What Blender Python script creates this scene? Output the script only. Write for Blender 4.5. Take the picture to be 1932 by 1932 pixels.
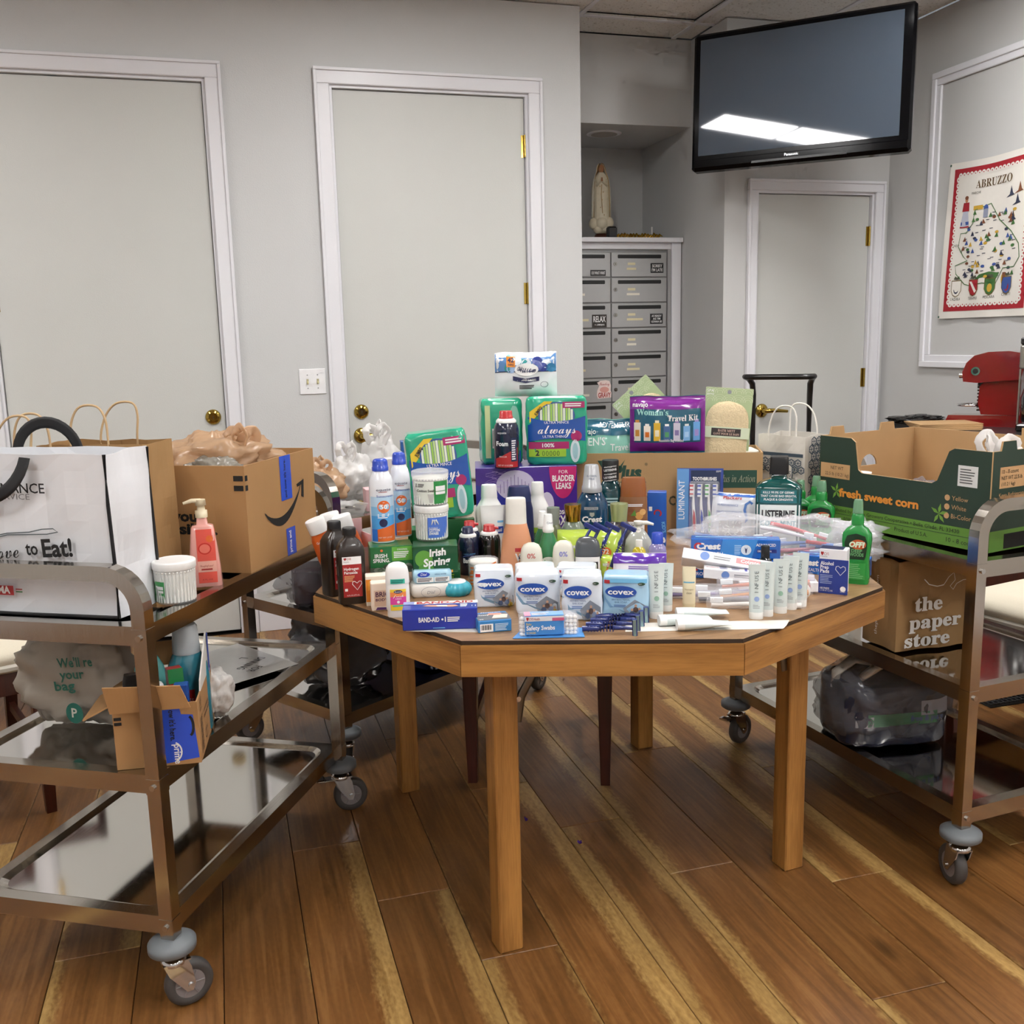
import bpy, math, random
from math import sin, cos, pi, radians, sqrt, atan2
from mathutils import Vector, Matrix, noise
SC = bpy.context.scene
COL = SC.collection
for o in list(bpy.data.objects): bpy.data.objects.remove(o)

# ---------------------------------------------------------------- camera
cam_data = bpy.data.cameras.new('camera'); cam_data.sensor_width = 36; cam_data.lens = 36*1850/1932; cam_data.clip_start = .05
cam = bpy.data.objects.new('camera', cam_data); COL.objects.link(cam); SC.camera = cam
PITCH, ROLL, YAW = radians(10), radians(-1.35), radians(16.4)
_r = Vector((cos(YAW), -sin(YAW), 0)); _f = Vector((sin(YAW)*cos(PITCH), cos(YAW)*cos(PITCH), -sin(PITCH))); _u = _r.cross(_f)
_R = _r*cos(ROLL) + _u*sin(ROLL); _U = -_r*sin(ROLL) + _u*cos(ROLL)
cam.matrix_world = Matrix(((_R.x, _U.x, -_f.x, 0), (_R.y, _U.y, -_f.y, 0), (_R.z, _U.z, -_f.z, 1.32), (0, 0, 0, 1)))
# ---------------------------------------------------------------- world, exposure, lights
w = bpy.data.worlds.new('world'); SC.world = w; w.use_nodes = True
w.node_tree.nodes['Background'].inputs[0].default_value = (.8, .85, .9, 1); w.node_tree.nodes['Background'].inputs[1].default_value = .25
SC.view_settings.view_transform = 'Standard'; SC.view_settings.look = 'None'; SC.view_settings.gamma = 1; SC.view_settings.use_curve_mapping = False
SC.view_settings.exposure = 0.12
CEIL = 2.835
TROFFERS = [(.87, 2.89), (2.70, 2.89), (-1.57, 2.89), (.87, .45), (-1.57, .45), (2.70, .45), (.87, -1.99), (-1.57, -1.99), (2.70, -1.99)]   # fluorescent ceiling panels, the room's only light
TROFFER_POWER = 32.0

# ---------------------------------------------------------------- materials
def s2l(c): return c/12.92 if c <= .04045 else ((c+.055)/1.055)**2.4
def hexc(h): return tuple(s2l(int(h[i:i+2], 16)/255) for i in (1, 3, 5))
_mc = {}
def nt(name):
    m = bpy.data.materials.new(name); m.use_nodes = True; t = m.node_tree; b = t.nodes['Principled BSDF']; return m, t, b
def N(t, kind, **kw):
    n = t.nodes.new(kind)
    for k, v in kw.items():
        if k[0] == 'i': n.inputs[int(k[1:])].default_value = v
        else: setattr(n, k, v)
    return n
def pm(h, rough=.42, metal=0., coat=0., var=.05, scale=40., bump=0., alpha=1., trans=0., sheen=0., sss=0.):
    """plain procedural material: a colour with fine noise variation and optional fine relief"""
    key = (h, rough, metal, coat, var, scale, bump, alpha, trans, sss)
    if key in _mc: return _mc[key]
    m, t, b = nt('paint_' + h[1:]); L = t.links
    c = hexc(h); b.inputs['Roughness'].default_value = rough; b.inputs['Metallic'].default_value = metal
    b.inputs['Coat Weight'].default_value = coat; b.inputs['Alpha'].default_value = alpha; b.inputs['Transmission Weight'].default_value = trans
    tc = N(t, 'ShaderNodeTexCoord'); no = N(t, 'ShaderNodeTexNoise'); no.inputs['Scale'].default_value = scale; no.inputs['Detail'].default_value = 3
    L.new(tc.outputs['Object'], no.inputs['Vector'])
    mx = N(t, 'ShaderNodeMix', data_type='RGBA'); mx.inputs[6].default_value = (*[x*(1-var) for x in c], 1); mx.inputs[7].default_value = (*[min(1, x*(1+var)) for x in c], 1)
    L.new(no.outputs[0], mx.inputs[0]); L.new(mx.outputs[2], b.inputs['Base Color'])
    if sss:
        b.inputs['Subsurface Weight'].default_value = sss; b.inputs['Subsurface Radius'].default_value = (.01, .01, .01)
    if bump:
        bp = N(t, 'ShaderNodeBump'); bp.inputs['Strength'].default_value = bump; bp.inputs['Distance'].default_value = .002
        L.new(no.outputs[0], bp.inputs['Height']); L.new(bp.outputs[0], b.inputs['Normal'])
    _mc[key] = m; return m
def ramp(t, stops):
    r = N(t, 'ShaderNodeValToRGB'); e = r.color_ramp.elements
    while len(e) < len(stops): e.new(.5)
    for el, (p, c) in zip(e, stops): el.position = p; el.color = (*hexc(c), 1)
    return r
def wall_mat(h, bump=.25, scale=180, rough=.55):
    m, t, b = nt('wall_paint'); L = t.links; b.inputs['Roughness'].default_value = rough
    tc = N(t, 'ShaderNodeTexCoord'); n1 = N(t, 'ShaderNodeTexNoise'); n1.inputs['Scale'].default_value = scale; n1.inputs['Detail'].default_value = 2
    n2 = N(t, 'ShaderNodeTexNoise'); n2.inputs['Scale'].default_value = 2.5
    L.new(tc.outputs['Object'], n1.inputs['Vector']); L.new(tc.outputs['Object'], n2.inputs['Vector'])
    c = hexc(h); mx = N(t, 'ShaderNodeMix', data_type='RGBA'); mx.inputs[6].default_value = (*[x*.97 for x in c], 1); mx.inputs[7].default_value = (*[min(1, x*1.03) for x in c], 1)
    L.new(n2.outputs[0], mx.inputs[0]); L.new(mx.outputs[2], b.inputs['Base Color'])
    bp = N(t, 'ShaderNodeBump'); bp.inputs['Strength'].default_value = bump; bp.inputs['Distance'].default_value = .003
    L.new(n1.outputs[0], bp.inputs['Height']); L.new(bp.outputs[0], b.inputs['Normal']); return m
WALL = wall_mat('#d0d1d1'); WALLS = wall_mat('#c9c9c8', .08); DOORM = wall_mat('#cecfcb', .12, 260, .45); TRIM = wall_mat('#e9e9ee', .03, 60, .35)
def ceiling_mat():
    m, t, b = nt('ceiling_tile'); L = t.links; b.inputs['Roughness'].default_value = .9
    tc = N(t, 'ShaderNodeTexCoord'); v = N(t, 'ShaderNodeTexNoise'); v.inputs['Scale'].default_value = 90; v.inputs['Detail'].default_value = 6
    r = ramp(t, [(.3, '#bdb8af'), (.42, '#eceae6')]); L.new(tc.outputs['Object'], v.inputs['Vector']); L.new(v.outputs[0], r.inputs[0]); L.new(r.outputs[0], b.inputs['Base Color'])
    bp = N(t, 'ShaderNodeBump'); bp.inputs['Strength'].default_value = .4; bp.inputs['Distance'].default_value = .004; L.new(v.outputs[0], bp.inputs['Height']); L.new(bp.outputs[0], b.inputs['Normal'])
    return m
CTILE = ceiling_mat()
def wood_mat(name, dark, light, rough=.4, axis=2, ring=9., fine=.35, coat=.1, rand=0.):
    """oak-like wood with grain along the given local axis"""
    m, t, b = nt(name); L = t.links; b.inputs['Roughness'].default_value = rough; b.inputs['Coat Weight'].default_value = coat; b.inputs['Coat Roughness'].default_value = .25
    tc = N(t, 'ShaderNodeTexCoord'); mp = N(t, 'ShaderNodeMapping'); s = [ring]*3; s[axis] = ring*.06; mp.inputs['Scale'].default_value = s
    oi = N(t, 'ShaderNodeObjectInfo'); L.new(tc.outputs['Object'], mp.inputs['Vector']); ad = N(t, 'ShaderNodeVectorMath', operation='ADD'); sc = N(t, 'ShaderNodeVectorMath', operation='SCALE')
    cx = N(t, 'ShaderNodeCombineXYZ'); [L.new(oi.outputs['Random'], cx.inputs[i]) for i in range(3)]; L.new(cx.outputs[0], sc.inputs[0]); sc.inputs['Scale'].default_value = 37
    L.new(mp.outputs[0], ad.inputs[0]); L.new(sc.outputs[0], ad.inputs[1])
    n1 = N(t, 'ShaderNodeTexNoise'); n1.inputs['Scale'].default_value = 2.2; n1.inputs['Detail'].default_value = 6; n1.inputs['Distortion'].default_value = .6; L.new(ad.outputs[0], n1.inputs['Vector'])
    n2 = N(t, 'ShaderNodeTexNoise'); n2.inputs['Scale'].default_value = 22; n2.inputs['Detail'].default_value = 3; L.new(ad.outputs[0], n2.inputs['Vector'])
    mm = N(t, 'ShaderNodeMath', operation='MULTIPLY_ADD'); L.new(n2.outputs[0], mm.inputs[0]); mm.inputs[1].default_value = fine
    ml = N(t, 'ShaderNodeMath', operation='MULTIPLY'); L.new(n1.outputs[0], ml.inputs[0]); ml.inputs[1].default_value = 1-fine*.5; L.new(ml.outputs[0], mm.inputs[2])
    r = ramp(t, [(.38, dark), (.72, light)]); L.new(mm.outputs[0], r.inputs[0]); L.new(r.outputs[0], b.inputs['Base Color'])
    bp = N(t, 'ShaderNodeBump'); bp.inputs['Strength'].default_value = .12; bp.inputs['Distance'].default_value = .001; L.new(n2.outputs[0], bp.inputs['Height']); L.new(bp.outputs[0], b.inputs['Normal'])
    return m
OAKX = wood_mat('oak_rail', '#754a1e', '#ac7a3e', axis=0, ring=13); OAKZ = wood_mat('oak_leg', '#7d5122', '#b27f42', axis=2, ring=13)
DARKW = wood_mat('mahogany', '#2c100a', '#4a1d12', axis=2, rough=.35)
LAMI = wood_mat('table_laminate', '#5f432a', '#967450', axis=0, ring=7, fine=.7, rough=.38, coat=.15)
def floor_mat():
    """laminate plank: brown heartwood with pale sapwood along its edges, knots, grain along local y"""
    m, t, b = nt('floor_plank'); L = t.links; b.inputs['Roughness'].default_value = .4; b.inputs['Coat Weight'].default_value = .03; b.inputs['Coat Roughness'].default_value = .3
    tc = N(t, 'ShaderNodeTexCoord'); oi = N(t, 'ShaderNodeObjectInfo'); sx = N(t, 'ShaderNodeSeparateXYZ'); L.new(tc.outputs['Object'], sx.inputs[0])
    def mth(op, a, b2, c2=None):
        n = N(t, 'ShaderNodeMath', operation=op)
        for i, v in enumerate((a, b2, c2)):
            if v is None: continue
            if hasattr(v, 'is_linked') or hasattr(v, 'links'): L.new(v, n.inputs[i])
            else: n.inputs[i].default_value = v
        return n.outputs[0]
    rnd = oi.outputs['Random']; off = mth('MULTIPLY', rnd, 91.7)
    cy = N(t, 'ShaderNodeCombineXYZ'); L.new(off, cy.inputs[0]); L.new(mth('MULTIPLY', sx.outputs[1], 2.2), cy.inputs[1]); L.new(off, cy.inputs[2])
    nb = N(t, 'ShaderNodeTexNoise'); nb.inputs['Scale'].default_value = 1.; nb.inputs['Detail'].default_value = 5; nb.inputs['Roughness'].default_value = .62; L.new(cy.outputs[0], nb.inputs['Vector'])
    wob = mth('MULTIPLY_ADD', nb.outputs[0], .085, -.042)
    r2 = mth('FRACT', mth('MULTIPLY', rnd, 7.31), 0.)
    x = mth('ADD', sx.outputs[0], wob)
    edge1 = mth('SUBTRACT', x, mth('MULTIPLY_ADD', r2, .1, .026))           # right-hand sapwood
    r3 = mth('FRACT', mth('MULTIPLY', rnd, 17.9), 0.)
    edge2 = mth('SUBTRACT', mth('MULTIPLY', x, -1.), mth('MULTIPLY_ADD', r3, .1, .05))
    fs = N(t, 'ShaderNodeMapping'); fs.inputs['Scale'].default_value = (130, 55, 1); L.new(tc.outputs['Object'], fs.inputs['Vector'])
    fn = N(t, 'ShaderNodeTexNoise'); fn.inputs['Scale'].default_value = 1.; fn.inputs['Detail'].default_value = 3; L.new(fs.outputs[0], fn.inputs['Vector'])
    e = mth('ADD', mth('MAXIMUM', edge1, edge2), mth('MULTIPLY_ADD', fn.outputs[0], .03, -.015))
    sap = N(t, 'ShaderNodeMapRange'); sap.inputs[1].default_value = -.009; sap.inputs[2].default_value = .011; L.new(e, sap.inputs[0])
    mp = N(t, 'ShaderNodeMapping'); mp.inputs['Scale'].default_value = (48, 2.4, 1); L.new(tc.outputs['Object'], mp.inputs['Vector']); ad = N(t, 'ShaderNodeVectorMath', operation='ADD'); c3 = N(t, 'ShaderNodeCombineXYZ')
    [L.new(off, c3.inputs[i]) for i in range(3)]; L.new(mp.outputs[0], ad.inputs[0]); L.new(c3.outputs[0], ad.inputs[1])
    g = N(t, 'ShaderNodeTexNoise'); g.inputs['Scale'].default_value = 1.3; g.inputs['Detail'].default_value = 7; g.inputs['Distortion'].default_value = .8; L.new(ad.outputs[0], g.inputs['Vector'])
    heart = ramp(t, [(.3, '#67431f'), (.5, '#784f27'), (.72, '#8a6034')]); L.new(mth('MULTIPLY_ADD', fn.outputs[0], .25, mth('MULTIPLY_ADD', g.outputs[0], 1.1, -.17)), heart.inputs[0])
    sapc = ramp(t, [(.3, '#886636'), (.7, '#b18f57')]); L.new(mth('MULTIPLY_ADD', fn.outputs[0], .6, mth('MULTIPLY_ADD', g.outputs[0], .8, -.2)), sapc.inputs[0])
    mx = N(t, 'ShaderNodeMix', data_type='RGBA'); L.new(sap.outputs[0], mx.inputs[0]); L.new(heart.outputs[0], mx.inputs[6]); L.new(sapc.outputs[0], mx.inputs[7])
    mk = N(t, 'ShaderNodeMapping'); mk.inputs['Scale'].default_value = (5.5, 2.1, 1); L.new(tc.outputs['Object'], mk.inputs['Vector']); ak = N(t, 'ShaderNodeVectorMath', operation='ADD'); L.new(mk.outputs[0], ak.inputs[0]); L.new(c3.outputs[0], ak.inputs[1])
    vo = N(t, 'ShaderNodeTexVoronoi'); vo.inputs['Scale'].default_value = 1.; L.new(ak.outputs[0], vo.inputs['Vector'])
    kn = N(t, 'ShaderNodeMapRange'); kn.inputs[1].default_value = .03; kn.inputs[2].default_value = .13; kn.inputs[3].default_value = .45; kn.inputs[4].default_value = 1.; L.new(vo.outputs['Distance'], kn.inputs[0])
    big = N(t, 'ShaderNodeTexNoise'); big.inputs['Scale'].default_value = 2.; big.inputs['Detail'].default_value = 2; L.new(ak.outputs[0], big.inputs['Vector'])
    val = mth('MULTIPLY', kn.outputs[0], mth('MULTIPLY_ADD', rnd, .3, mth('MULTIPLY_ADD', big.outputs[0], .5, .62)))
    hs = N(t, 'ShaderNodeHueSaturation'); L.new(mx.outputs[2], hs.inputs['Color']); L.new(val, hs.inputs['Value']); L.new(hs.outputs[0], b.inputs['Base Color'])
    bp = N(t, 'ShaderNodeBump'); bp.inputs['Strength'].default_value = .08; bp.inputs['Distance'].default_value = .001; L.new(g.outputs[0], bp.inputs['Height']); L.new(bp.outputs[0], b.inputs['Normal'])
    return m
PLANK = floor_mat()
def steel_mat(name='stainless_steel', rough=.16, h='#b9b3aa', sc=(2, 60, 2)):
    m, t, b = nt(name); L = t.links; b.inputs['Metallic'].default_value = 1; b.inputs['Base Color'].default_value = (*hexc(h), 1)
    tc = N(t, 'ShaderNodeTexCoord'); mp = N(t, 'ShaderNodeMapping'); mp.inputs['Scale'].default_value = sc; n = N(t, 'ShaderNodeTexNoise'); n.inputs['Scale'].default_value = 6; n.inputs['Detail'].default_value = 5
    L.new(tc.outputs['Object'], mp.inputs[0]); L.new(mp.outputs[0], n.inputs['Vector']); mr = N(t, 'ShaderNodeMapRange'); mr.inputs[3].default_value = rough*.7; mr.inputs[4].default_value = rough*1.4
    L.new(n.outputs[0], mr.inputs[0]); L.new(mr.outputs[0], b.inputs['Roughness']); return m
STEEL = steel_mat(); STEELP = steel_mat('steel_tray', .07, '#d2cfca'); CHROME = steel_mat('chrome', .08, '#cccccc'); BRASS = steel_mat('brass', .14, '#b59a4c')
def card_mat(name, h, rough=.75, corr=260):
    m, t, b = nt(name); L = t.links; b.inputs['Roughness'].default_value = rough; c = hexc(h)
    tc = N(t, 'ShaderNodeTexCoord'); n = N(t, 'ShaderNodeTexNoise'); n.inputs['Scale'].default_value = 7; n.inputs['Detail'].default_value = 8; L.new(tc.outputs['Object'], n.inputs['Vector'])
    mx = N(t, 'ShaderNodeMix', data_type='RGBA'); mx.inputs[6].default_value = (*[x*.84 for x in c], 1); mx.inputs[7].default_value = (*[x*1.14 for x in c], 1); L.new(n.outputs[0], mx.inputs[0]); L.new(mx.outputs[2], b.inputs['Base Color'])
    wv = N(t, 'ShaderNodeTexWave', bands_direction='X'); wv.inputs['Scale'].default_value = corr/6.28; L.new(tc.outputs['Object'], wv.inputs['Vector']); ms = N(t, 'ShaderNodeMath', operation='MULTIPLY_ADD'); L.new(wv.outputs[0], ms.inputs[0]); ms.inputs[1].default_value = .15; L.new(n.outputs[0], ms.inputs[2])
    bp = N(t, 'ShaderNodeBump'); bp.inputs['Strength'].default_value = .15; bp.inputs['Distance'].default_value = .002; L.new(ms.outputs[0], bp.inputs['Height']); L.new(bp.outputs[0], b.inputs['Normal']); return m
CARD = card_mat('cardboard', '#a87f52'); CARD2 = card_mat('cardboard_pale', '#b08d62'); KRAFT = card_mat('kraft_paper', '#a07c50', .8, 0.01); WPAPER = card_mat('white_paper', '#d9d4cb', .8, .01)
def film_mat(name, h, alpha, rough=.25, bump=.5, scale=14., tl=.4):
    """thin crinkled plastic film: part see-through, part diffuse and translucent, glossy on top"""
    m, t, b = nt(name); L = t.links; c = hexc(h); out = t.nodes['Material Output']
    tc = N(t, 'ShaderNodeTexCoord'); n = N(t, 'ShaderNodeTexNoise', noise_type='RIDGED_MULTIFRACTAL'); n.inputs['Scale'].default_value = scale; n.inputs['Detail'].default_value = 4; n.inputs['Distortion'].default_value = 1.2
    L.new(tc.outputs['Object'], n.inputs['Vector']); bp = N(t, 'ShaderNodeBump'); bp.inputs['Strength'].default_value = bump; bp.inputs['Distance'].default_value = .006; L.new(n.outputs[0], bp.inputs['Height'])
    b.inputs['Base Color'].default_value = (*c, 1); b.inputs['Roughness'].default_value = rough; L.new(bp.outputs[0], b.inputs['Normal'])
    tr = N(t, 'ShaderNodeBsdfTranslucent'); tr.inputs[0].default_value = (*c, 1); L.new(bp.outputs[0], tr.inputs['Normal'])
    m1 = N(t, 'ShaderNodeMixShader'); m1.inputs[0].default_value = tl; L.new(b.outputs[0], m1.inputs[1]); L.new(tr.outputs[0], m1.inputs[2])
    tp = N(t, 'ShaderNodeBsdfTransparent'); m2 = N(t, 'ShaderNodeMixShader'); m2.inputs[0].default_value = alpha; L.new(tp.outputs[0], m2.inputs[1]); L.new(m1.outputs[0], m2.inputs[2])
    if False:
        gl = N(t, 'ShaderNodeBsdfGlossy'); gl.inputs['Roughness'].default_value = .12; gl.inputs['Color'].default_value = (1, 1, 1, 1); L.new(bp.outputs[0], gl.inputs['Normal'])
        fr = N(t, 'ShaderNodeFresnel'); fr.inputs[0].default_value = 1.5; L.new(bp.outputs[0], fr.inputs['Normal']); m3 = N(t, 'ShaderNodeMixShader'); L.new(fr.outputs[0], m3.inputs[0]); L.new(m2.outputs[0], m3.inputs[1]); L.new(gl.outputs[0], m3.inputs[2]); m2 = m3
    L.new(m2.outputs[0], out.inputs['Surface']); return m
TANBAG = film_mat('tan_plastic_film', '#d6b390', .84, .22, .9, 16); WHITEBAG = film_mat('white_plastic_film', '#f2f0ee', .93, .3, .4); CLEARBAG = film_mat('clear_plastic_film', '#f8f9fd', .24, .06, .7, 26, .3); WRAP = film_mat('thin_clear_wrap', '#f8f9fd', .16, .08, .3, 20, .3)
BLACKBAG = film_mat('dark_plastic_film', '#5a5a5e', .92, .25, .7, 14, .1); GREYBAG = film_mat('grey_plastic_film', '#cfc6b8', .84, .35, .45, 12); SMOKEBAG = film_mat('smoky_plastic_film', '#8f8f96', .4, .12, .8, 13, .2); BLACKFILM = film_mat('black_plastic_film', '#101010', 1., .18, .6, 12, 0.)
TUBW = film_mat('clear_tub_plastic', '#f4f4f2', .35, .15, .05, 5, .3)

# ---------------------------------------------------------------- mesh builder
class MB:
    def __init__(s): s.v = []; s.f = []; s.m = []; s.s = []; s.mats = []
    def mi(s, m):
        if m not in s.mats: s.mats.append(m)
        return s.mats.index(m)
    def add(s, vs, fs, m, smooth=False):
        o = len(s.v); s.v += [tuple(v) for v in vs]; k = s.mi(m)
        for f in fs: s.f.append([i+o for i in f]); s.m.append(k); s.s.append(smooth)
        return s
    def box(s, x0, x1, y0, y1, z0, z1, m, b=0.):
        """box, with chamfered edges when b > 0"""
        if b <= 0:
            vs = [(x, y, z) for z in (z0, z1) for y in (y0, y1) for x in (x0, x1)]
            return s.add(vs, [(0, 2, 3, 1), (4, 5, 7, 6), (0, 1, 5, 4), (2, 6, 7, 3), (0, 4, 6, 2), (1, 3, 7, 5)], m)
        X, Y, Z = (x0, x1), (y0, y1), (z0, z1); vs = []; ix = {}
        for i in (0, 1):
            for j in (0, 1):
                for k in (0, 1):
                    for a in range(3):
                        p = [X[i], Y[j], Z[k]]; sg = [(1, -1)[i], (1, -1)[j], (1, -1)[k]]
                        for q in range(3):
                            if q != a: p[q] += sg[q]*b
                        ix[i, j, k, a] = len(vs); vs.append(tuple(p))
        fs = []
        for a in range(3):
            o1, o2 = [q for q in range(3) if q != a]
            for e in (0, 1):
                q = []
                for c1, c2 in ((0, 0), (1, 0), (1, 1), (0, 1)):
                    d = [0, 0, 0]; d[a] = e; d[o1] = c1; d[o2] = c2; q.append(ix[d[0], d[1], d[2], a])
                fs.append(q if (e == 1) == (a != 1) else q[::-1])
            for c1 in (0, 1):
                for c2 in (0, 1):
                    d0 = [0, 0, 0]; d0[o1] = c1; d0[o2] = c2; d1 = list(d0); d1[a] = 1
                    q = [ix[(*d0, o1)], ix[(*d1, o1)], ix[(*d1, o2)], ix[(*d0, o2)]]; fs.append(q if ((c1+c2) % 2 == 1) == (a != 1) else q[::-1])
        for i in (0, 1):
            for j in (0, 1):
                for k in (0, 1):
                    q = [ix[i, j, k, a] for a in range(3)]; fs.append(q if (i+j+k) % 2 == 1 else q[::-1])
        return s.add(vs, fs, m)
    def lathe(s, prof, m, seg=24, n=2., cx=0, cy=0, cap=True, smooth=True, rip=None):
        """stack of superellipse rings; prof rows are (z, half width, half depth)"""
        vs = []; fs = []
        for (z, a, b) in prof:
            for i in range(seg):
                t = 2*pi*(i+.5)/seg; c, d = cos(t), sin(t); k = 1. if rip is None else 1+rip[1]*(cos(rip[0]*t))
                vs.append((cx+k*a*math.copysign(abs(c)**(2/n), c), cy+k*b*math.copysign(abs(d)**(2/n), d), z))
        for r in range(len(prof)-1):
            for i in range(seg):
                j = (i+1) % seg; fs.append((r*seg+i, r*seg+j, (r+1)*seg+j, (r+1)*seg+i))
        s.add(vs, fs, m, smooth)
        if cap:
            s.add(vs[:seg], [tuple(range(seg))[::-1]], m); s.add(vs[-seg:], [tuple(range(seg))], m)
        return s
    def tube(s, path, r, m, seg=8, sq=False, up=(0, 0, 1), cap=True, closed=False, fl=1.):
        """tube along a path (sq: square section); r may be a list"""
        P = [Vector(p) for p in path]; n = len(P); up = Vector(up); vs = []; fs = []
        rs = r if isinstance(r, (list, tuple)) else [r]*n
        if sq: seg = 4
        for i in range(n):
            a, b = (P[i-1] if i or closed else P[0]), (P[(i+1) % n] if i < n-1 or closed else P[i])
            d = (b-a).normalized(); u = d.cross(up)
            if u.length < 1e-4: u = d.cross(Vector((1, 0, 0)) if abs(d.x) < .9 else Vector((0, 1, 0)))
            u.normalize(); v = u.cross(d)
            k = 1.
            if 0 < i < n-1 or closed: 
                d1 = (P[i]-P[i-1]).normalized(); d2 = (P[(i+1) % n]-P[i]).normalized(); k = 1/max(.5, sqrt(max(0, (1+d1.dot(d2))/2)))
            for j in range(seg):
                t = 2*pi*(j+.5)/seg; q = rs[i]*(sqrt(2) if sq else 1.)
                vs.append(P[i]+u*(cos(t)*q*k)+v*(sin(t)*q*fl))
        for i in range(n if closed else n-1):
            for j in range(seg):
                a, b = i*seg+j, i*seg+(j+1) % seg; c, d = ((i+1) % n)*seg+(j+1) % seg, ((i+1) % n)*seg+j; fs.append((a, d, c, b))
        s.add(vs, fs, m, not sq)
        if cap and not closed: s.add(vs[:seg], [tuple(range(seg))], m); s.add(vs[-seg:], [tuple(range(seg))[::-1]], m)
        return s
    def prism(s, poly, f, e0, e1, m, edge=None):
        """polygon (u, v) extruded along f's third argument from e0 to e1"""
        n = len(poly); A = [f(u, v, e0) for u, v in poly]; B = [f(u, v, e1) for u, v in poly]
        s.add(A+B, [tuple(range(n))[::-1], tuple(range(n, 2*n))], m)
        return s.add(A+B, [(i, (i+1) % n, n+(i+1) % n, n+i) for i in range(n)], edge or m)
    def patch(s, f, u0, u1, v0, v1, m, nu=1, nv=1, e=0., smooth=True):
        vs = [f(u0+(u1-u0)*i/nu, v0+(v1-v0)*j/nv, e) for j in range(nv+1) for i in range(nu+1)]
        return s.add(vs, [(j*(nu+1)+i, j*(nu+1)+i+1, (j+1)*(nu+1)+i+1, (j+1)*(nu+1)+i) for j in range(nv) for i in range(nu)], m, smooth)
    def poly(s, f, pts, m, e=0.):
        return s.add([f(u, v, e) for u, v in pts], [tuple(range(len(pts)))], m)
    def disc(s, f, u, v, ru, rv, m, e=0., seg=20, a0=0., a1=2*pi):
        pts = [(u+ru*cos(a0+(a1-a0)*i/seg), v+rv*sin(a0+(a1-a0)*i/seg)) for i in range(seg if a1-a0 > 6.28 else seg+1)]
        c = [f(u, v, e)]; n = len(pts); return s.add(c+[f(a, b, e) for a, b in pts], [(0, i+1, (i+1) % n+1) for i in range(n if a1-a0 > 6.28 else n-1)], m)
    def ring(s, f, pts, wd, m, e=0., closed=True):
        """flat stroke of width wd along points in (u, v)"""
        n = len(pts); vs = []
        for i in range(n):
            a = pts[i-1] if (i or closed) else pts[0]; b = pts[(i+1) % n] if (i < n-1 or closed) else pts[i]
            dx, dy = b[0]-a[0], b[1]-a[1]; l = math.hypot(dx, dy) or 1; nx, ny = -dy/l*wd/2, dx/l*wd/2
            vs += [f(pts[i][0]+nx, pts[i][1]+ny, e), f(pts[i][0]-nx, pts[i][1]-ny, e)]
        return s.add(vs, [(2*i, 2*i+1, 2*((i+1) % n)+1, 2*((i+1) % n)) for i in range(n if closed else n-1)], m)
    def text(s, f, body, u, v, h, m, w=None, al='C', e=.0006, bold=0., sh=0., rot=0.):
        vs, fs, x0, x1 = glyphs(body, bold, sh); k = h/.69; kx = k if w is None else w/(x1-x0)
        ox = {'C': (x0+x1)/2, 'L': x0, 'R': x1}[al]; c, d = cos(rot), sin(rot)
        return s.add([f(u+(x-ox)*kx*c-y*k*d, v+(x-ox)*kx*d+y*k*c, e) for x, y in vs], fs, m)
    def build(s, name, parent=None, label=None, loc=None):
        me = bpy.data.meshes.new(name); me.from_pydata(s.v, [], s.f)
        for m in s.mats: me.materials.append(m)
        me.polygons.foreach_set('material_index', s.m); me.polygons.foreach_set('use_smooth', s.s); me.update()
        o = bpy.data.objects.new(name, me); COL.objects.link(o)
        if parent: o.parent = parent
        if label: o['label'] = label
        if loc: o.location = loc
        return o
_gc = {}
def glyphs(body, bold, sh):
    k = (body, bold, sh)
    if k not in _gc:
        cu = bpy.data.curves.new('t', 'FONT'); cu.body = body; cu.resolution_u = 2; cu.offset = bold; cu.shear = sh
        o = bpy.data.objects.new('t', cu); me = bpy.data.meshes.new_from_object(o); vs = [(v.co.x, v.co.y) for v in me.vertices]; fs = [tuple(p.vertices) for p in me.polygons]
        bpy.data.objects.remove(o); bpy.data.curves.remove(cu); bpy.data.meshes.remove(me)
        xs = [v[0] for v in vs] or [0, 1]; _gc[k] = (vs, fs, min(xs), max(xs))
    return _gc[k]
def tag(o, label, cat, group=None):
    o['label'] = label; o['category'] = cat
    if group: o['group'] = group
    return o
def thing(name, label, cat, loc=(0, 0, 0), rz=0., group=None, rx=0., ry=0.):
    o = bpy.data.objects.new(name, None); o.empty_display_size = .05; COL.objects.link(o); o.location = loc; o.rotation_mode = 'ZYX'; o.rotation_euler = (rx, ry, rz)
    o.rotation_mode = 'XYZ'; o.rotation_euler = (Matrix.Rotation(rz, 3, 'Z') @ Matrix.Rotation(ry, 3, 'Y') @ Matrix.Rotation(rx, 3, 'X')).to_euler('XYZ')
    return tag(o, label, cat, group)
def struct(name, mb, parent=None):
    o = mb.build(name, parent)
    if not parent: o['kind'] = 'structure'
    return o
def dup(root, loc, rz=None, label=None, group=None):
    r = root.copy(); COL.objects.link(r); r.location = loc
    if rz is not None: r.rotation_euler = (0, 0, rz)
    if label: r['label'] = label
    if group: r['group'] = group
    for ch in list(root.children):
        c = ch.copy(); COL.objects.link(c); c.parent = r
        for g in list(ch.children):
            d = g.copy(); COL.objects.link(d); d.parent = c
    return r
def face(loc): return -atan2(loc[0], loc[1])       # turn a thing's front (-y) towards the room's middle aisle
def fr(O, U, V):
    """flat frame: (u, v, e) -> point, e along U x V"""
    O, U, V = Vector(O), Vector(U), Vector(V); W = U.cross(V).normalized()
    return lambda u, v, e=0.: O+U*u+V*v+W*e
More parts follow.
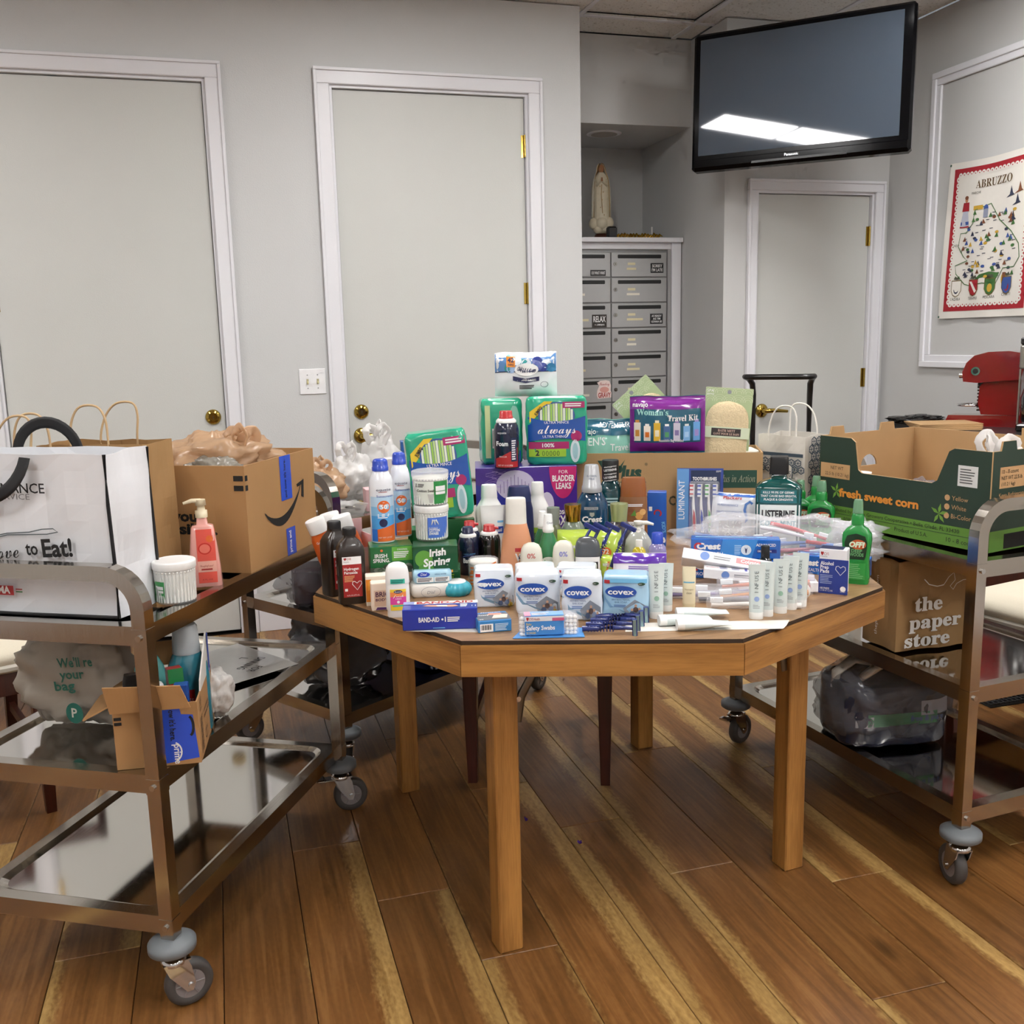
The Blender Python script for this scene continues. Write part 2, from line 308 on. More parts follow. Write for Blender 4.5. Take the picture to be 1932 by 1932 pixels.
def front(w, d, h=0): return fr((0, -d/2, 0), (1, 0, 0), (0, 0, 1))
def superfront(prof, n=2.):
    """front of a lathed body: (u, v, e) with u sideways and v up, laid on the surface"""
    def f(u, v, e=0.):
        for (z0, a0, b0), (z1, a1, b1) in zip(prof, prof[1:]):
            if z0 <= v <= z1 and z1 > z0: k = (v-z0)/(z1-z0); a = a0+(a1-a0)*k; b = b0+(b1-b0)*k; break
        else: a, b = prof[-1][1:] if v > prof[-1][0] else prof[0][1:]
        q = min(.999, abs(u/max(a, 1e-5))); return Vector((u, -(b*(1-q**n)**(1/n)+e), v))
    return f
def lines(mb, f, u0, u1, v0, v1, rows, m, e=.0006, seed=0, fill=.55):
    """rows of tiny print too small to read"""
    rg = random.Random(seed); dv = (v1-v0)/rows
    for i in range(rows):
        b = v1-dv*(i+1)+dv*(1-fill)/2; l = u0+(u1-u0)*(.65+.35*rg.random()); mb.patch(f, u0, l, b, b+dv*fill, m, 2, 1, e)
def smooth(path, k=5):
    """Catmull-Rom refinement of a path"""
    P = [Vector(p) for p in path]; out = []
    for i in range(len(P)-1):
        a, b, c, d = P[max(0, i-1)], P[i], P[i+1], P[min(len(P)-1, i+2)]
        for j in range(k):
            t = j/k; out.append(.5*((2*b)+(c-a)*t+(2*a-5*b+4*c-d)*t*t+(3*b-a-3*c+d)*t**3))
    return out+[P[-1]]
EPS = .0005
CYC = SC.cycles; CYC.max_bounces = 6; CYC.diffuse_bounces = 3; CYC.glossy_bounces = 4; CYC.transmission_bounces = 4; CYC.transparent_max_bounces = 10; CYC.caustics_reflective = False; CYC.caustics_refractive = False; CYC.sample_clamp_indirect = 4.; CYC.use_adaptive_sampling = True; CYC.adaptive_threshold = .1; CYC.adaptive_min_samples = 12
# ================================================================ the room
XL, XR, YB, YW = -3.5, 3.463, -3., 4.59            # left wall, right wall, wall behind, door wall
NX0, NX1, NY, SOF = 1.735, 2.5, 5.59, 4.967        # mailbox alcove
fl = struct('floor', MB().box(XL, XR, YB, NY, -.06, -.006, pm('#24170d', .8)))
rg = random.Random(4)
PW, PL = .178, 1.257
JOINT = {0: 2.47, 1: 2.165, 2: 1.865, 3: 2.66, 4: 2.36, 5: 2.05, 6: 1.493, 7: 1.89}      # plank ends seen in the room
_pm = {}
k0 = int((XL-.1)/PW)-1; k1 = int((XR-.1)/PW)+1
for k in range(k0, k1+1):
    j = JOINT.get(k, 2.47-.305*k+rg.uniform(-.05, .05)); j -= PL*math.ceil((j-YB)/PL)
    y = j
    while y < YW:
        x0, x1, y0, y1 = max(XL, .1+k*PW), min(XR, .1+(k+1)*PW), max(YB, y), min(YW, y+PL); y += PL
        if x1-x0 < .02 or y1-y0 < .02: continue
        key = (round(x1-x0, 3), round(y1-y0, 3)); g = .0009
        if key not in _pm:
            hw, hl = (x1-x0)/2-g, (y1-y0)/2-g; o = MB().box(-hw, hw, -hl, hl, -.006, 0, PLANK, .0012).build('plank', fl); _pm[key] = o
        else: o = _pm[key].copy(); COL.objects.link(o); o.parent = fl
        o.location = ((x0+x1)/2, (y0+y1)/2, 0)
MB().box(NX0, NX1, YW, NY, -.006, 0, PLANK).build('plank', fl)
# walls
D1, D2, D3 = (-.877, .037, 2.438), (.559, 1.473, 2.438), (2.682, 3.378, 2.032)
mb = MB()
for a, b in ((XL, D1[0]), (D1[1], D2[0]), (D2[1], NX0)): mb.box(a, b, YW, YW+.14, 0, CEIL, WALL)
for d in (D1, D2): mb.box(d[0], d[1], YW, YW+.14, d[2], CEIL, WALL); mb.box(d[0], d[1], YW+.1, YW+.14, 0, d[2], WALL)
mb.box(NX1, D3[0], YW, YW+.14, 0, CEIL, WALLS).box(D3[1], XR, YW, YW+.14, 0, CEIL, WALLS).box(D3[0], D3[1], YW, YW+.14, D3[2], CEIL, WALLS).box(D3[0], D3[1], YW+.1, YW+.14, 0, D3[2], WALLS)
struct('wall_back', mb)
struct('alcove_wall', MB().box(NX1, NX1+.1, YW+.14, NY+.1, 0, CEIL, WALLS).box(NX0-.1, NX0, YW+.14, NY+.1, 0, CEIL, WALLS).box(NX0, NX1, NY, NY+.1, 0, CEIL, WALLS))
struct('soffit_beam', MB().box(NX0, NX1, SOF, NY, 2.404, CEIL, WALLS))
struct('wall_right', MB().box(XR, XR+.1, YB, YW+.14, 0, CEIL, WALLS))
struct('wall_left', MB().box(XL-.1, XL, YB, YW+.14, 0, CEIL, WALL))
struct('wall_front', MB().box(XL, XR, YB-.1, YB, 0, CEIL, WALL))
# ceiling: grid of T-bars with lay-in tiles
ce = struct('ceiling', MB().box(XL-.1, XR+.1, YB-.1, NY+.1, CEIL+.1, CEIL+.14, pm('#3a3835', .9)))
GX = [1.785+.61*k for k in range(-9, 4)]; GY = [4.72-.61*k for k in range(0, 14)]
mb = MB()
for x in GX:
    if XL < x < XR: mb.box(x-.012, x+.012, YB, SOF if NX0 < x < NX1 else YW, CEIL, CEIL+.006, TRIM)
for y in GY:
    if y > YB: mb.box(XL, XR, y-.012, y+.012, CEIL+.0005, CEIL+.0065, TRIM) if y < YW else mb.box(NX0, NX1, y-.012, y+.012, CEIL+.0005, CEIL+.0065, TRIM)
mb.build('grid_bar', ce)
_tm = None
for i in range(-1, len(GX)):
    for j in range(-1, len(GY)):
        x0 = max(XL, GX[i] if i >= 0 else XL); x1 = min(XR, GX[i+1] if i+1 < len(GX) else XR)
        y1 = GY[j] if j >= 0 else SOF; y0 = max(YB, GY[j+1] if j+1 < len(GY) else YB)
        if x1-x0 < .03 or y1-y0 < .03: continue
        cx, cy = (x0+x1)/2, (y0+y1)/2
        if any(abs(cx-a) < .3 and abs(cy-b) < .6 for a, b in TROFFERS): continue
        if j == -1 and not (x1 > NX0 and x0 < NX1): continue
        if j == -1 and GY[0] > YW: x0, x1 = max(x0, NX0), min(x1, NX1); cx = (x0+x1)/2
        if x1-x0 < .03: continue
        full = abs(x1-x0-.61) < .001 and abs(y1-y0-.61) < .001
        if full and _tm: o = _tm.copy(); COL.objects.link(o)
        else:
            o = MB().box(-(x1-x0)/2+.004, (x1-x0)/2-.004, -(y1-y0)/2+.004, (y1-y0)/2-.004, .006, .02, CTILE).build('ceiling_tile', ce)
            if full: _tm = o
        o.parent = ce; o.location = (cx, cy, CEIL)
        if full and abs(cx-2.09) < .01 and abs(cy-4.415) < .01: o.rotation_euler = (radians(.9), 0, 0); o.location.z += .012       # the tile that sits crooked
# fluorescent ceiling lights
em, t, b = nt('light_diffuser'); b.inputs['Base Color'].default_value = (.9, .9, .9, 1); b.inputs['Emission Color'].default_value = (1, .985, .968, 1); b.inputs['Emission Strength'].default_value = TROFFER_POWER
lt = None
for i, (x, y) in enumerate(TROFFERS):
    lab = 'fluorescent ceiling panel, %s row from the doors, %s' % (('first', 'second', 'third')[i//3], ('middle one', 'rightmost one', 'leftmost one')[i % 3] if i < 3 else ('middle one', 'leftmost one', 'rightmost one')[i % 3])
    if lt is None:
        lt = thing('ceiling_light', lab, 'ceiling light', (x, y, CEIL), 0, 'fluorescent ceiling panels')
        m2 = MB(); W2, L2 = .298, .603
        for a, b_, c, d in ((-W2, W2, -L2, -L2+.03), (-W2, W2, L2-.03, L2), (-W2, -W2+.03, -L2+.03, L2-.03), (W2-.03, W2, -L2+.03, L2-.03)): m2.box(a, b_, c, d, -.002, .03, TRIM)
        m2.build('frame', lt); MB().box(-.14, .14, -L2+.03, L2-.03, .004, .02, em).build('diffuser', lt); MB().box(-W2+.03, -.14, -L2+.03, L2-.03, .002, .02, TRIM).box(.14, W2-.03, -L2+.03, L2-.03, .002, .02, TRIM).build('reflector_pan', lt)
    else: dup(lt, (x, y, CEIL), label=lab)
# door casings, baseboards
def casing(d, y, n, cw=.068):
    mb = MB(); x0, x1, h = d
    for a, b_ in ((x0-cw, x0), (x1, x1+cw)):
        mb.box(a, b_, y-.018, y, 0, h, TRIM, .003)
    mb.box(x0-cw, x1+cw, y-.018, y, h, h+cw, TRIM, .003)
    mb.box(x0-cw, x0-cw+.014, y-.026, y-.018, 0, h+cw-.014, TRIM, .002).box(x1+cw-.014, x1+cw, y-.026, y-.018, 0, h+cw-.014, TRIM, .002).box(x0-cw, x1+cw, y-.026, y-.018, h+cw-.014, h+cw, TRIM, .002)
    mb.box(x0, x0+.012, y, y+.1, 0, h, TRIM).box(x1-.012, x1, y, y+.1, 0, h, TRIM).box(x0+.012, x1-.012, y, y+.1, h-.012, h, TRIM)
    struct('trim_%d' % n, mb)
casing(D1, YW, 1); casing(D2, YW, 2); casing(D3, YW, 3, .055)
def base(name, boxes):
    mb = MB()
    for ax, a, b_, q, s in boxes:
        if ax == 'x': mb.box(a, b_, min(q, q+s*.016), max(q, q+s*.016), 0, .12, TRIM, .002).box(a, b_, min(q, q+s*.010), max(q, q+s*.010), .12, .145, TRIM, .003)
        else: mb.box(min(q, q+s*.016), max(q, q+s*.016), a, b_, 0, .12, TRIM, .002).box(min(q, q+s*.010), max(q, q+s*.010), a, b_, .12, .145, TRIM, .003)
    struct(name, mb)
base('baseboard_back', [('x', XL, D1[0]-.07, YW, -1), ('x', D1[1]+.07, D2[0]-.07, YW, -1), ('x', D2[1]+.07, NX0, YW, -1), ('x', NX1, D3[0]-.06, YW, -1)]); base('baseboard_right', [('y', YB, YW-.03, XR, -1)]); base('baseboard_left', [('y', YB, YW-.02, XL, 1)])
def rose(mb, x, z, r, y, m=BRASS):
    f = lambda u, v, e=0.: Vector((x+u, y-e, z+v))
    pr = [(0, 0.), (r, 0), (r, .006), (r*.8, .012), (r*.45, .016)]
    vs = []; seg = 20
    for rr, e in pr[1:]:
        vs += [f(rr*cos(2*pi*i/seg), rr*sin(2*pi*i/seg), e) for i in range(seg)]
    mb.add(vs, [(a*seg+i, a*seg+(i+1) % seg, (a+1)*seg+(i+1) % seg, (a+1)*seg+i) for a in range(len(pr)-2) for i in range(seg)], m, True)
    mb.add(vs[-seg:], [tuple(range(seg))], m)
def door(n, d, hinges, bolt=None, lever=None, dz=.02, hs=1):
    x0, x1, h = d; mb = MB().box(x0+.0145, x1-.0145, YW+dz, YW+dz+.04, .012, h-.0145, DOORM, .002); o = struct('door_%d' % n, mb); y = YW+dz
    for z in hinges: 
        hx = x1 if hs > 0 else x0; m2 = MB(); m2.tube([(hx-.012*hs, y-.008, z-.05), (hx-.012*hs, y-.008, z+.05)], .007, BRASS, 10).box(min(hx-.03*hs, hx-.0145*hs), max(hx-.03*hs, hx-.0145*hs), y-.002, y, z-.05, z+.05, BRASS); m2.build('hinge', o)
    if bolt:
        m2 = MB(); rose(m2, bolt[0], bolt[1], .034, y); m2.tube([(bolt[0], y-.014, bolt[1]), (bolt[0], y-.026, bolt[1])], [.02, .017], BRASS, 16); q = m2.build('deadbolt', o)
        MB().box(bolt[0]-.0015, bolt[0]+.0015, y-.0268, y-.026, bolt[1]-.008, bolt[1]+.006, pm('#3a3020')).build('keyhole', q)
    if lever:
        m2 = MB(); rose(m2, lever[0], lever[1], .036, y); lx = lever[2]
        m2.tube([(lever[0], y-.014, lever[1]), (lever[0], y-.05, lever[1]), (lever[0]+.012*lx, y-.056, lever[1]+.002), (lever[0]+.06*lx, y-.055, lever[1]+.001), (lever[0]+.125*lx, y-.05, lever[1]-.006)], [.013, .013, .013, .0105, .008], BRASS, 12)
        m2.build('lever_handle', o)
    return o
door(1, D1, [2.2, 1.53, .86, .2], (-.03, 1.007), hs=-1); door(2, D2, [2.209, 1.535, .86, .2], (.634, 1.002), (.629, .891, 1)); door(3, D3, [1.813, 1.071, .3], None, (2.745, .917, 1))
MB().box(D2[0]+.006, D2[0]+.0145, YW+.005, YW+.012, .84, .93, BRASS).build('strike_plate', bpy.data.objects['door_2'])
# picture-frame moulding on the right wall
mb = MB(); y0, y1, z0, z1 = 1.6, 4.27, 1.131, 2.544
for wd, pr in ((.062, .012), (.03, .02)):
    mb.box(XR-pr, XR, y0, y1, z0, z0+wd, TRIM, .003).box(XR-pr, XR, y0, y1, z1-wd, z1, TRIM, .003).box(XR-pr, XR, y1-wd, y1, z0+wd, z1-wd, TRIM, .003).box(XR-pr, XR, y0, y0+wd, z0+wd, z1-wd, TRIM, .003)
struct('trim_4', mb)
# light switch
sw = thing('light_switch', 'white double toggle light switch plate between the two tall doors', 'light switch', (.416, YW, 1.15))
PLATE = pm('#f4f4f6', .25, coat=.3); IV = pm('#d9cfa0', .3)
MB().box(-.06, .06, -.006, 0, -.058, .058, PLATE, .003).build('plate', sw)
for x in (-.023, .023):
    MB().box(x-.005, x+.005, -.0068, -.006, -.012, .012, pm('#b0a988')).build('switch_slot', sw); MB().box(x-.0035, x+.0035, -.018, -.0068, -.009, .003, IV, .001).build('toggle', sw)
mb = MB()
for x in (-.023, .023):
    for z in (-.03, .03): mb.tube([(x, -.007, z), (x, -.0055, z)], .003, pm('#a9a9ad', .3, 1), 8)
mb.build('screw', sw)
# alcove: recessed light, mailbox unit, statue
rl = thing('recessed_light', 'round recessed light in the alcove ceiling above the statue', 'recessed light', (2.1, 5.2, 2.404))
MB().lathe([(-.006, .085, .085), (-.003, .095, .095), (0, .095, .095)], TRIM, 32).build('trim_ring', rl); MB().lathe([(-.0075, .07, .07), (-.006, .072, .072)], pm('#b9b3ab', .5), 32).build('lens', rl)
MG = pm('#a9a9a9', .38, .35, var=.03); MGD = pm('#8c8c8c', .4, .4); BLK = pm('#0a0a0a', .5)
mu = thing('mailbox_unit', 'grey metal mailbox cabinet with two columns of slotted doors in white alcove', 'mailbox', (0, 5.08, 0))
mb = MB().box(NX0+.005, NX1-.005, -.045, .5, 1.82, 1.844, TRIM, .002); mb.box(2.44, NX1-.005, -.02, .02, .3, 1.82, TRIM, .002).box(NX0+.005, 1.76, -.02, .02, .3, 1.82, TRIM, .002).box(1.76, 2.44, -.012, .02, 1.785, 1.82, TRIM, .002).box(2.42, 2.44, -.01, .02, .3, 1.785, MG, .002).box(1.76, 2.44, -.012, .02, .0, .3, TRIM)
mb.build('surround', mu); MB().box(1.76, 2.42, .004, .4, .3, 1.79, MGD).build('body', mu)
RZ = [1.772-.1352*k for k in range(12)]
LAB = pm('#d8cfa8', .5); INK = pm('#55504a', .6)
slots = []
for c0, c1 in ((2.085, 2.415), (1.765, 2.083)):
    for r in range(10):
        z1 = RZ[r]-.003; z0 = RZ[r+1]+.003; x0, x1 = c0+.002, c1-.002
        dr = MB().box(x0, x1, -.006, .004, z0, z1, MG, .002).build('mailbox_door', mu)
        f = fr((x0, -.006, z0), (1, 0, 0), (0, 0, 1)); ww, hh = x1-x0, z1-z0
        m2 = MB(); pts = [(.04, hh-.032), (ww-.035, hh-.032), (ww-.032, hh-.028), (ww-.032, hh-.015), (ww-.036, hh-.012), (.04, hh-.012), (.037, hh-.016), (.037, hh-.028)]; m2.poly(f, pts, BLK, .0005); m2.build('mail_slot', dr)
        m2 = MB(); cx, cz = (x0+.022, z0+hh*.52); m2.tube([(cx, -.005, cz), (cx, -.0105, cz)], .0105, pm('#8f8d88', .25, 1), 14); m2.box(cx-.001, cx+.001, -.011, -.0105, cz-.005, cz+.005, BLK); m2.build('lock', dr)
        if r < 8:
            m2 = MB(); lu = .115; m2.patch(f, lu-.02, lu+.025, hh*.48, hh*.48+.013, LAB, e=.0004); m2.patch(f, lu-.026, lu+.03+.02*((r*7) % 3), hh*.28, hh*.28+.012, pm('#e6e1d2', .5) if r % 2 else LAB, e=.0004)
            m2.build('name_label', dr)
# magnets on the mailboxes
def magnet(x0, x1, z0, z1, rows, label, dark='#141414'):
    o = thing('magnet_sign', label, 'magnet', ((x0+x1)/2, 5.0735, z0)); W, H = x1-x0, z1-z0; MB().box(-W/2, W/2, -.003, 0, 0, H, pm(dark, .4)).build('board', o)
    m2 = MB(); f = fr((0, -.003, 0), (1, 0, 0), (0, 0, 1))
    for s_, v, h, wd in rows: m2.text(f, s_, 0, v*H, h*H, pm('#e8e8e8', .5), wd*W, bold=.02)
    m2.build('lettering', o); return o
magnet(2.318, 2.393, 1.66, 1.712, [('SORRY', .56, .3, .8), ("I'M LATE", .14, .3, .85)], "small black magnet reading SORRY I'M LATE on the top right mailbox")
magnet(1.965, 2.052, 1.645, 1.676, [('I DO WHAT I WANT', .25, .5, .9)], 'narrow black magnet reading I DO WHAT I WANT on the top left mailbox')
magnet(2.315, 2.39, 1.385, 1.44, [('AS READY', .68, .2, .8), ("AS I'M", .4, .2, .6), ('GONNA BE', .12, .2, .85)], "small black magnet reading AS READY AS I'M GONNA BE on a right mailbox", '#17171a')
magnet(1.972, 2.056, 1.372, 1.44, [('RELAX', .42, .45, .85), ('MR. LUMBERJACK', .14, .12, .7)], 'black framed magnet reading RELAX on a left mailbox', '#2a2420')
o = thing('gravy_sticker', 'white and red shaped sticker reading Sunday GRAVY on a lower left mailbox', 'sticker', (2.04, 5.0735, .985))
f = fr((0, -.0002, 0), (1, 0, 0), (0, 0, 1)); RD = pm('#a8302c', .5)
m2 = MB().prism([(-.04, 0), (.04, .004), (.043, .03), (.036, .045), (.04, .07), (.03, .095), (.01, .1), (-.02, .098), (-.042, .088), (-.03, .07), (-.042, .045), (-.045, .02)], f, 0, .002, pm('#ecd9d4', .5)); m2.build('backing', o)
m2 = MB().text(f, '𝓢𝓾𝓷𝓭𝓪𝔂', 0, .072, .018, RD, .06, e=.0026).text(f, 'GRAVY', 0, .006, .026, RD, .074, e=.0026, bold=.03); m2.disc(f, 0, .048, .027, .016, pm('#d99a90'), .0024); m2.build('lettering', o)
# statue
st = thing('statue', 'small painted statue of a praying veiled woman on a cloud base above the mailboxes', 'statue', (2.08, 5.2, 1.844), radians(-14))
CREAM = pm('#d9ceb4', .45, coat=.2, var=.1, scale=60); GOLD = pm('#b3905a', .35, .4); SKIN = pm('#a87650', .45)
MB().lathe([(0, .052, .045), (.012, .05, .044), (.018, .04, .036), (.026, .036, .032), (.034, .03, .028)], pm('#4a2416', .4), 24).build('pedestal', st)
mb = MB()
for (x, y, z, r) in ((-.015, -.005, .06, .03), (.02, 0, .062, .032), (-.035, .0, .088, .034), (0, -.01, .09, .038), (.035, 0, .092, .034), (-.02, .015, .1, .03)):
    mb.lathe([(z-r*cos(pi*i/8), max(.001, r*sin(pi*i/8)), max(.001, r*sin(pi*i/8)*.9)) for i in range(9)], CREAM, 14, cx=x, cy=y, cap=False)
mb.build('cloud_base', st)
ROBE = [(.1, .045, .034), (.13, .043, .033), (.18, .044, .034), (.24, .046, .033), (.29, .043, .03), (.33, .034, .026), (.35, .02, .018), (.36, .013, .013)]
MB().lathe(ROBE, CREAM, 36, rip=(14, .04)).build('robe', st)
veil = [(.12, .054, .03), (.2, .053, .034), (.28, .05, .034), (.33, .041, .031), (.36, .028, .027), (.385, .023, .024), (.4, .016, .017), (.406, .004, .005)]
vm = MB(); seg = 28; vs = []; fs = []
for z, a, b_ in veil:
    for i in range(seg+1):
        t_ = radians(-36+252*i/seg); k = 1+.05*cos(9*t_); vs.append((a*cos(t_)*k, .006+b_*sin(t_)*k, z))
for r in range(len(veil)-1):
    for i in range(seg): fs.append((r*(seg+1)+i, r*(seg+1)+i+1, (r+1)*(seg+1)+i+1, (r+1)*(seg+1)+i))
vm.add(vs, fs, pm('#e0dac8', .45, coat=.2), True)
for a in (0, seg): vm.tube([vs[r*(seg+1)+a] for r in range(len(veil))], .0022, GOLD, 6)
v_ = vm.build('veil', st); so = v_.modifiers.new('s', 'SOLIDIFY'); so.thickness = .004
MB().lathe([(.352, .009, .01), (.362, .014, .015), (.374, .0165, .018), (.388, .015, .017), (.397, .008, .01)], SKIN, 18, cy=-.003).lathe([(.371, .002, .003), (.376, .0028, .004), (.381, .001, .002)], SKIN, 8, cy=-.021).build('face', st)
mb = MB()
for s_ in (-1, 1): mb.tube([(.028*s_, -.01, .318), (.024*s_, -.028, .288), (.003*s_, -.039, .306)], [.008, .0085, .005], CREAM, 10).tube([(.003*s_, -.039, .306), (.0022*s_, -.041, .326)], [.0035, .0018], SKIN, 8)
mb.build('praying_hands', st)
mb = MB(); mb.tube([(0, -.036, .29), (-.004, -.04, .24), (0, -.038, .19), (.003, -.037, .14)], .002, GOLD, 6)
for z in (.13, .17, .21, .25, .28): mb.lathe([(z-.003, .001, .001), (z, .003, .003), (z+.003, .001, .001)], GOLD, 8, cy=-.039, cx=.012*sin(z*60))
mb.build('gold_trim', st)
o = thing('camera_device', 'small black square device with a round button beside the statue', 'device', (2.1, 5.1, 1.844)); MB().box(-.027, .027, -.018, .018, 0, .062, pm('#1a1a1d', .45), .008).build('body', o); MB().tube([(-.012, -.018, .04), (-.012, -.0195, .04)], .008, pm('#0b0b0d', .3), 16).build('button', o)
o = thing('gold_ornament', 'long flat gold leaf ornament lying on the ledge beside the statue', 'ornament', (2.28, 5.18, 1.844), radians(-4)); mb = MB(); rg = random.Random(3)
mb.box(-.14, .15, -.02, .03, 0, .009, pm('#3a1c10', .5), .002); mb.build('wood_base', o); mb = MB()
for i in range(16): x = -.13+.017*i; mb.tube([(x, -.005+.01*rg.random(), .01), (x+.012, 0, .024+.01*rg.random()), (x+.03, .008*rg.uniform(-1, 1), .02)], [.007, .008, .002], pm('#c09a3e', .25, 1), 6)
mb.build('gold_leaves', o)
o = thing('thermostat', 'small white rod sensor standing in the alcove corner behind the gold ornament', 'sensor', (2.42, 5.3, 1.844)); MB().box(-.012, .012, -.01, .01, 0, .03, pm('#d8d6d2'), .003).box(.004, .012, -.003, .003, .03, .085, pm('#e6e4e0'), .001).build('body', o)
# television on its corner arm
tv = thing('television', 'wall-mounted black flat screen television reflecting the ceiling lights', 'television', (2.61, 4.118, 2.39), -.744, rx=radians(-3.2))
W, H = .97, .618; PB = pm('#060608', .14); PB.node_tree.nodes['Principled BSDF'].inputs['Specular IOR Level'].default_value = .12; 
MB().box(-W/2, W/2, -.02, .05, -H/2, H/2, PB, .012).box(-W/2+.03, W/2-.03, .05, .09, -H/2+.06, H/2-.06, pm('#151517', .5), .01).build('housing', tv)
scr, t, b = nt('tv_glass'); b.inputs['Base Color'].default_value = (.045, .062, .085, 1); b.inputs['Roughness'].default_value = .03; b.inputs['Specular IOR Level'].default_value = .9; b.inputs['Coat Weight'].default_value = .3
tcn = N(t, 'ShaderNodeTexCoord'); nn = N(t, 'ShaderNodeTexNoise'); nn.inputs['Scale'].default_value = 3; mr = N(t, 'ShaderNodeMapRange'); mr.inputs[3].default_value = .02; mr.inputs[4].default_value = .05; t.links.new(tcn.outputs['Object'], nn.inputs['Vector']); t.links.new(nn.outputs[0], mr.inputs[0]); t.links.new(mr.outputs[0], b.inputs['Roughness'])
f = fr((0, -.02, 0), (1, 0, 0), (0, 0, 1)); MB().patch(f, -W/2+.032, W/2-.05, -H/2+.068, H/2-.03, scr, e=.001).build('screen', tv)
MB().box(-W/2+.012, W/2-.012, -.026, -.02, -H/2+.012, -H/2+.048, PB, .003).build('lower_bezel', tv); MB().box(-.2, .22, -.0275, -.026, -H/2+.012, -H/2+.022, pm('#050506', .3)).build('sensor_strip', tv)
MB().text(f, 'Panasonic', -.02, -H/2+.03, .011, pm('#c9ccd0', .3, .5), .062, e=.0068, bold=.02).build('brand_lettering', tv)
mb = MB().box(-.12, .12, .09, .11, -.12, .12, pm('#222', .4) if False else pm('#222222', .4)).tube([(0, .1, 0), (.1, .3, .02), (0, .42, .05)], .025, pm('#222222', .4), 10); mb.build('mount_arm', tv)
# souvenir tea towel pinned inside the moulding
tw = thing('tea_towel', 'red-bordered white souvenir tea towel printed with an illustrated map', 'tea towel', (XR-.004, 4.15, 1.37))
Wt, Ht = .57, .73
def tf(u, v, e=0.):        # u to the right along the wall, v up
    sag = .012*sin(u/Wt*pi)*(v/Ht); return Vector((-(.004+.004*(1+sin(u*26+v*5))*(.4+.6*(1-v/Ht))+e), -(u+.03*(v/Ht)*(1-u/Wt)*1.), v-sag))
CL = pm('#e6e2da', .85, var=.03); MB().patch(tf, 0, Wt, 0, Ht, CL, 24, 24).build('cloth', tw)
RED = pm('#a5202c', .85); mb = MB(); u0, u1, v0, v1, bw = .036, .546, .034, .70, .03
for a, b_, c, d in ((u0, u1, v0, v0+bw), (u0, u1, v1-bw, v1), (u0, u0+bw, v0+bw, v1-bw), (u1-bw, u1, v0+bw, v1-bw)): mb.patch(tf, a, b_, c, d, RED, max(2, int((b_-a)/.03)), max(2, int((d-c)/.03)), .0012)
mb.build('red_border', tw); mb = MB()
for i in range(17):
    for v in (v0+bw, v1-bw): mb.disc(tf, u0+bw+.014+i*.0262, v, .0125, .011, CL, .0016, 10); mb.disc(tf, u0+bw+.014+i*.0262, v, .0035, .0035, RED, .002, 6)
for i in range(23):
    for u in (u0+bw, u1-bw): mb.disc(tf, u, v0+bw+.014+i*.026, .011, .0125, CL, .0016, 10); mb.disc(tf, u, v0+bw+.014+i*.026, .0035, .0035, RED, .002, 6)
mb.build('scalloped_lace', tw)
mb = MB().text(tf, '𝐀𝐁𝐑𝐔𝐙𝐙𝐎', .31, .6, .036, pm('#5a4420', .85), .23, e=.002)
for s_, u, v, h, w_ in (('MARCHE', .2, .575, .01, .06), ("L'AQUILA", .11, .085, .013, .06), ('TERAMO', .225, .085, .013, .062), ('PESCARA', .33, .087, .013, .066), ('CHIETI', .43, .094, .013, .055), ('LAZIO', .085, .34, .01, .04), ('MOLISE', .33, .175, .01, .05)): mb.text(tf, s_, u, v, h, pm('#4a4a40', .85), w_, e=.002)
mb.build('lettering', tw)
GRN, BLU, YEL, BRN, NVY = pm('#3e6b35', .85), pm('#3a559a', .85), pm('#c9a23a', .85), pm('#7a4a30', .85), pm('#33384e', .85)
mb = MB(); out = [(.2, .5), (.19, .44), (.15, .4), (.11, .4), (.1, .34), (.14, .29), (.17, .27), (.09, .25), (.1, .21), (.16, .16), (.2, .15), (.28, .16), (.36, .15), (.4, .22), (.47, .22), (.5, .26), (.49, .32), (.44, .38), (.36, .44), (.3, .52)]
mb.ring(tf, out, .004, GRN, .002, True); rg = random.Random(11)
for i in range(120):
    u, v = .13+.33*rg.random(), .18+.3*rg.random(); c_ = rg.choice((GRN, GRN, NVY, BRN, YEL, BLU, NVY)); k = rg.random()
    if k < .4: mb.poly(tf, [(u-.012, v), (u+.012, v), (u+.004*rg.uniform(-1, 1), v+.022)], c_, .002)
    elif k < .7: mb.patch(tf, u, u+.02, v, v+.003, NVY, e=.002)
    else: mb.disc(tf, u, v, .012, .007, c_, .002, 8)
for u, v in ((.42, .53), (.47, .54), (.46, .49), (.44, .42)): mb.poly(tf, [(u-.025, v), (u+.025, v+.008), (u+.016, v+.016), (u+.004, v+.05), (u-.004, v+.012)], rg.choice((BRN, NVY)), .002)
mb.patch(tf, .19, .25, .5, .52, YEL, e=.002); mb.disc(tf, .27, .5, .014, .02, BLU, .002, 12); mb.patch(tf, .256, .284, .46, .5, pm('#8c93a8', .85), e=.0021); mb.disc(tf, .41, .17, .018, .03, YEL, .002, 12); mb.patch(tf, .4, .42, .16, .2, BRN, e=.0024)
mb.poly(tf, [(.22, .17), (.36, .17), (.38, .2), (.32, .21), (.26, .2)], GRN, .002)
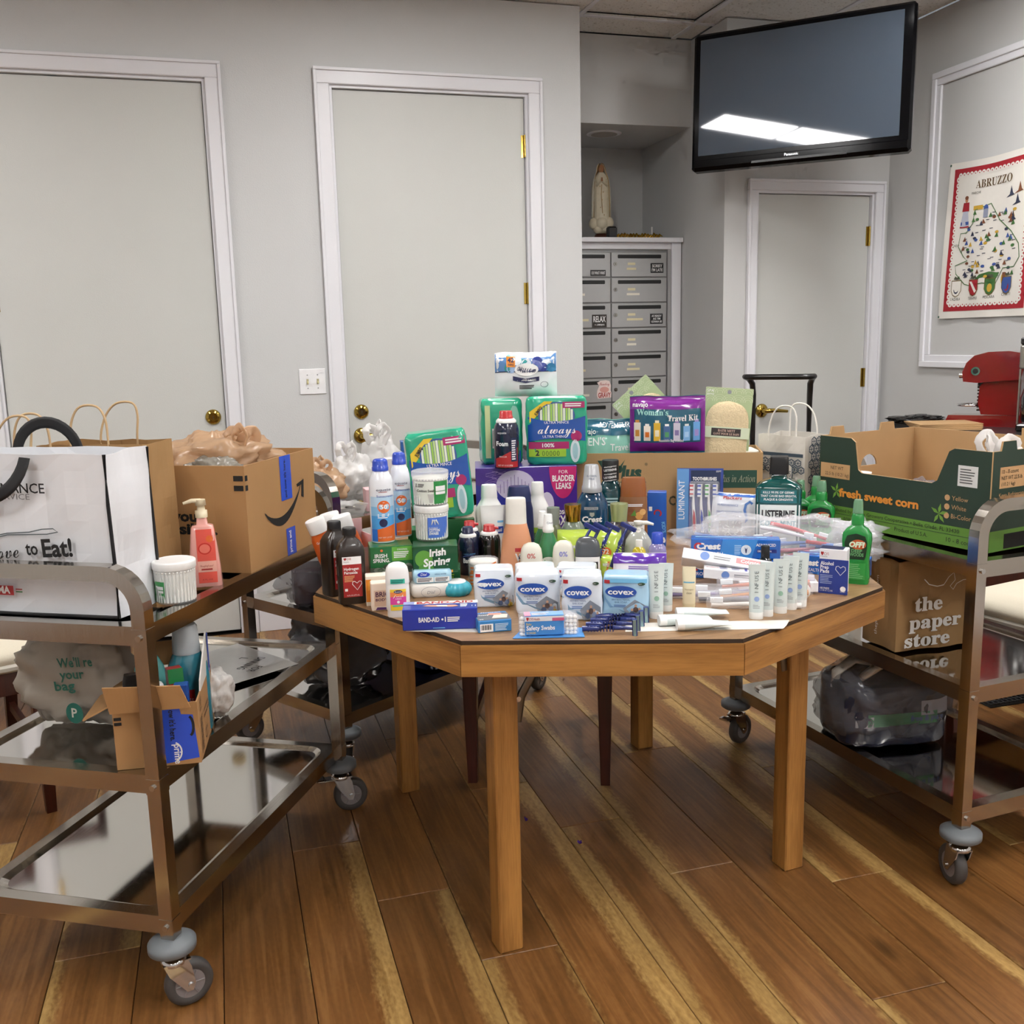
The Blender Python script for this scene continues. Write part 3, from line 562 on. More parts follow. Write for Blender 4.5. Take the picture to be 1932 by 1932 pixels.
# woman in folk dress
mb.poly(tf, [(.1, .43), (.165, .43), (.15, .51), (.12, .51)], pm('#b9bccb', .85), .002); mb.patch(tf, .105, .162, .437, .452, BLU, 4, 1, .0024); mb.patch(tf, .1, .165, .425, .431, RED, 4, 1, .0024); mb.poly(tf, [(.11, .5), (.16, .5), (.158, .54), (.118, .54)], RED, .0023); mb.disc(tf, .138, .553, .011, .014, pm('#c08a6a', .85), .0024, 12); mb.disc(tf, .138, .562, .013, .009, BRN, .0026, 12)
for u, cs in ((.11, (CL, NVY)), (.225, (RED, CL)), (.33, (GRN, YEL)), (.43, (BLU, RED))):
    pts = [(-.032, .05), (.032, .05), (.032, .0), (.018, -.022), (0, -.03), (-.018, -.022), (-.032, 0)]; mb.poly(tf, [(u+a, .13+b_) for a, b_ in pts], pm('#6b5a2a', .85), .002); mb.poly(tf, [(u+a*.9, .131+b_*.9) for a, b_ in pts], cs[0], .0023)
    mb.disc(tf, u, .135, .015, .02, cs[1], .0026, 10) if u != .225 else mb.poly(tf, [(u-.028, .17), (u-.012, .17), (u+.024, .125), (u+.012, .115)], cs[1], .0026)
    mb.poly(tf, [(u-.02, .186), (u, .182), (u+.02, .186), (u+.012, .2), (u, .193), (u-.012, .2)], pm('#4a4c3c', .85), .0022)
mb.build('map_illustration', tw)
mb = MB()
for u, v in ((.008, .008), (.562, .01), (.008, .72), (.562, .72)): mb.disc(tf, u, v, .006, .006, pm('#3c6050', .4), .004, 10)
mb.build('push_pin', tw)
# ================================================================ table, carts, chairs, counter
TZ = .752
TC = (.88, 2.285); TR, TA = .705, radians(3)
tb = thing('octagonal_table', 'octagonal oak folding table with brown laminate top, covered with toiletries', 'table', (TC[0], TC[1], 0), TA)
oct_ = lambda r: [(r*cos(pi/4*k), r*sin(pi/4*k)) for k in range(8)]
flat = lambda u, v, e=0.: Vector((u, v, e))
MB().prism(oct_(TR-.006), flat, .744, TZ, LAMI, pm('#2e2118', .5)).build('tabletop', tb)
AP, AH = .028, .062            # rails: thickness and depth
side = 2*TR*sin(pi/8); apo = TR*cos(pi/8); s_in = side-2*AP*math.tan(pi/8)
for k in range(8):
    a = pi/4*k+pi/8+pi/2; c_ = Matrix.Rotation(a, 4, 'Z'); m2 = MB(); e = .0008
    # rail in its own frame: x along the side, -y outwards
    A = [(-side/2+e, 0), (side/2-e, 0), (s_in/2-e, AP), (-s_in/2+e, AP)]
    b_ = .003; m2.prism(A, flat, .7435-AH, .7435, OAKX)
    o = m2.build('rail', tb); o.matrix_local = Matrix.Rotation(a, 4, 'Z') @ Matrix.Translation((0, -apo, 0))
ti = Matrix.Rotation(-TA, 3, 'Z')
legs = [(.525, 1.9), (.462, 2.735), (1.288, 1.995), (1.245, 2.79)]
for i, (x, y) in enumerate(legs):
    p = ti @ Vector((x-TC[0], y-TC[1], 0)); lw = .0275
    m2 = MB().box(-lw, lw, -lw, lw, 0, .683, OAKZ, .003); o = m2.build('leg', tb); o.location = p; o.rotation_euler = (0, 0, radians(3))
    d = (Vector((0, 0, 0))-p).normalized(); st_ = pm('#6f675c', .35, .9); m2 = MB()
    # folding brace: plate on the leg and a bent bar up to the frame
    sx = 1 if p.x < 0 else -1
    m2.box(-.0285*sx-.001 if sx < 0 else lw, -.0285*sx if sx < 0 else lw+.0012, -.022, .022, .56, .68, st_)
    bx = (lw+.003)*sx; m2.tube([(bx, -.012, .52), (bx+.01*sx, -.012, .575), (bx+.045*sx, -.01, .63), (bx+.085*sx, -.008, .683)], [.011, .011, .0105, .01], st_, 8, fl=.25, up=(0, 1, 0))
    m2.tube([(bx-.001, -.022, .575), (bx-.001, -.026, .575)], .006, CHROME, 10)
    m2.build('folding_brace', o)
# kraft-thin paper strip taped along the near side of the table
# ---- steel carts
GREYR = pm('#6d7276', .5); TYRE = pm('#454240', .6); HUB = pm('#827b7b', .45)
def rrect(x0, x1, y0, y1, r, n=6):
    pts = []
    for cx, cy, a in ((x1-r, y0+r, -pi/2), (x1-r, y1-r, 0), (x0+r, y1-r, pi/2), (x0+r, y0+r, pi)):
        pts += [(cx+r*cos(a+pi/2*i/n), cy+r*sin(a+pi/2*i/n)) for i in range(n+1)]
    return pts
LEV = (.2, .5, .8)
def tray(L, W, z):
    mb = MB(); g = .012; out = rrect(g, L-g, g, W-g, .002); n = len(out); lv = [(out, z-.038), (out, z), (rrect(.04, L-.04, .04, W-.04, .05), z+.0005), (rrect(.046, L-.046, .046, W-.046, .046), z-.003), (rrect(.054, L-.054, .054, W-.054, .04), z-.008)]
    vs = [(x, y, h) for q, h in lv for x, y in q]
    mb.add(vs, [(r*n+i, r*n+(i+1) % n, (r+1)*n+(i+1) % n, (r+1)*n+i) for r in range(4) for i in range(n)], STEEL)
    mb.add(vs[-n:], [tuple(range(n))], STEELP); mb.add([(x, y, z-.0085) for x, y in out], [tuple(range(n))[::-1]], STEEL); return mb
def caster(parent, x, y, a, brake):
    c_ = bpy.data.objects.new('caster', None)
    m2 = MB(); m2.lathe([(.128, .04, .04), (.133, .047, .047), (.147, .047, .047), (.153, .036, .036), (.158, .02, .02)], GREYR, 28)
    o = m2.build('bumper', parent); o.location = (x, y, 0)
    m2 = MB(); m2.lathe([(.1, .024, .024), (.108, .026, .026), (.113, .02, .02), (.118, .01, .01), (.13, .01, .01)], CHROME, 18)
    for s in (-1, 1):
        f = fr((0, s*.017, 0), (1, 0, 0), (0, 0, 1)); m2.prism([(-.024, .106), (.024, .106), (.03, .09), (.036, .05), (.03, .036), (.018, .036), (-.014, .08)], f, -.0015, .0015, CHROME)
    m2.box(-.024, .03, -.018, .018, .104, .107, CHROME); m2.tube([(.026, -.022, .048), (.026, .022, .048)], .006, CHROME, 10)
    o2 = m2.build('caster_fork', parent); o2.location = (x, y, 0); o2.rotation_euler = (0, 0, a)
    m2 = MB(); seg = 32; R = .048; pr = [(-.012, .03), (-.014, .034), (-.0135, .044), (-.008, .048), (.008, .048), (.0135, .044), (.014, .034), (.012, .03)]
    vs = [(.026+r*cos(2*pi*i/seg), yy, .048+r*sin(2*pi*i/seg)) for yy, r in pr for i in range(seg)]
    m2.add(vs, [(r*seg+i, (r+1)*seg+i, (r+1)*seg+(i+1) % seg, r*seg+(i+1) % seg) for r in range(len(pr)-1) for i in range(seg)], TYRE, True)
    for yy in (-.0115, .0115): m2.add([(.026+.031*cos(2*pi*i/seg), yy, .048+.031*sin(2*pi*i/seg)) for i in range(seg)], [tuple(range(seg))], HUB)
    for k in range(6): a_ = pi/3*k; m2.tube([(.026+.008*cos(a_), -.012, .048+.008*sin(a_)), (.026+.028*cos(a_), -.012, .048+.028*sin(a_))], .0018, HUB, 6)
    m2.build('wheel', o2)
    if brake: MB().box(-.062, -.01, -.014, .014, .098, .104, CHROME, .002).box(-.07, -.045, -.018, .018, .1, .108, CHROME, .003).build('brake_pedal', o2)
def cart(label, corner, ang, L, W, cast, hh=.128, far=.128):
    t = thing('utility_cart', label, 'cart', (corner[0], corner[1], 0), ang, 'steel three-shelf carts'); pw = .0145
    for z in LEV: tray(L, W, z).build('shelf_tray', t)
    for x in (pw, L-pw):
        for y in (pw, W-pw):
            o = MB().tube([(x, y, .158), (x, y, .8)], pw, STEEL, sq=True, up=(1, 0, 0)).build('post', t)
            for z in (.185, .482, .782):
                m2 = MB(); m2.tube([(x+(-.001 if x < L/2 else .001), y, z), (x+(-.02 if x < L/2 else .02), y, z)], .006, CHROME, 10); m2.box(x-pw-.001, x+pw+.001, y-pw-.001, y+pw+.001, z-.016, z+.016, STEEL); m2.build('bolt', o)
    for x in (pw, L-pw):
        r = .07; hh = hh if x < L/2 else far; pts = [(x, pw, .8), (x, pw, .8+hh-r)]+[(x, pw+r*(1-cos(a)), .8+hh-r+r*sin(a)) for a in [pi/2*i/8 for i in range(1, 9)]]
        pts += [(x, W-p[1], p[2]) for p in pts[::-1]]; MB().tube(pts, pw, STEEL, sq=True, up=(1, 0, 0)).build('handle', t)
    for i, (x, y) in enumerate(((pw, pw), (L-pw, pw), (L-pw, W-pw), (pw, W-pw))): caster(t, x, y, cast[i], i in (1, 2))
    return t
LC_A = atan2(.761, .433); LC = (-.163, 1.897)
cart('steel utility cart holding the white tote and the tall parcel box', LC, LC_A, .885, .5, (-.75, -1.0, 2., 1.), .104, .135)
RC_A = radians(94.9); RC = (1.6+.5*.9963, 1.757+.5*.0854)
cart('steel utility cart holding the green corn carton', RC, RC_A, .955, .5, (.6, 2.4, -1.2, -.3))
BC_A = radians(33); BC = (.297, 2.867)
cart('steel utility cart behind the table carrying tied plastic bags', BC, BC_A, .95, .5, (1., .2, 1., 2.9))
# ---- chairs
CUSH = pm('#e2d9c4', .9, bump=.2, scale=300)
def chair(label, loc, rz):
    t = thing('dining_chair', label, 'chair', loc, rz, 'dark wooden chairs'); w2, d2 = .215, .25
    for x in (-w2, w2):
        f = lambda z, k: (x*1., k, z); m2 = MB(); m2.lathe([(0, .014, .014), (.12, .017, .017), (.4, .0235, .0235), (.44, .0235, .0235)], DARKW, 4*4, n=12, cx=x*.93, cy=-d2*.93, smooth=False); m2.build('leg', t)
        m2 = MB(); m2.tube([(x*.93, d2+.07, 0), (x*.93, d2+.01, .25), (x*.93, d2-.01, .44), (x*.93, d2+.02, .7), (x*.93, d2+.07, .86)], [.015, .018, .021, .018, .014], DARKW, sq=True, up=(1, 0, 0)); m2.build('leg', t)
    m2 = MB()
    for a in ((-w2, w2, -d2, -d2+.02), (-w2, w2, d2-.02, d2), (-w2, -w2+.02, -d2+.02, d2-.02), (w2-.02, w2, -d2+.02, d2-.02)): m2.box(*a, .375, .44, DARKW)
    m2.build('seat_frame', t)
    for x in (-w2*.93, w2*.93): MB().box(x-.008, x+.008, -d2+.03, d2+.02, .16, .19, DARKW).build('stretcher', t)
    MB().box(-w2-.008, w2+.008, -d2-.008, d2+.008, .44, .462, pm('#d8d4c8', .6), .006).build('seat_board', t)
    m2 = MB(); m2.lathe([(.462, w2, d2), (.475, w2+.004, d2+.004), (.49, w2*.98, d2*.98), (.5, w2*.85, d2*.85), (.503, w2*.5, d2*.5)], CUSH, 32, n=7); m2.build('cushion', t)
    MB().box(-w2+.02, w2-.02, d2+.045, d2+.07, .8, .86, DARKW, .004).build('top_rail', t)
    for x in (-.12, -.04, .04, .12): MB().tube([(x, d2-.005, .44), (x, d2+.025, .62), (x, d2+.055, .81)], .011, DARKW, 8).build('back_slat', t)
    return t
chair('dark wooden chair pushed under the octagonal table', (.93, 2.86, 0), radians(-22))
chair('dark wooden chair with pale seat beyond the white tote cart, at the left edge', (-.82, 3.09, 0), radians(20))
chair('dark wooden chair against the door wall, its leg seen below the white tote cart', (-.78, 3.98, 0), radians(190))
chair('dark wooden chair with cream cushion between the corn carton cart and the wall', (2.44, 2.34, 0), radians(-78))
# ---- black platform truck handle by the third door
ht = thing('hand_truck', 'black tubular hand truck handle standing before the narrow door', 'hand truck', (2.545, 4.1, 0), radians(-40))
BT = pm('#121214', .3, coat=.4)
pts = [(-.16, -.0, .12), (-.16, .0, .95), (-.165, -.02, 1.01), (-.18, -.06, 1.045), (-.2, -.1, 1.055)]
arc = [(-.2+.08*(1-cos(a))*0-.0, -.1-.03*sin(a), 1.055) for a in (0,)]
hp = [(-.13, .0, .12), (-.13, .0, 1.03), (-.133, -.012, 1.085), (-.145, -.04, 1.11), (-.155, -.075, 1.12), (-.14, -.1, 1.12), (-.1, -.11, 1.12), (.1, -.11, 1.12), (.14, -.1, 1.12), (.155, -.075, 1.12), (.145, -.04, 1.11), (.133, -.012, 1.085), (.13, 0, 1.03), (.13, 0, .12)]
MB().tube(hp, .0135, BT, 12).build('handle', ht)
MB().box(-.2, .2, -.24, .03, .1, .125, BT, .005).build('platform', ht)
for x in (-.15, .15): MB().tube([(x-.02, .02, .055), (x+.02, .02, .055)], .055, TYRE, 20).tube([(x-.02, -.2, .055), (x+.02, -.2, .055)], .055, TYRE, 20).build('wheel', ht)
MB().tube([(-.13, 0, .5), (.13, 0, .5)], .011, BT, 10).build('crossbar', ht)
# ---- coffee counter along the right wall
ct = thing('side_counter', 'low dark counter along the right wall carrying the coffee machines', 'counter', (3.11, 2.9, 0))
MB().box(-.17, .352, -1., .95, .88, .905, pm('#2a2a2c', .35, coat=.3), .004).build('worktop', ct); MB().box(-.14, .352, -.97, .92, .02, .88, DARKW).build('cabinet_body', ct)
for y in (-.95, -.48, -.01, .46):
    d_ = MB().box(-.158, -.14, y, y+.45, .06, .86, DARKW, .004).build('cabinet_door', ct); MB().tube([(-.18, y+.4, .5), (-.18, y+.4, .62)], .006, CHROME, 8).build('handle', d_)
REDM = pm('#7c1216', .18, coat=1.); CHR = CHROME
em_ = thing('espresso_machine', 'glossy red capsule espresso machine on the counter by the wall', 'coffee machine', (3.17, 3.47, .905), radians(-56))
pr = [(.16, 0, 0), ]
f = fr((0, -.06, 0), (1, 0, 0), (0, 0, 1))
MB().prism([(-.16, .02), (-.15, .045), (.14, .05), (.15, .0), (-.16, 0)], fr((0, -.055, 0), (1, 0, 0), (0, 0, 1)), -.11, 0, REDM).build('base', em_)
m2 = MB().prism([(-.02, .05), (.13, .05), (.13, .2), (-.005, .2), (-.03, .17), (-.035, .1)], fr((0, -.045, 0), (1, 0, 0), (0, 0, 1)), -.09, 0, REDM); m2.build('column', em_)
m2 = MB(); 
for i in range(9): m2.box(-.0395, -.02, -.04, .04, .065+i*.014, .072+i*.014, pm('#1d1517', .3))
m2.build('grille', em_)
hd = [(-.095, .19), (-.1, .23), (-.085, .27), (-.055, .3), (0, .315), (.08, .318), (.13, .31), (.14, .25), (.13, .2), (-.04, .185)]
MB().prism(hd, fr((0, -.06, 0), (1, 0, 0), (0, 0, 1)), -.12, 0, REDM).build('head', em_)
m2 = MB().tube([(-.1, 0, .215), (-.125, 0, .215)], [.012, .014], CHR, 12); m2.build('spout', em_)
m2 = MB().tube([(-.045, -.06, .235), (-.045, -.068, .235)], .018, CHR, 20); q = m2.build('dial', em_); MB().tube([(-.045, -.068, .235), (-.045, -.0695, .235)], .011, BLK, 16).build('dial_face', q)
m2 = MB().tube([(-.02, 0, .16), (-.02, 0, .18)], .03, pm('#161214', .3), 16); m2.build('brew_nozzle', em_)
m2 = MB().tube([(-.075+.05*cos(2*pi*i/16), .05*sin(2*pi*i/16), .088) for i in range(16)], .005, CHR, 8, closed=True); m2.box(-.03, 0, -.03, .03, .084, .092, CHR); 
for i in range(5): m2.tube([(-.12, -.03+.015*i, .088), (-.03, -.03+.015*i, .088)], .002, CHR, 6)
m2.build('drip_rack', em_)
cm = thing('coffee_maker', 'stainless and black drip coffee maker cut off by the right edge', 'coffee machine', (3.2, 3.18, .905), radians(-56))
SS = pm('#a8a49c', .3, .9, scale=5); BKP = pm('#0d0d0e', .3, coat=.4)
MB().box(-.1, .1, -.09, .09, 0, .03, BKP, .006).build('base', cm); MB().box(.02, .1, -.09, .09, .03, .25, BKP, .006).build('water_tank', cm)
MB().box(-.1, .1, -.09, .09, .25, .345, SS, .006).build('brew_head', cm); MB().box(-.1, .1, -.09, .09, .345, .375, BKP, .006).build('lid', cm)
m2 = MB().lathe([(.035, .058, .058), (.05, .064, .064), (.13, .066, .066), (.19, .05, .05), (.225, .04, .04), (.24, .042, .042)], pm('#151518', .06, coat=1.), 28, cx=-.04); m2.build('carafe', cm)
MB().box(-.098, -.092, -.088, -.078, .03, .25, SS).build('side_strip', cm)
def blob(mb, m, r, loc=(0, 0, 0), seed=0, amp=.25, freq=3., n=2.4, seg=44, rings=28, fine=.06, flat_=None, tuft=0., ridge=.0):
    """crumpled closed bag surface: superellipsoid pushed about by noise, resting on z = 0 of its frame"""
    vs = []; off = Vector((seed*7.3, seed*3.1, seed*1.7))
    for j in range(rings+1):
        ph = -pi/2+pi*j/rings
        for i in range(seg):
            th = 2*pi*i/seg; c_, s_ = cos(ph), sin(ph)
            x = math.copysign(abs(c_)**(2/n), c_)*math.copysign(abs(cos(th))**(2/n), cos(th)); y = math.copysign(abs(c_)**(2/n), c_)*math.copysign(abs(sin(th))**(2/n), sin(th)); z = math.copysign(abs(s_)**(2/n), s_)
            p = Vector((x, y, z)); q = p*freq+off
            d = amp*noise.noise(q)+fine*noise.noise(q*3.3)+ridge*(abs(noise.noise(q*2.1+off))-.2)
            if tuft and z > 0: k = z**3; p.x *= 1-tuft*k; p.y *= 1-tuft*k
            p = p*(1+d); vs.append([loc[0]+p.x*r[0], loc[1]+p.y*r[1], loc[2]+r[2]+p.z*r[2]])
    fl_ = loc[2] if flat_ is None else flat_
    for v in vs: v[2] = max(v[2], fl_+.0005)
    mb.add(vs, [(j*seg+i, j*seg+(i+1) % seg, (j+1)*seg+(i+1) % seg, (j+1)*seg+i) for j in range(rings) for i in range(seg)], m, True); return mb
def crumple(mb, m, r, loc, seed, dirz=(0, 0, 1), n=5, ln=.06):
    """gathered tuft: several twisted ribbons fanning from a knot"""
    rg = random.Random(seed); L = Vector(loc)
    mb.tube([L+Vector((0, 0, -r*.6)), L, L+Vector((0, 0, r*.3))], [r*.75, r*.4, r*.3], m, 12)
    for k in range(min(n, 3)):           # looped bag handles
        a = 2*pi*k/min(n, 3)+rg.random(); d_ = Vector((cos(a), sin(a), 0)); q_ = Vector((-sin(a), cos(a), 0)); H = ln*rg.uniform(.75, 1.05); sd = rg.random()*9
        pp = smooth([L-d_*r*.1, L+Vector((0, 0, H*.55))+d_*r*.3-q_*r*.35, L+Vector((0, 0, H))+d_*r*.75, L+Vector((0, 0, H*.6))+d_*r*1.05+q_*r*.4, L+d_*r*.7-Vector((0, 0, r*.3))], 6)
        mb.tube([v+Vector((noise.noise(v*90), noise.noise(v*90+Vector((5, 0, 0))), 0))*r*.1 for v in pp], [r*(.3+.1*noise.noise(Vector((i*.5, sd, 0)))) for i in range(len(pp))], m, 12, fl=.28, up=q_)
    return mb
# ================================================================ things on the table
WH = pm('#eeeeec', .35, coat=.2); OFFW = pm('#e3dfd6', .4); NAVY = pm('#1c2450', .35, coat=.2); WHT = pm('#f1f1f1', .5); BLACKP = pm('#121213', .35); TXTD = pm('#2a2a2e', .6)
GREEN = pm('#1f7a3c', .4); DGRN = pm('#14562c', .4, coat=.3); REDP = pm('#b3262b', .35, coat=.2); BLUEP = pm('#2346b8', .35, coat=.3); ORNG = pm('#e0692a', .35, coat=.2); SKY = pm('#6fb2e0', .4); TEAL = pm('#2f9fb4', .4, coat=.2); YELL = pm('#e8c838', .4); PINK = pm('#c2276e', .4); PURP = pm('#5a2a8c', .4, coat=.3); LIME = pm('#9cc83a', .4); SILV = pm('#b4b6ba', .3, .3); GRY = pm('#8d8f94', .4)
def mk(name, label, cat, loc, w, h, rz=0., group=None, rx=0., ry=0.):
    return thing(name, label, cat, loc, face(loc)+radians(rz), group, radians(rx), radians(ry))
def carton(name, label, cat, loc, w, h, d, m, rz=0., group=None, rx=0., ry=0., b=.0015):
    t = mk(name, label, cat, loc, w, h, rz, group, rx, ry); MB().box(-w/2, w/2, -d/2, d/2, 0, h, m, b).build('carton_body', t)
    return t, fr((-w/2, -d/2, 0), (1, 0, 0), (0, 0, 1)), fr((-w/2, -d/2, h), (1, 0, 0), (0, 1, 0)), fr((-w/2, d/2, 0), (0, -1, 0), (0, 0, 1)), fr((w/2, -d/2, 0), (0, 1, 0), (0, 0, 1))
def sc_prof(rows, w, d, h): return [(z*h, a*w/2, b*d/2) for z, a, b in rows]
def pouch(mb, w, h, d, m, seed=0, nu=22, nv=18, wr=.003, seal=.06):
    """sealed flat pack standing up: two bulging sheets meeting at the edges"""
    off = Vector((seed*5.1, seed*2.3, 0))
    def prof(u, v):
        a = max(0., 1-abs(2*u/w)**3.5)**.7; q = v/h; q = (q-seal)/(1-2*seal); b = 0. if q <= 0 or q >= 1 else max(0, 1-abs(2*q-1)**4)**.6
        return d/2*a*b
    def f(u, v, e=0.): return Vector((u, -(prof(u, v)+.001+e+wr*noise.noise(Vector((u*40, v*40, 0))+off)), v+wr*.8*noise.noise(Vector((u*25, 3, v*6))+off)*(v/h)))
    g = lambda u, v, e=0.: Vector((u, prof(u, v)+.001+wr*noise.noise(Vector((u*40, v*40, 9))+off), f(u, v).z))
    mb.patch(f, -w/2, w/2, 0, h, m, nu, nv); o = len(mb.v)
    vs = [g(-w/2+w*i/nu, h*j/nv) for j in range(nv+1) for i in range(nu+1)]
    mb.add(vs, [(j*(nu+1)+i+1, j*(nu+1)+i, (j+1)*(nu+1)+i, (j+1)*(nu+1)+i+1) for j in range(nv) for i in range(nu)], m, True)
    rim = [(-w/2, h*j/nv) for j in range(nv+1)]; 
    for s in (-1, 1): mb.add([f(s*w/2, h*j/nv) for j in range(nv+1)]+[g(s*w/2, h*j/nv) for j in range(nv+1)], [(j, j+1, nv+2+j, nv+1+j) for j in range(nv)], m, True)
    return f
def softpack(mb, w, h, d, m, seed=0, amp=.035, n=5.):
    """plastic-wrapped brick of pads"""
    rows = [(0, .9, .86), (.03, .97, .96), (.1, 1, 1), (.5, 1.02, 1.03), (.9, 1, 1), (.97, .96, .95), (1., .88, .8)]
    pr = sc_prof(rows, w, d, h); fine = []
    for (z0, a0, b0), (z1, a1, b1) in zip(pr, pr[1:]):
        for k in range(3): q = k/3; fine.append((z0+(z1-z0)*q, a0+(a1-a0)*q, b0+(b1-b0)*q))
    fine.append(pr[-1]); s0 = len(mb.v); mb.lathe(fine, m, 48, n)
    off = Vector((seed*3.7, 1, 0))
    for i in range(s0, len(mb.v)):
        x, y, z = mb.v[i]; k = amp*.06*noise.noise(Vector((x*45, y*45, z*45))+off); mb.v[i] = (x+k*.5, y*(1+k*3)+k, z)
    sf = superfront(pr, n); return lambda u, v, e=0.: sf(u, v, e+.0018)
# ---- brown peroxide bottles
BRN_ = pm('#241a14', .28, coat=.3); LRED = pm('#a3282a', .4)
def peroxide(loc, w, h, label, rz):
    t = mk('peroxide_bottle', label, 'bottle', loc, w, h, rz, 'hydrogen peroxide bottles'); d = w*.72
    rows = [(0, .92, .9), (.02, 1, 1), (.68, 1, 1), (.74, .96, .97), (.8, .78, .8), (.85, .48, .62), (.87, .42, .58), (.895, .42, .58)]
    pr = sc_prof(rows, w, d, h); MB().lathe(pr, BRN_, 40, 5).build('bottle_body', t); f = superfront(pr, 5)
    MB().lathe(sc_prof([(.895, .5, .68), (.97, .5, .68), (.985, .47, .65), (.99, .45, .62)], w, d, h), BLACKP, 36, rip=(24, .02)).build('cap', t)
    m2 = MB(); lw = w*.34; m2.patch(f, -lw, lw, h*.1, h*.62, LRED, 8, 2, .0006); m2.patch(f, -lw, lw, h*.53, h*.63, WHT, 8, 2, .0009); m2.build('label', t)
    m2 = MB(); m2.text(f, '♥CVS', -lw*.85, h*.59, h*.022, LRED, al='L', e=.0014, bold=.02).text(f, 'Health.', -lw*.85, h*.555, h*.018, GRY, al='L', e=.0014)
    m2.text(f, 'Hydrogen', -lw*.85, h*.455, h*.035, WHT, lw*1.55, al='L', e=.0012, bold=.02).text(f, 'Peroxide', -lw*.85, h*.405, h*.035, WHT, lw*1.4, al='L', e=.0012, bold=.02)
    lines(m2, f, -lw*.85, lw*.3, h*.3, h*.385, 5, pm('#e0a070'), .0012); m2.text(f, '16 FL OZ (473 mL)', 0, h*.115, h*.018, WHT, lw*1.3, e=.0012)
    hx = lw*.45; hs = lw*.5; m2.ring(f, [(hx, h*.19), (hx-hs, h*.27), (hx-hs*.9, h*.3), (hx-hs*.5, h*.305), (hx, h*.28), (hx+hs*.5, h*.305), (hx+hs*.9, h*.3), (hx+hs, h*.27)], .0014, WHT, .0012); m2.patch(f, -lw*.85, -lw*.55, h*.18, h*.215, WHT, e=.0012)
    m2.build('lettering', t)
peroxide((0.253, 2.132, 0.752), 0.061, 0.171, 'brown hydrogen peroxide bottle with red label, the nearer of the pair', 6)
peroxide((0.230, 2.219, 0.752), 0.063, 0.172, 'brown hydrogen peroxide bottle behind the one with the visible red label', 35)
# ---- orange sunscreen bottles standing in a pink carton
PINKC = pm('#d9b8bb', .6)
pk = mk('pink_carton', 'open pale pink carton holding orange sunscreen bottles', 'box', (0.274, 2.334, 0.752), 0.099, 0.091, 22)
W, H, D = .105, .085, .075
m2 = MB()
for a in ((-W/2, W/2, -D/2, -D/2+.002, 0, H), (-W/2, W/2, D/2-.002, D/2, 0, H*1.7), (-W/2, -W/2+.002, -D/2+.002, D/2-.002, 0, H), (W/2-.002, W/2, -D/2+.002, D/2-.002, 0, H*1.3), (-W/2+.002, W/2-.002, -D/2+.002, D/2-.002, 0, .002)): m2.box(*a, PINKC)
m2.build('carton_body', pk); m2 = MB(); f = fr((-W/2, D/2, 0), (0, -1, 0), (0, 0, 1)); m2.text(f, 'SUN', D*.5, H*.7, .012, TXTD, .03, e=.0008, bold=.04).disc(f, D*.5, H*.45, .012, .012, WHT, .0006); lines(m2, f, .012, .06, .008, .025, 6, TXTD); m2.build('lettering', pk)
def suntube(loc, rx, ry, rz, label):
    t = mk('sunscreen_bottle', label, 'sunscreen', loc, 0, 0, rz, 'orange sunscreen bottles', rx, ry); h, w, d = .165, .056, .038
    rows = [(0, .8, .85), (.03, .9, .95), (.4, 1, 1), (.7, .92, .95), (.8, .72, .85), (.82, .7, .85)]
    pr = sc_prof(rows, w, d, h); MB().lathe(pr, ORNG, 32, 2.4).build('bottle_body', t); f = superfront(pr, 2.4)
    MB().lathe(sc_prof([(.8, .8, 1.02), (.9, .82, 1.04), (.985, .84, 1.06), (1., .78, 1.)], w, d, h), WH, 32, 2.3).build('flip_cap', t)
    m2 = MB(); m2.text(f, 'GoodSense', 0, h*.66, .006, WHT, .032, e=.001); m2.disc(f, 0, h*.48, .015, .015, NAVY, .0008); m2.text(f, '50', 0, h*.455, .012, WHT, e=.0014, bold=.03); m2.text(f, 'SPORT', 0, h*.25, .008, WHT, .03, e=.001, bold=.03); m2.build('lettering', t)
x, y, z = pk.location
suntube((x-.026, y-.012, .757), 4, -19, 4, 'orange sunscreen bottle with white cap leaning furthest left'); suntube((x-.006, y+.018, .7565), -3, -12, 10, 'orange sunscreen bottle with white cap at the back of the pink carton'); suntube((x+.03, y-.004, .757), 5, -16, 0, 'orange sunscreen bottle with white cap beside the white spray cans')
# ---- soap cartons: lower layer and the two green boxes
GB1 = pm('#136a35', .35, coat=.4); GB2 = pm('#0f4f2a', .35, coat=.4)
Z1 = .752+.05
t, f, ft, fl_, frr = carton('soap_box', 'low orange soap carton under the left green soap box', 'box', (0.360, 2.283, 0.752), 0.085, 0.034, .06, pm('#d98a34', .4), 3)
t, f, ft, fl_, frr = carton('soap_box', 'green soap carton under the right green soap box, mostly hidden', 'box', (0.472, 2.233, 0.752), 0.102, 0.040, .07, DGRN, -2)
m2 = MB(); lines(m2, f, .05, .09, .006, .03, 4, LIME); m2.build('lettering', t)
t, f, ft, fl_, frr = carton('soap_box', 'green soap box with pale green panel and pictured stones', 'box', ((0.353, 2.200, 0.802), 0.097, 0.070)[0], .098, .062, .07, GB1, 4)
m2 = MB().patch(f, .05, .098, .028, .06, pm('#5fa73a'), e=.0005).patch(f, 0, .098, 0, .014, pm('#4a5648'), e=.0005); rg = random.Random(2)
for i in range(14): m2.disc(f, .009+.08*rg.random(), .004+.012*rg.random(), .009, .006, rg.choice((pm('#7c8578'), pm('#39463a'), pm('#2c5a34'))), .0007, 8)
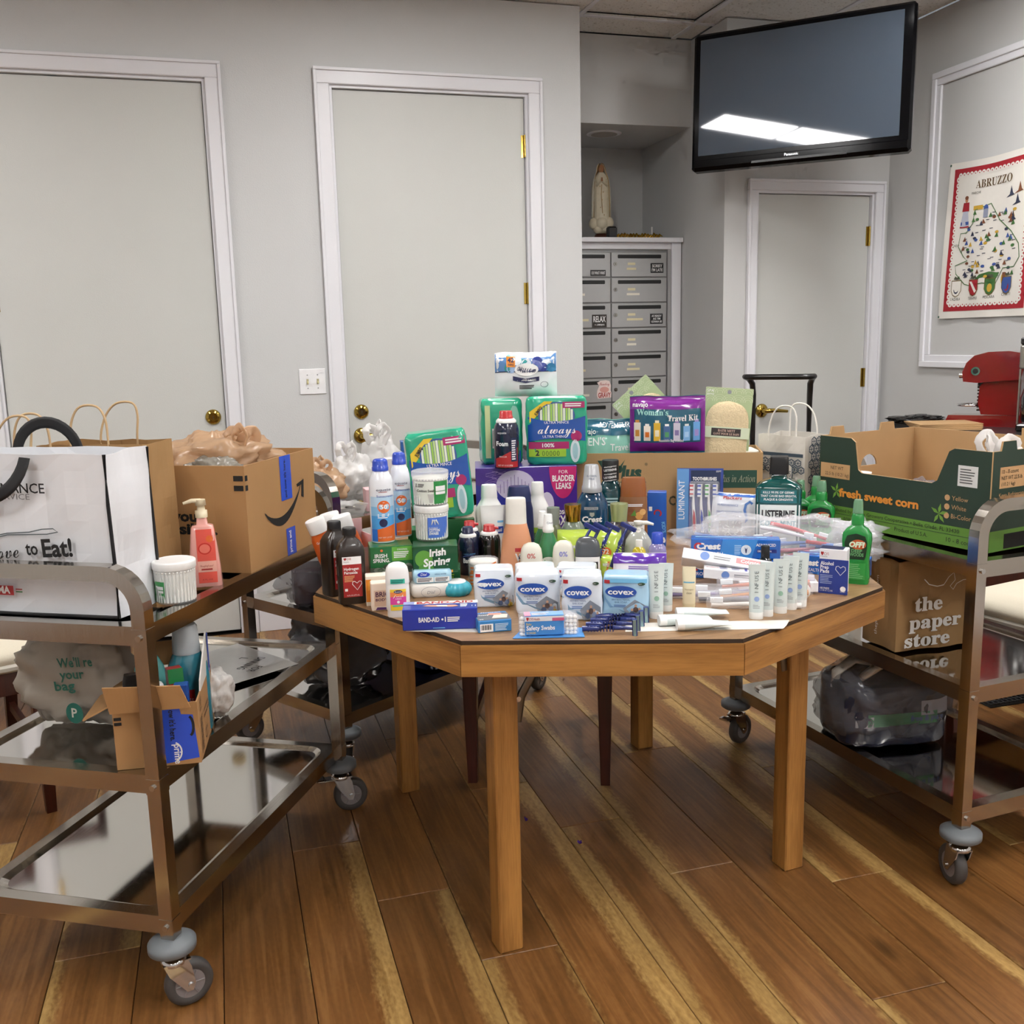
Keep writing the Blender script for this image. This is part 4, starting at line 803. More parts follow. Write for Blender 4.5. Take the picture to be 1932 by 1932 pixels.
m2.build('panel', t); m2 = MB().text(f, 'IRISH', .011, .037, .0085, WHT, .028, al='L', bold=.02).text(f, 'SPRING.', .007, .026, .0085, WHT, .038, al='L', bold=.02).text(f, 'ORIGINAL', .074, .052, .004, WHT, .024, e=.001).disc(f, .027, .053, .003, .003, ORNG, .0008); lines(m2, f, .054, .09, .034, .05, 4, WHT, .001); m2.text(f, 'NET WT 3.2 OZ', .045, .003, .003, WHT, .035, e=.0012); m2.build('lettering', t)
t, f, ft, fl_, frr = carton('soap_box', 'dark green soap box with slanted white lettering and leaf', 'box', ((0.450, 2.162, 0.802), 0.101, 0.074)[0], .102, .062, .07, GB2, 0)
m2 = MB().disc(f, .025, .033, .02, .02, pm('#5d9a3c'), .0005).disc(f, .03, .012, .017, .01, pm('#4d8a34'), .0006).patch(f, .012, .09, 0, .006, pm('#d99a3a'), e=.0007); m2.build('panel', t)
m2 = MB().text(f, 'Irish', .057, .04, .016, WHT, .038, e=.001, bold=.035, sh=.15, rot=.09).text(f, 'Spring', .055, .018, .017, WHT, .062, e=.001, bold=.035, sh=.15, rot=.09); m2.build('lettering', t)
t, f, ft, fl_, frr = carton('soap_box', 'green soap box half hidden behind the cotton swab tubs', 'box', (.455, 2.29, Z1), .08, .075, .06, GB1, -4)
m2 = MB(); lines(m2, f, .045, .07, .03, .06, 5, LIME); m2.build('lettering', t)
SZ = Z1+.0625
# ---- spray sunscreen cans
SPW = pm('#e9edf4', .22, coat=.5)
def spray(loc, h, w, label, rz):
    t = mk('spray_can', label, 'spray can', loc, w, h, rz, 'sunscreen spray cans')
    rows = [(0, .96, .96), (.01, 1, 1), (.68, 1, 1), (.74, .96, .96), (.8, .84, .84), (.845, .66, .66), (.86, .6, .6)]
    pr = sc_prof(rows, w, w, h); MB().lathe([p for p in pr], SPW, 32).build('can_body', t); f = superfront(pr)
    MB().lathe(sc_prof([(.86, .68, .68), (.9, .68, .68), (.905, .64, .64), (.965, .62, .62), (.99, .55, .55), (1, .42, .42)], w, w, h), BLUEP, 28).build('spray_cap', t)
    m2 = MB(); a = w*.46
    for i, (c0, z0, z1) in enumerate((('#b9d7ee', .44, .56), ('#86bfe8', .33, .44), ('#4b9ede', .17, .33))): m2.patch(f, -a, a, h*z0, h*z1, pm(c0, .25, coat=.5), 12, 2, .0006)
    vs = [f(-a+2*a*i/12, h*.02, .0009) for i in range(13)]+[f(-a+2*a*i/12, h*(.15+.07*(i/12)), .0009) for i in range(13)]; m2.add(vs, [(i, i+1, 14+i, 13+i) for i in range(12)], ORNG, True)
    m2.patch(f, -a, -a*.55, h*.02, h*.17, pm('#2f6fc8'), 3, 1, .0012); m2.build('label', t)
    m2 = MB(); m2.text(f, 'equate', w*.06, h*.63, h*.032, NAVY, w*.6, e=.0012).patch(f, -w*.15, w*.2, h*.614, h*.62, LRED, 3, 1, .0012); m2.text(f, 'Sunscreen', w*.1, h*.555, h*.026, pm('#2a5aa8'), w*.68, e=.0012, bold=.01)
    m2.disc(f, w*.04, h*.44, w*.26, w*.26, ORNG, .0011, 24).text(f, '50', w*.04, h*.415, h*.05, WHT, w*.3, e=.0016, bold=.035).text(f, 'SPF', w*.04, h*.485, h*.012, WHT, e=.0016); lines(m2, f, -w*.22, w*.28, h*.3, h*.355, 3, WHT, .0012)
    m2.disc(f, w*.0, h*.245, w*.17, w*.17, NAVY, .0012, 18); m2.text(f, 'NET WT 5.5 OZ', w*.06, h*.06, h*.016, WHT, w*.55, e=.0014); m2.build('lettering', t)
bb = (0.343, 2.229, 0.865), 0.056, 0.192; spray(bb[0], bb[2], bb[1], 'blue-capped white spray sunscreen can, front left of the two', 4); bb = (0.396, 2.280, 0.865), 0.049, 0.199; spray(bb[0], bb[2], bb[1], 'blue-capped white spray sunscreen can, taller looking one behind', 0)
# ---- cotton swab tubs
SWAB = pm('#f4f4f1', .6); STICK = pm('#eef0ec', .5)
def tub(name_loc, w, h, label, kind, rz=0, rot=None):
    loc = name_loc; t = mk('swab_tub', label, 'tub', loc, w, h, rz, 'cotton swab tubs'); R = w/2
    pr = [(0, R*.9, R*.9), (h*.02, R*.93, R*.93), (h*.8, R*.985, R*.985)]
    m2 = MB(); n = 34
    for i in range(n):
        a = 2*pi*i/n; m2.tube([(R*.86*cos(a), R*.86*sin(a), .004), (R*.9*cos(a+.03), R*.9*sin(a+.03), h*.72)], R*.085, STICK, 6).lathe([(h*.72, R*.05, R*.05), (h*.745, R*.1, R*.1), (h*.78, R*.09, R*.09), (h*.8, R*.03, R*.03)], SWAB, 6, cx=R*.9*cos(a+.03), cy=R*.9*sin(a+.03))
    o = m2.build('swabs', t); o['kind'] = 'stuff'; MB().lathe([(.003, R*.77, R*.77), (h*.76, R*.8, R*.8)], SWAB, 24).build('swab_core', t)
    MB().lathe(pr, TUBW, 40, cap=False).build('clear_wall', t)
    MB().lathe([(h*.8, R*1.01, R*1.01), (h*.82, R*1.03, R*1.03), (h*.955, R*1.03, R*1.03), (h*.98, R*1.01, R*1.01), (h*1., R*.9, R*.9), (h*.985, R*.84, R*.84)], TUBW if kind == 'green' else WH, 60, rip=(40, .006)).build('lid', t)
    f = superfront([(0, R*.9, R*.9), (h*.8, R*.99, R*.99)]); m2 = MB(); m3 = MB()
    if kind == 'green':
        m2.patch(f, -R*.9, R*.88, h*.07, h*.72, pm('#e4ebe2', .35), 14, 2, .0012); m2.patch(f, R*.1, R*.88, h*.07, h*.72, pm('#2c8a44', .35), 8, 2, .0016); m2.patch(f, R*.2, R*.75, h*.44, h*.58, WHT, 4, 1, .002).patch(f, R*.2, R*.75, h*.34, h*.42, WHT, 4, 1, .002)
        m3.text(f, 'Cotton Swabs', -R*.3, h*.42, h*.07, TXTD, R*1.0, e=.0018, bold=.02); lines(m3, f, -R*.85, -R*.4, h*.55, h*.66, 3, TXTD, .0018); m3.poly(f, [(-R*.25, h*.36), (R*.1, h*.36), (R*.02, h*.1), (-R*.15, h*.1)], pm('#b9bab6'), .0018)
    elif kind == 'blue':
        m2.patch(f, -R*.32, R*.85, h*.1, h*.68, pm('#4c74cc', .35), 10, 2, .0014); m3.text(f, 'FLEXIBLE', -R*.25, h*.36, h*.045, WHT, R*.5, al='L', e=.002).text(f, 'COTTON', -R*.25, h*.28, h*.075, WHT, R*.62, al='L', e=.002, bold=.03).text(f, 'SWABS', -R*.25, h*.19, h*.075, WHT, R*.55, al='L', e=.002, bold=.03)
        for a in (-.5, .2, .9): m3.tube([f(R*.05+R*.12*a, h*.62, .002), f(R*.05+R*.3*a, h*.48, .002)], [.0022, .0008], WHT, 6)
    elif kind == 'side':
        m2.patch(f, -R*.97, -R*.52, h*.06, h*.55, pm('#2c8a44', .35), 6, 2, .0012); m2.patch(f, -R*.9, -R*.58, h*.36, h*.44, WHT, 3, 1, .0018).patch(f, -R*.9, -R*.58, h*.28, h*.34, WHT, 3, 1, .0018)
        lines(m3, f, -R*.92, -R*.6, h*.12, h*.22, 3, WHT, .0018)
    m2.build('label', t); m3.build('lettering', t)
bb = (0.455, 2.212, 0.865), 0.079, 0.082; tub(bb[0], bb[1], bb[2], 'clear cotton swab tub with blue label, lower of the stacked pair', 'blue', 5); tub((bb[0][0], bb[0][1], bb[0][2]+bb[2]), bb[1]*1.06, bb[2]*.98, 'clear cotton swab tub with green and white label, upper of the stacked pair', 'green', 5)
# ---- soap and deodorant at the near left
t, f, ft, fl_, frr = carton('soap_box', 'orange and white bar soap carton, the rear of two', 'box', (0.304, 2.093, 0.752), 0.051, 0.068, .03, pm('#e9dfcf', .45), 2)
m2 = MB().patch(f, 0, .012, .01, .06, pm('#e08a2c'), e=.0005).poly(f, [(.004, .035), (.04, .05), (.045, .058), (.006, .056)], pm('#e8a23c'), .0006); m2.build('panel', t)
t, f, ft, fl_, frr = carton('soap_box', 'cream bar soap carton with purple lettering beside the deodorant', 'box', (0.321, 2.050, 0.752), 0.076, 0.061, .03, pm('#e8d6c4', .45), 4)
m2 = MB().patch(f, .006, .045, .01, .045, pm('#dcbca4'), e=.0005).poly(f, [(.008, .002), (.05, .002), (.05, .006), (.012, .008)], pm('#5a3470'), .0006); m2.build('panel', t)
m2 = MB().text(f, 'BRIGHT', .009, .031, .0105, pm('#5a3050'), .05, al='L', e=.001, bold=.02).text(f, 'BODY BAR', .009, .0215, .0055, pm('#5a3050'), .046, al='L', e=.001, bold=.02); m2.build('lettering', t)
def deodorant(loc, w, h, label, body, cap, rz=0, capz=.62, n=2.6, d=.6, group='deodorant sticks'):
    t = mk('deodorant_stick', label, 'deodorant', loc, w, h, rz, group); D = w*d
    pr = sc_prof([(0, .86, .9), (.015, .92, .95), (.13, .92, .95), (.15, 1, 1), (.5, .98, 1), (capz, .95, .98)], w, D, h); MB().lathe(pr, body, 36, n).build('stick_body', t)
    k = capz; pc = sc_prof([(k, 1, 1), (k+.02, 1.01, 1.01), (k+(1-k)*.5, .97, .97), (k+(1-k)*.75, .88, .88), (k+(1-k)*.92, .66, .66), (1, .3, .3)], w, D, h); MB().lathe(pc, cap, 36, n).build('cap', t); return t, superfront(pr, n), superfront(pc, n)
t, f, fc = deodorant((0.330, 1.983, 0.752), 0.050, 0.116, 'white deodorant stick with yellow and pink fresh label', WH, WH, 2)
h, w = .1, .046
m2 = MB().patch(f, -.0165, .0165, .016, .0285, YELL, 6, 1, .0008).patch(f, -.0165, .0165, .0285, .045, pm('#d8459a'), 6, 1, .0008).patch(f, -.0165, .0165, .045, .055, pm('#e88a4a'), 6, 1, .0008).patch(f, -.0165, .0165, .055, .0612, YELL, 6, 1, .0008).patch(fc, -.015, .015, .073, .083, pm('#3cb8a0'), 6, 1, .0008); m2.build('label', t)
m2 = MB().disc(f, 0, .056, .009, .0036, NAVY, .001).text(f, 'Suave', 0, .0545, .0034, WHT, .014, e=.0014).text(f, '𝓯𝓻𝓮𝓼𝓱', 0, .0445, .006, WHT, .022, e=.0012).text(f, 'VIBES', 0, .0395, .003, WHT, .013, e=.0012).disc(f, 0, .034, .003, .003, WHT, .0011).patch(f, -.012, .012, .0245, .0275, pm('#3cb8a0'), 4, 1, .0012); lines(m2, fc, -.013, .013, .0745, .0815, 2, pm('#1a6a60'), .0012); m2.build('lettering', t)
DIAL = pm('#a9d4ea', .3, coat=.5)
t = mk('wrapped_soap', 'light blue wrapped bar soap lying on a white one behind the teal lid', 'soap', (0.436, 2.142, 0.782), 0.093, 0.034, 4); MB().lathe(sc_prof([(0, .9, .85), (.15, 1, 1), (.85, 1, 1), (1, .9, .85)], .088, .055, .03), DIAL, 40, 8).build('wrapper', t)
f = superfront([(0, .044, .0275), (.03, .044, .0275)], 8); m2 = MB().patch(f, -.036, .002, .003, .014, WHT, 6, 1, .0008).patch(f, .004, .038, .003, .014, WHT, 6, 1, .0008); lines(m2, f, -.034, 0, .004, .013, 3, TXTD, .001); lines(m2, f, .006, .036, .004, .013, 3, TXTD, .001); m2.disc(f, -.02, .021, .014, .006, BLUEP, .0009); m2.text(f, 'Dial', -.02, .0185, .006, WHT, e=.0014, sh=.2).text(f, 'SPRING WATER', .018, .019, .003, pm('#2a5a90'), .026, e=.001); m2.build('lettering', t)
t = mk('wrapped_soap', 'white paper wrapped bar soap under the light blue one', 'soap', (0.428, 2.132, 0.752), 0.083, 0.032, 6); MB().lathe(sc_prof([(0, .9, .85), (.15, 1, 1), (.85, 1, 1), (1, .92, .88)], .085, .056, .0295), pm('#e2e0da', .5), 40, 8).build('wrapper', t)
f = superfront([(0, .0425, .028), (.03, .0425, .028)], 8); m2 = MB(); m2.ring(f, [(.0+.022*cos(a), .013+.012*sin(a)) for a in [2*pi*i/24 for i in range(24)]], .0008, GRY, .0008); m2.text(f, 'Dial', 0, .009, .007, GRY, .018, e=.0012, sh=.2); m2.build('lettering', t)
t = mk('soap_dish', 'teal scalloped round dish with white top beside the adhesive bandage box', 'container', (0.487, 2.118, 0.752), 0.075, 0.037, 0); R = .034
MB().lathe([(0, R*.86, R*.86), (.006, R, R), (.013, R*1.02, R*1.02), (.022, R*.92, R*.92), (.028, R*.7, R*.7)], TEAL, 72, rip=(14, .035)).build('scalloped_shell', t); MB().lathe([(.0275, R*.66, R*.66), (.031, R*.62, R*.62), (.032, R*.4, R*.4)], WH, 32).build('top_disc', t)
# ---- adhesive bandage boxes
DBL = pm('#20359c', .3, coat=.5)
t, f, ft, fl_, frr = carton('bandage_box', 'long dark blue bandage box with red and white top, at the table edge', 'box', (0.396, 1.873, 0.754), 0.149, 0.043, .058, DBL, -2); w, h, d = .15, .042, .058
m2 = MB().patch(ft, 0, w, d*.66, d, WHT, e=.0005).patch(ft, 0, .022, d*.66, d, pm('#8a96c8'), e=.0008); m2.poly(ft, [(.04, .024), (.05, .03), (.105, .026), (.112, .018), (.1, .012), (.055, .018)], pm('#d99a80'), .0006).poly(ft, [(.066, .027), (.088, .0255), (.09, .0145), (.07, .0165)], pm('#efdcd0'), .0009).patch(f, .02, .13, .002, .003, pm('#16257a'), e=.0004); m2.build('panel', t)
m2 = MB().text(ft, 'BAND-AID', .084, d*.7, d*.24, REDP, .115, e=.0009, bold=.04).text(f, 'BAND-AID', .032, .017, .0095, WHT, .041, al='L', bold=.02).text(f, '•1', .077, .017, .0095, WHT, .009, al='L', bold=.03); lines(m2, f, .089, .115, .016, .027, 3, WHT); lines(m2, ft, .115, .13, .01, .034, 3, WHT); lines(m2, f, .06, .085, .003, .006, 1, SKY); m2.text(ft, '1 1', .142, .012, .01, WHT, .008, bold=.02); m2.build('lettering', t)
t, f, ft, fl_, frr = carton('bandage_box', 'small sky blue and grey bandage box with a barcode', 'box', (0.491, 1.827, 0.752), 0.067, 0.025, .06, pm('#2f7fc0', .35, coat=.3), 10); w, d = .068, .06
m2 = MB().patch(ft, .001, w-.001, .001, d*.8, pm('#63686e'), e=.0005).poly(ft, [(.03, .012), (.06, .01), (.066, .034), (.04, .04)], pm('#e4cfc2'), .0007).poly(ft, [(.024, .036), (.05, .032), (.056, .044), (.03, .048)], pm('#d79a86'), .0008).patch(f, .004, .03, .002, .018, WHT, e=.0005); m2.build('panel', t)
m2 = MB().text(ft, 'Flexicon', .034, d*.84, .007, WHT, .04, e=.0008, sh=.2).text(ft, 'Heavy', .004, .032, .008, WHT, .024, al='L', e=.0009, bold=.02).text(ft, '20', .004, .004, .006, WHT, al='L', e=.0009)
for i in range(12): m2.patch(f, .006+i*.0017, .0066+i*.0017+(i % 3)*.0004, .006, .016, TXTD, e=.0008)
lines(m2, f, .034, .062, .003, .018, 5, pm('#bcd9ee')); m2.build('lettering', t)
# ---- plastic-wrapped antibacterial soap packs
CVX = pm('#dfe7f0', .25, coat=.6); CVXB = pm('#a9cfe8', .25, coat=.6)
def covex(loc, w, h, label, rz=0, kind=0, rx=0):
    t = mk('soap_multipack', label, 'soap pack', loc, w, h, rz, 'antibacterial soap multipacks', rx); d = .06; m2 = MB(); f = softpack(m2, w, h, d, CVXB if kind else CVX, seed=int(w*1e4)+kind, amp=.09, n=7); m2.build('wrapper', t)
    m2 = MB(); m2.poly(f, [(-w*.48, h*.02), (w*.46, h*.02), (w*.1, h*.12), (-w*.3, h*.3), (-w*.48, h*.55)], pm('#8fc0e4', .3, coat=.5), .0006); m2.poly(f, [(w*.02, h*.02), (w*.46, h*.02), (w*.46, h*.3), (w*.2, h*.46), (-w*.05, h*.25)], pm('#8d95a0', .3), .0009)
    if kind: m2.patch(f, -w*.46, w*.46, h*.84, h*.93, pm('#6fb4dc', .3, coat=.5), 6, 1, .0007)
    for x, y_, c_ in ((.14, .12, '#4a5a78'), (.22, .22, '#5a4a48'), (.3, .14, '#7a8aa8'), (.38, .08, '#c9b04a')): m2.disc(f, w*x, h*y_, w*.06, h*.07, pm(c_), .0012, 10); m2.disc(f, w*x, h*(y_+.1), w*.03, h*.035, pm('#c09a80'), .0014, 8)
    m2.disc(f, -w*.1, h*.63, w*.34, h*.14, pm('#2650a4', .3, coat=.3), .0012, 28); m2.patch(f, -w*.46, -w*.34, h*.82, h*.9, REDP, 2, 1, .0012); m2.disc(f, w*.34, h*.82, w*.08, h*.035, pm('#2c4a36'), .0012); m2.build('label', t)
    m2 = MB().text(f, 'covex', -w*.1, h*.575, h*.125, WHT, w*.56, e=.0018, bold=.025).text(f, 'ANTIBACTERIAL', -w*.1, h*.43, h*.04, pm('#3a5a88'), w*.4, e=.0014).text(f, 'BAR SOAP', -w*.1, h*.37, h*.04, pm('#3a5a88'), w*.26, e=.0014); lines(m2, f, -w*.25, w*.02, h*.27, h*.34, 2, pm('#5a7ab0'), .0014); m2.text(f, 'by DALY', w*.3, h*.808, h*.024, WHT, w*.1, e=.0018); m2.build('lettering', t)
covex((0.544, 2.001, 0.752), 0.087, 0.084, 'wrapped soap pack with blue oval standing furthest left, beside the teal dish', 2); covex((0.617, 1.915, 0.752), 0.093, 0.088, 'wrapped soap pack with blue oval directly behind the cotton swab card', -3); covex((0.687, 1.837, 0.752), 0.082, 0.096, 'wrapped soap pack with blue oval second from the right, right of the cotton swab card', -1); covex((0.778, 1.819, 0.752), 0.094, 0.090, 'bluer wrapped soap pack with a wrinkled blue band, furthest right', -4, 1)
covex((0.654, 2.052, 0.752), 0.089, 0.068, 'wrapped soap pack with blue oval in the second row, left one', 4); covex((0.740, 2.013, 0.752), 0.090, 0.069, 'wrapped soap pack with blue oval in the second row, right one', -6)
# ---- cotton swab card with blister
SWB = pm('#4f94d8', .35, coat=.3)
t = mk('swab_blister', 'blue card of cotton safety swabs in a clear blister at the near edge', 'swab pack', (0.581, 1.746, 0.753), 0.114, 0.052, 5); f0 = fr((0, 0, 0), (1, 0, 0), (0, 1, 0)); w, h, d = .115, .042, .03
MB().prism([(-.07, -.022), (.068, -.03), (.07, .03), (-.05, .03)], f0, 0, .0015, SWB).build('backing_card', t)
MB().box(-w*.4, w*.26, -d/2-.004, d/2, .003, h, pm('#3f86cc', .35, coat=.4), .002).build('printed_sleeve', t)
f = fr((-w*.4, -d/2-.004, .003), (1, 0, 0), (0, 0, 1)); ft = fr((-w*.4, -d/2-.004, h), (1, 0, 0), (0, 1, 0)); m2 = MB().patch(f, 0, w*.66, .029, .0385, pm('#d9dce2'), e=.0005).patch(f, w*.46, w*.66, .029, .035, pm('#c25a80'), e=.0007).patch(ft, 0, w*.66, .001, .03, pm('#5ea2e0'), e=.0005).patch(ft, 0, .012, .001, .03, pm('#e08aa8'), e=.0007); m2.build('panel', t)
m2 = MB().text(f, '♥CVS Health', .003, .031, .0052, LRED, .026, al='L', e=.001).text(f, 'Baby', .003, .0215, .0045, YELL, .01, al='L').text(f, 'Safety Swabs', .003, .0115, .0085, WHT, .055, al='L', bold=.02).text(f, '55 SWABS', .003, .004, .004, YELL, .018, al='L'); lines(m2, ft, .014, .05, .004, .022, 5, WHT, .001); m2.build('lettering', t)
m2 = MB(); rg = random.Random(5)
for sx in (-1, 1):
    for i in range(3):
        for j in range(5): x = (-.052 if sx < 0 else .036)+i*.0075; m2.lathe([(.004+j*.0078-.0042, .001, .001), (.004+j*.0078-.002, .0044, .0044), (.004+j*.0078+.002, .0044, .0044), (.004+j*.0078+.0042, .001, .001)], SWAB, 8, cx=x+.001*rg.random(), cy=-.011+.004*rg.random())
o = m2.build('swab_heads', t); o['kind'] = 'stuff'
MB().box(-.0565, .058, -d/2-.0015, d/2+.001, .0015, h+.001, CLEARBAG, .003).build('clear_blister', t)
# ---- blue disposable razors
RZB = pm('#1c2a6c', .3, coat=.2); BLADE = pm('#8fb0b8', .25, .7)
def razor(label, loc, rx, ry, rz, group):
    t = mk('razor', label, 'razor', loc, 0, 0, rz, group, rx, ry)
    MB().tube([(0, 0, .0), (0, .002, .03), (0, .004, .06), (0, .001, .085), (0, -.004, .098)], [.0055, .0062, .005, .0036, .003], RZB, 10).build('handle', t)
    m2 = MB()
    for i in range(9): m2.tube([(-.006, -.002, .012+i*.006), (.006, -.002, .012+i*.006)], .0012, RZB, 6)
    m2.build('grip_ribs', t); h_ = MB().box(-.02, .02, -.012, -.003, .097, .107, RZB, .001).build('head', t); MB().box(-.019, .019, -.0132, -.012, .099, .105, BLADE).build('blade', h_)
for i, (x, y, z) in enumerate(((0.646, 1.730, 0.757), (0.663, 1.754, 0.757), (0.682, 1.778, 0.757), (0.701, 1.799, 0.757))):
    razor('blue disposable razor lying in a row, %s from the table edge' % ('first', 'second', 'third', 'fourth')[i], (x, y, z+.004), 0, 88, -4+i, 'razors lying on the table')
# ---- squeeze bottles and cans in the middle
def bott(name, label, cat, loc, w, h, rows, body, caprows, cap, d=.62, n=2.3, rz=0., group=None, capn=None, seg=32):
    t = mk(name, label, cat, loc, w, h, rz, group); pr = sc_prof(rows, w, w*d, h); MB().lathe(pr, body, seg, n).build('bottle_body', t)
    if caprows: MB().lathe(sc_prof(caprows, w, w*(d if capn is None else 1.) , h), cap, seg, capn or n).build('cap', t)
    return t, superfront(pr, n)
PEACH = pm('#d99a74', .3, coat=.3, sss=.2)
t, f = bott('shampoo_bottle', 'peach coloured shampoo bottle with white flip cap', 'shampoo', (0.652, 2.183, 0.752), 0.081, 0.200, [(0, .9, .9), (.02, 1, 1), (.2, 1, 1), (.5, .86, .9), (.7, .62, .8), (.74, .58, .75)], PEACH, [(.7, .62, .8), (.76, .61, .8), (.9, .6, .78), (.985, .58, .76), (1, .54, .7)], OFFW)
w, h = .075, .185
m2 = MB().patch(f, -.004, .03, .075, .084, REDP, 5, 1, .001).patch(f, -.004, .032, .002, .045, pm('#ecc8bc'), 5, 1, .0008).patch(f, -.004, .012, .012, .016, REDP, 3, 1, .0012).patch(f, .004, .024, .058, .066, NAVY, 4, 1, .0012); m2.build('label', t); m2 = MB().text(f, 'VO5', .014, .053, .017, WHT, .036, e=.001, bold=.05).text(f, 'VO5', .014, .0595, .0055, WHT, .017, e=.0018, bold=.03); lines(m2, f, 0, .026, .02, .04, 4, TXTD, .0012); m2.build('lettering', t)
t, f = bott('shampoo_bottle', 'dark navy shampoo bottle behind the peach one', 'shampoo', (0.725, 2.396, 0.752), 0.074, 0.194, [(0, .95, .95), (.02, 1, 1), (.5, 1, 1), (.7, .96, .96), (.8, .84, .9)], NAVY, [(.8, .86, .92), (.9, .82, .9), (.98, .74, .84), (1, .7, .8)], pm('#26305c', .3))
m2 = MB().patch(f, .006, .024, .05, .085, pm('#8a6a4a'), 3, 1, .001); m2.build('label', t)
WB = [(0, .94, .94), (.015, 1, 1), (.6, 1, 1), (.68, .95, .95), (.76, .7, .7), (.8, .58, .58), (.83, .56, .56)]; WC = [(.83, .58, .58), (.86, .57, .57), (.98, .54, .54), (1, .5, .5)]
t, f = bott('lotion_bottle', 'plain white bottle with white cap, left one before the purple carton', 'bottle', (0.663, 2.463, 0.752), 0.075, 0.193, WB, WH, WC, WH, .8, 2.4)
t, f = bott('lotion_bottle', 'plain white bottle with white cap, right one before the purple carton', 'bottle', (0.785, 2.426, 0.752), 0.059, 0.197, WB, WH, WC, WH, .85, 2.3); m2 = MB().patch(f, -.02, .02, .03, .075, pm('#4f7a3a'), 6, 1, .001).patch(f, -.02, .02, .066, .08, LIME, 6, 1, .0012); m2.build('label', t); m2 = MB().text(f, 'Suave', .0, .05, .008, WHT, .03, e=.0015); m2.build('lettering', t)
t, f = bott('lotion_bottle', 'cream coloured round-shouldered bottle with black cap', 'bottle', (0.584, 2.454, 0.752), 0.069, 0.188, [(0, .95, .95), (.015, 1, 1), (.62, 1, 1), (.72, .97, .97), (.79, .8, .8), (.835, .5, .5), (.86, .34, .34)], pm('#ded7c6', .35, coat=.3), [(.86, .4, .4), (.99, .4, .4), (1, .37, .37)], BLACKP, .75, 2.2)
m2 = MB().text(f, '𝗅𝗂𝗏𝗂𝗇𝗀', .012, .098, .006, TXTD, .015, e=.001).text(f, '𝐠𝐫𝐚𝐜𝐞', .004, .087, .011, TXTD, .04, e=.001); lines(m2, f, -.01, .02, .05, .078, 5, GRY, .001); m2.build('lettering', t)
# tapered tubes standing on their caps
def tube_up(name, label, cat, loc, w, h, body, cap, rz=0, group=None, d=.62, crimp=1.12, capf=.1, rx=0, ry=0):
    t = mk(name, label, cat, loc, w, h, rz, group, rx, ry); D = w*d; pr = [(capf*h, w*.5, D*.5), (h*.3, w*.5, D*.48), (h*.6, w*.51, D*.36), (h*.85, w*.52*(.5+.5*crimp), D*.16), (h*.965, w*.5*crimp, .0012), (h, w*.5*crimp, .0011)]
    MB().lathe(pr, body, 30, 2.2).build('tube_body', t); MB().lathe([(0, w*.47, D*.47), (.002, w*.49, D*.49), (capf*h, w*.49, D*.49)], cap, 30, 2.2).build('cap', t)
    return t, superfront(pr, 2.2)
t, f = tube_up('lotion_tube', 'white lotion tube with blue label patch', 'lotion', (0.665, 2.435, 0.752), 0.062, 0.142, WH, WH, 3, d=.7)
m2 = MB().patch(f, -.016, .025, .07, .088, pm('#2444a0'), 5, 1, .0012).patch(f, .01, .026, .098, .103, SKY, 3, 1, .0012); m2.build('label', t); m2 = MB().text(f, 'Dermasil', .004, .075, .008, WHT, .034, e=.0018, bold=.02); m2.build('lettering', t)
def foamcan(label, loc, w, h, body, capc, rz=0, kind=0):
    t = mk('shaving_foam', label, 'shaving foam', loc, w, h, rz, 'shaving foam cans'); pr = sc_prof([(0, .96, .96), (.01, 1, 1), (.66, 1, 1), (.74, .94, .94), (.8, .78, .78)], w, w, h); MB().lathe(pr, body, 32).build('can_body', t); f = superfront(pr)
    MB().lathe(sc_prof([(.795, .8, .8), (.83, .8, .8), (.865, .66, .66)], w, w, h), WH, 32).build('shoulder', t); MB().lathe(sc_prof([(.865, .56, .56), (.9, .56, .56), (.905, .52, .52), (.99, .5, .5), (1, .45, .45)], w, w, h), capc, 28).build('cap', t)
    if kind == 1: MB().tube([(w*.2, 0, h*.93), (w*.42, -w*.05, h*.925)], [.005, .003], capc, 8).build('nozzle', t)
    return t, f
BRBL = pm('#171d3a', .25, coat=.5)
t, f = foamcan('dark navy shaving cream can with navy cap', (0.562, 2.299, 0.752), 0.052, 0.117, BRBL, pm('#20264a', .3), 3); m2 = MB().text(f, 'Barbasol', .004, .032, .011, WHT, .036, e=.001, bold=.03).text(f, 'MOISTURIZING', .002, .052, .003, SKY, .028, e=.001); m2.ring(f, [(.014*cos(a), .046+.004*sin(a)) for a in [pi*i/10 for i in range(11)]], .002, pm('#4a5a9a'), .001, False); m2.build('lettering', t)
t, f = foamcan('navy shaving cream can with red cap, behind the navy-capped one', (0.583, 2.364, 0.752), 0.053, 0.119, BRBL, REDP, 0, 1)
t, f = foamcan('black shaving gel can with red cap and white shoulder', (0.617, 2.301, 0.752), 0.055, 0.118, pm('#15100f', .15, coat=.8), REDP, 0, 1); m2 = MB().text(f, 'JJH', .0, .03, .008, GRY, .026, e=.001, bold=.08); m2.build('lettering', t)
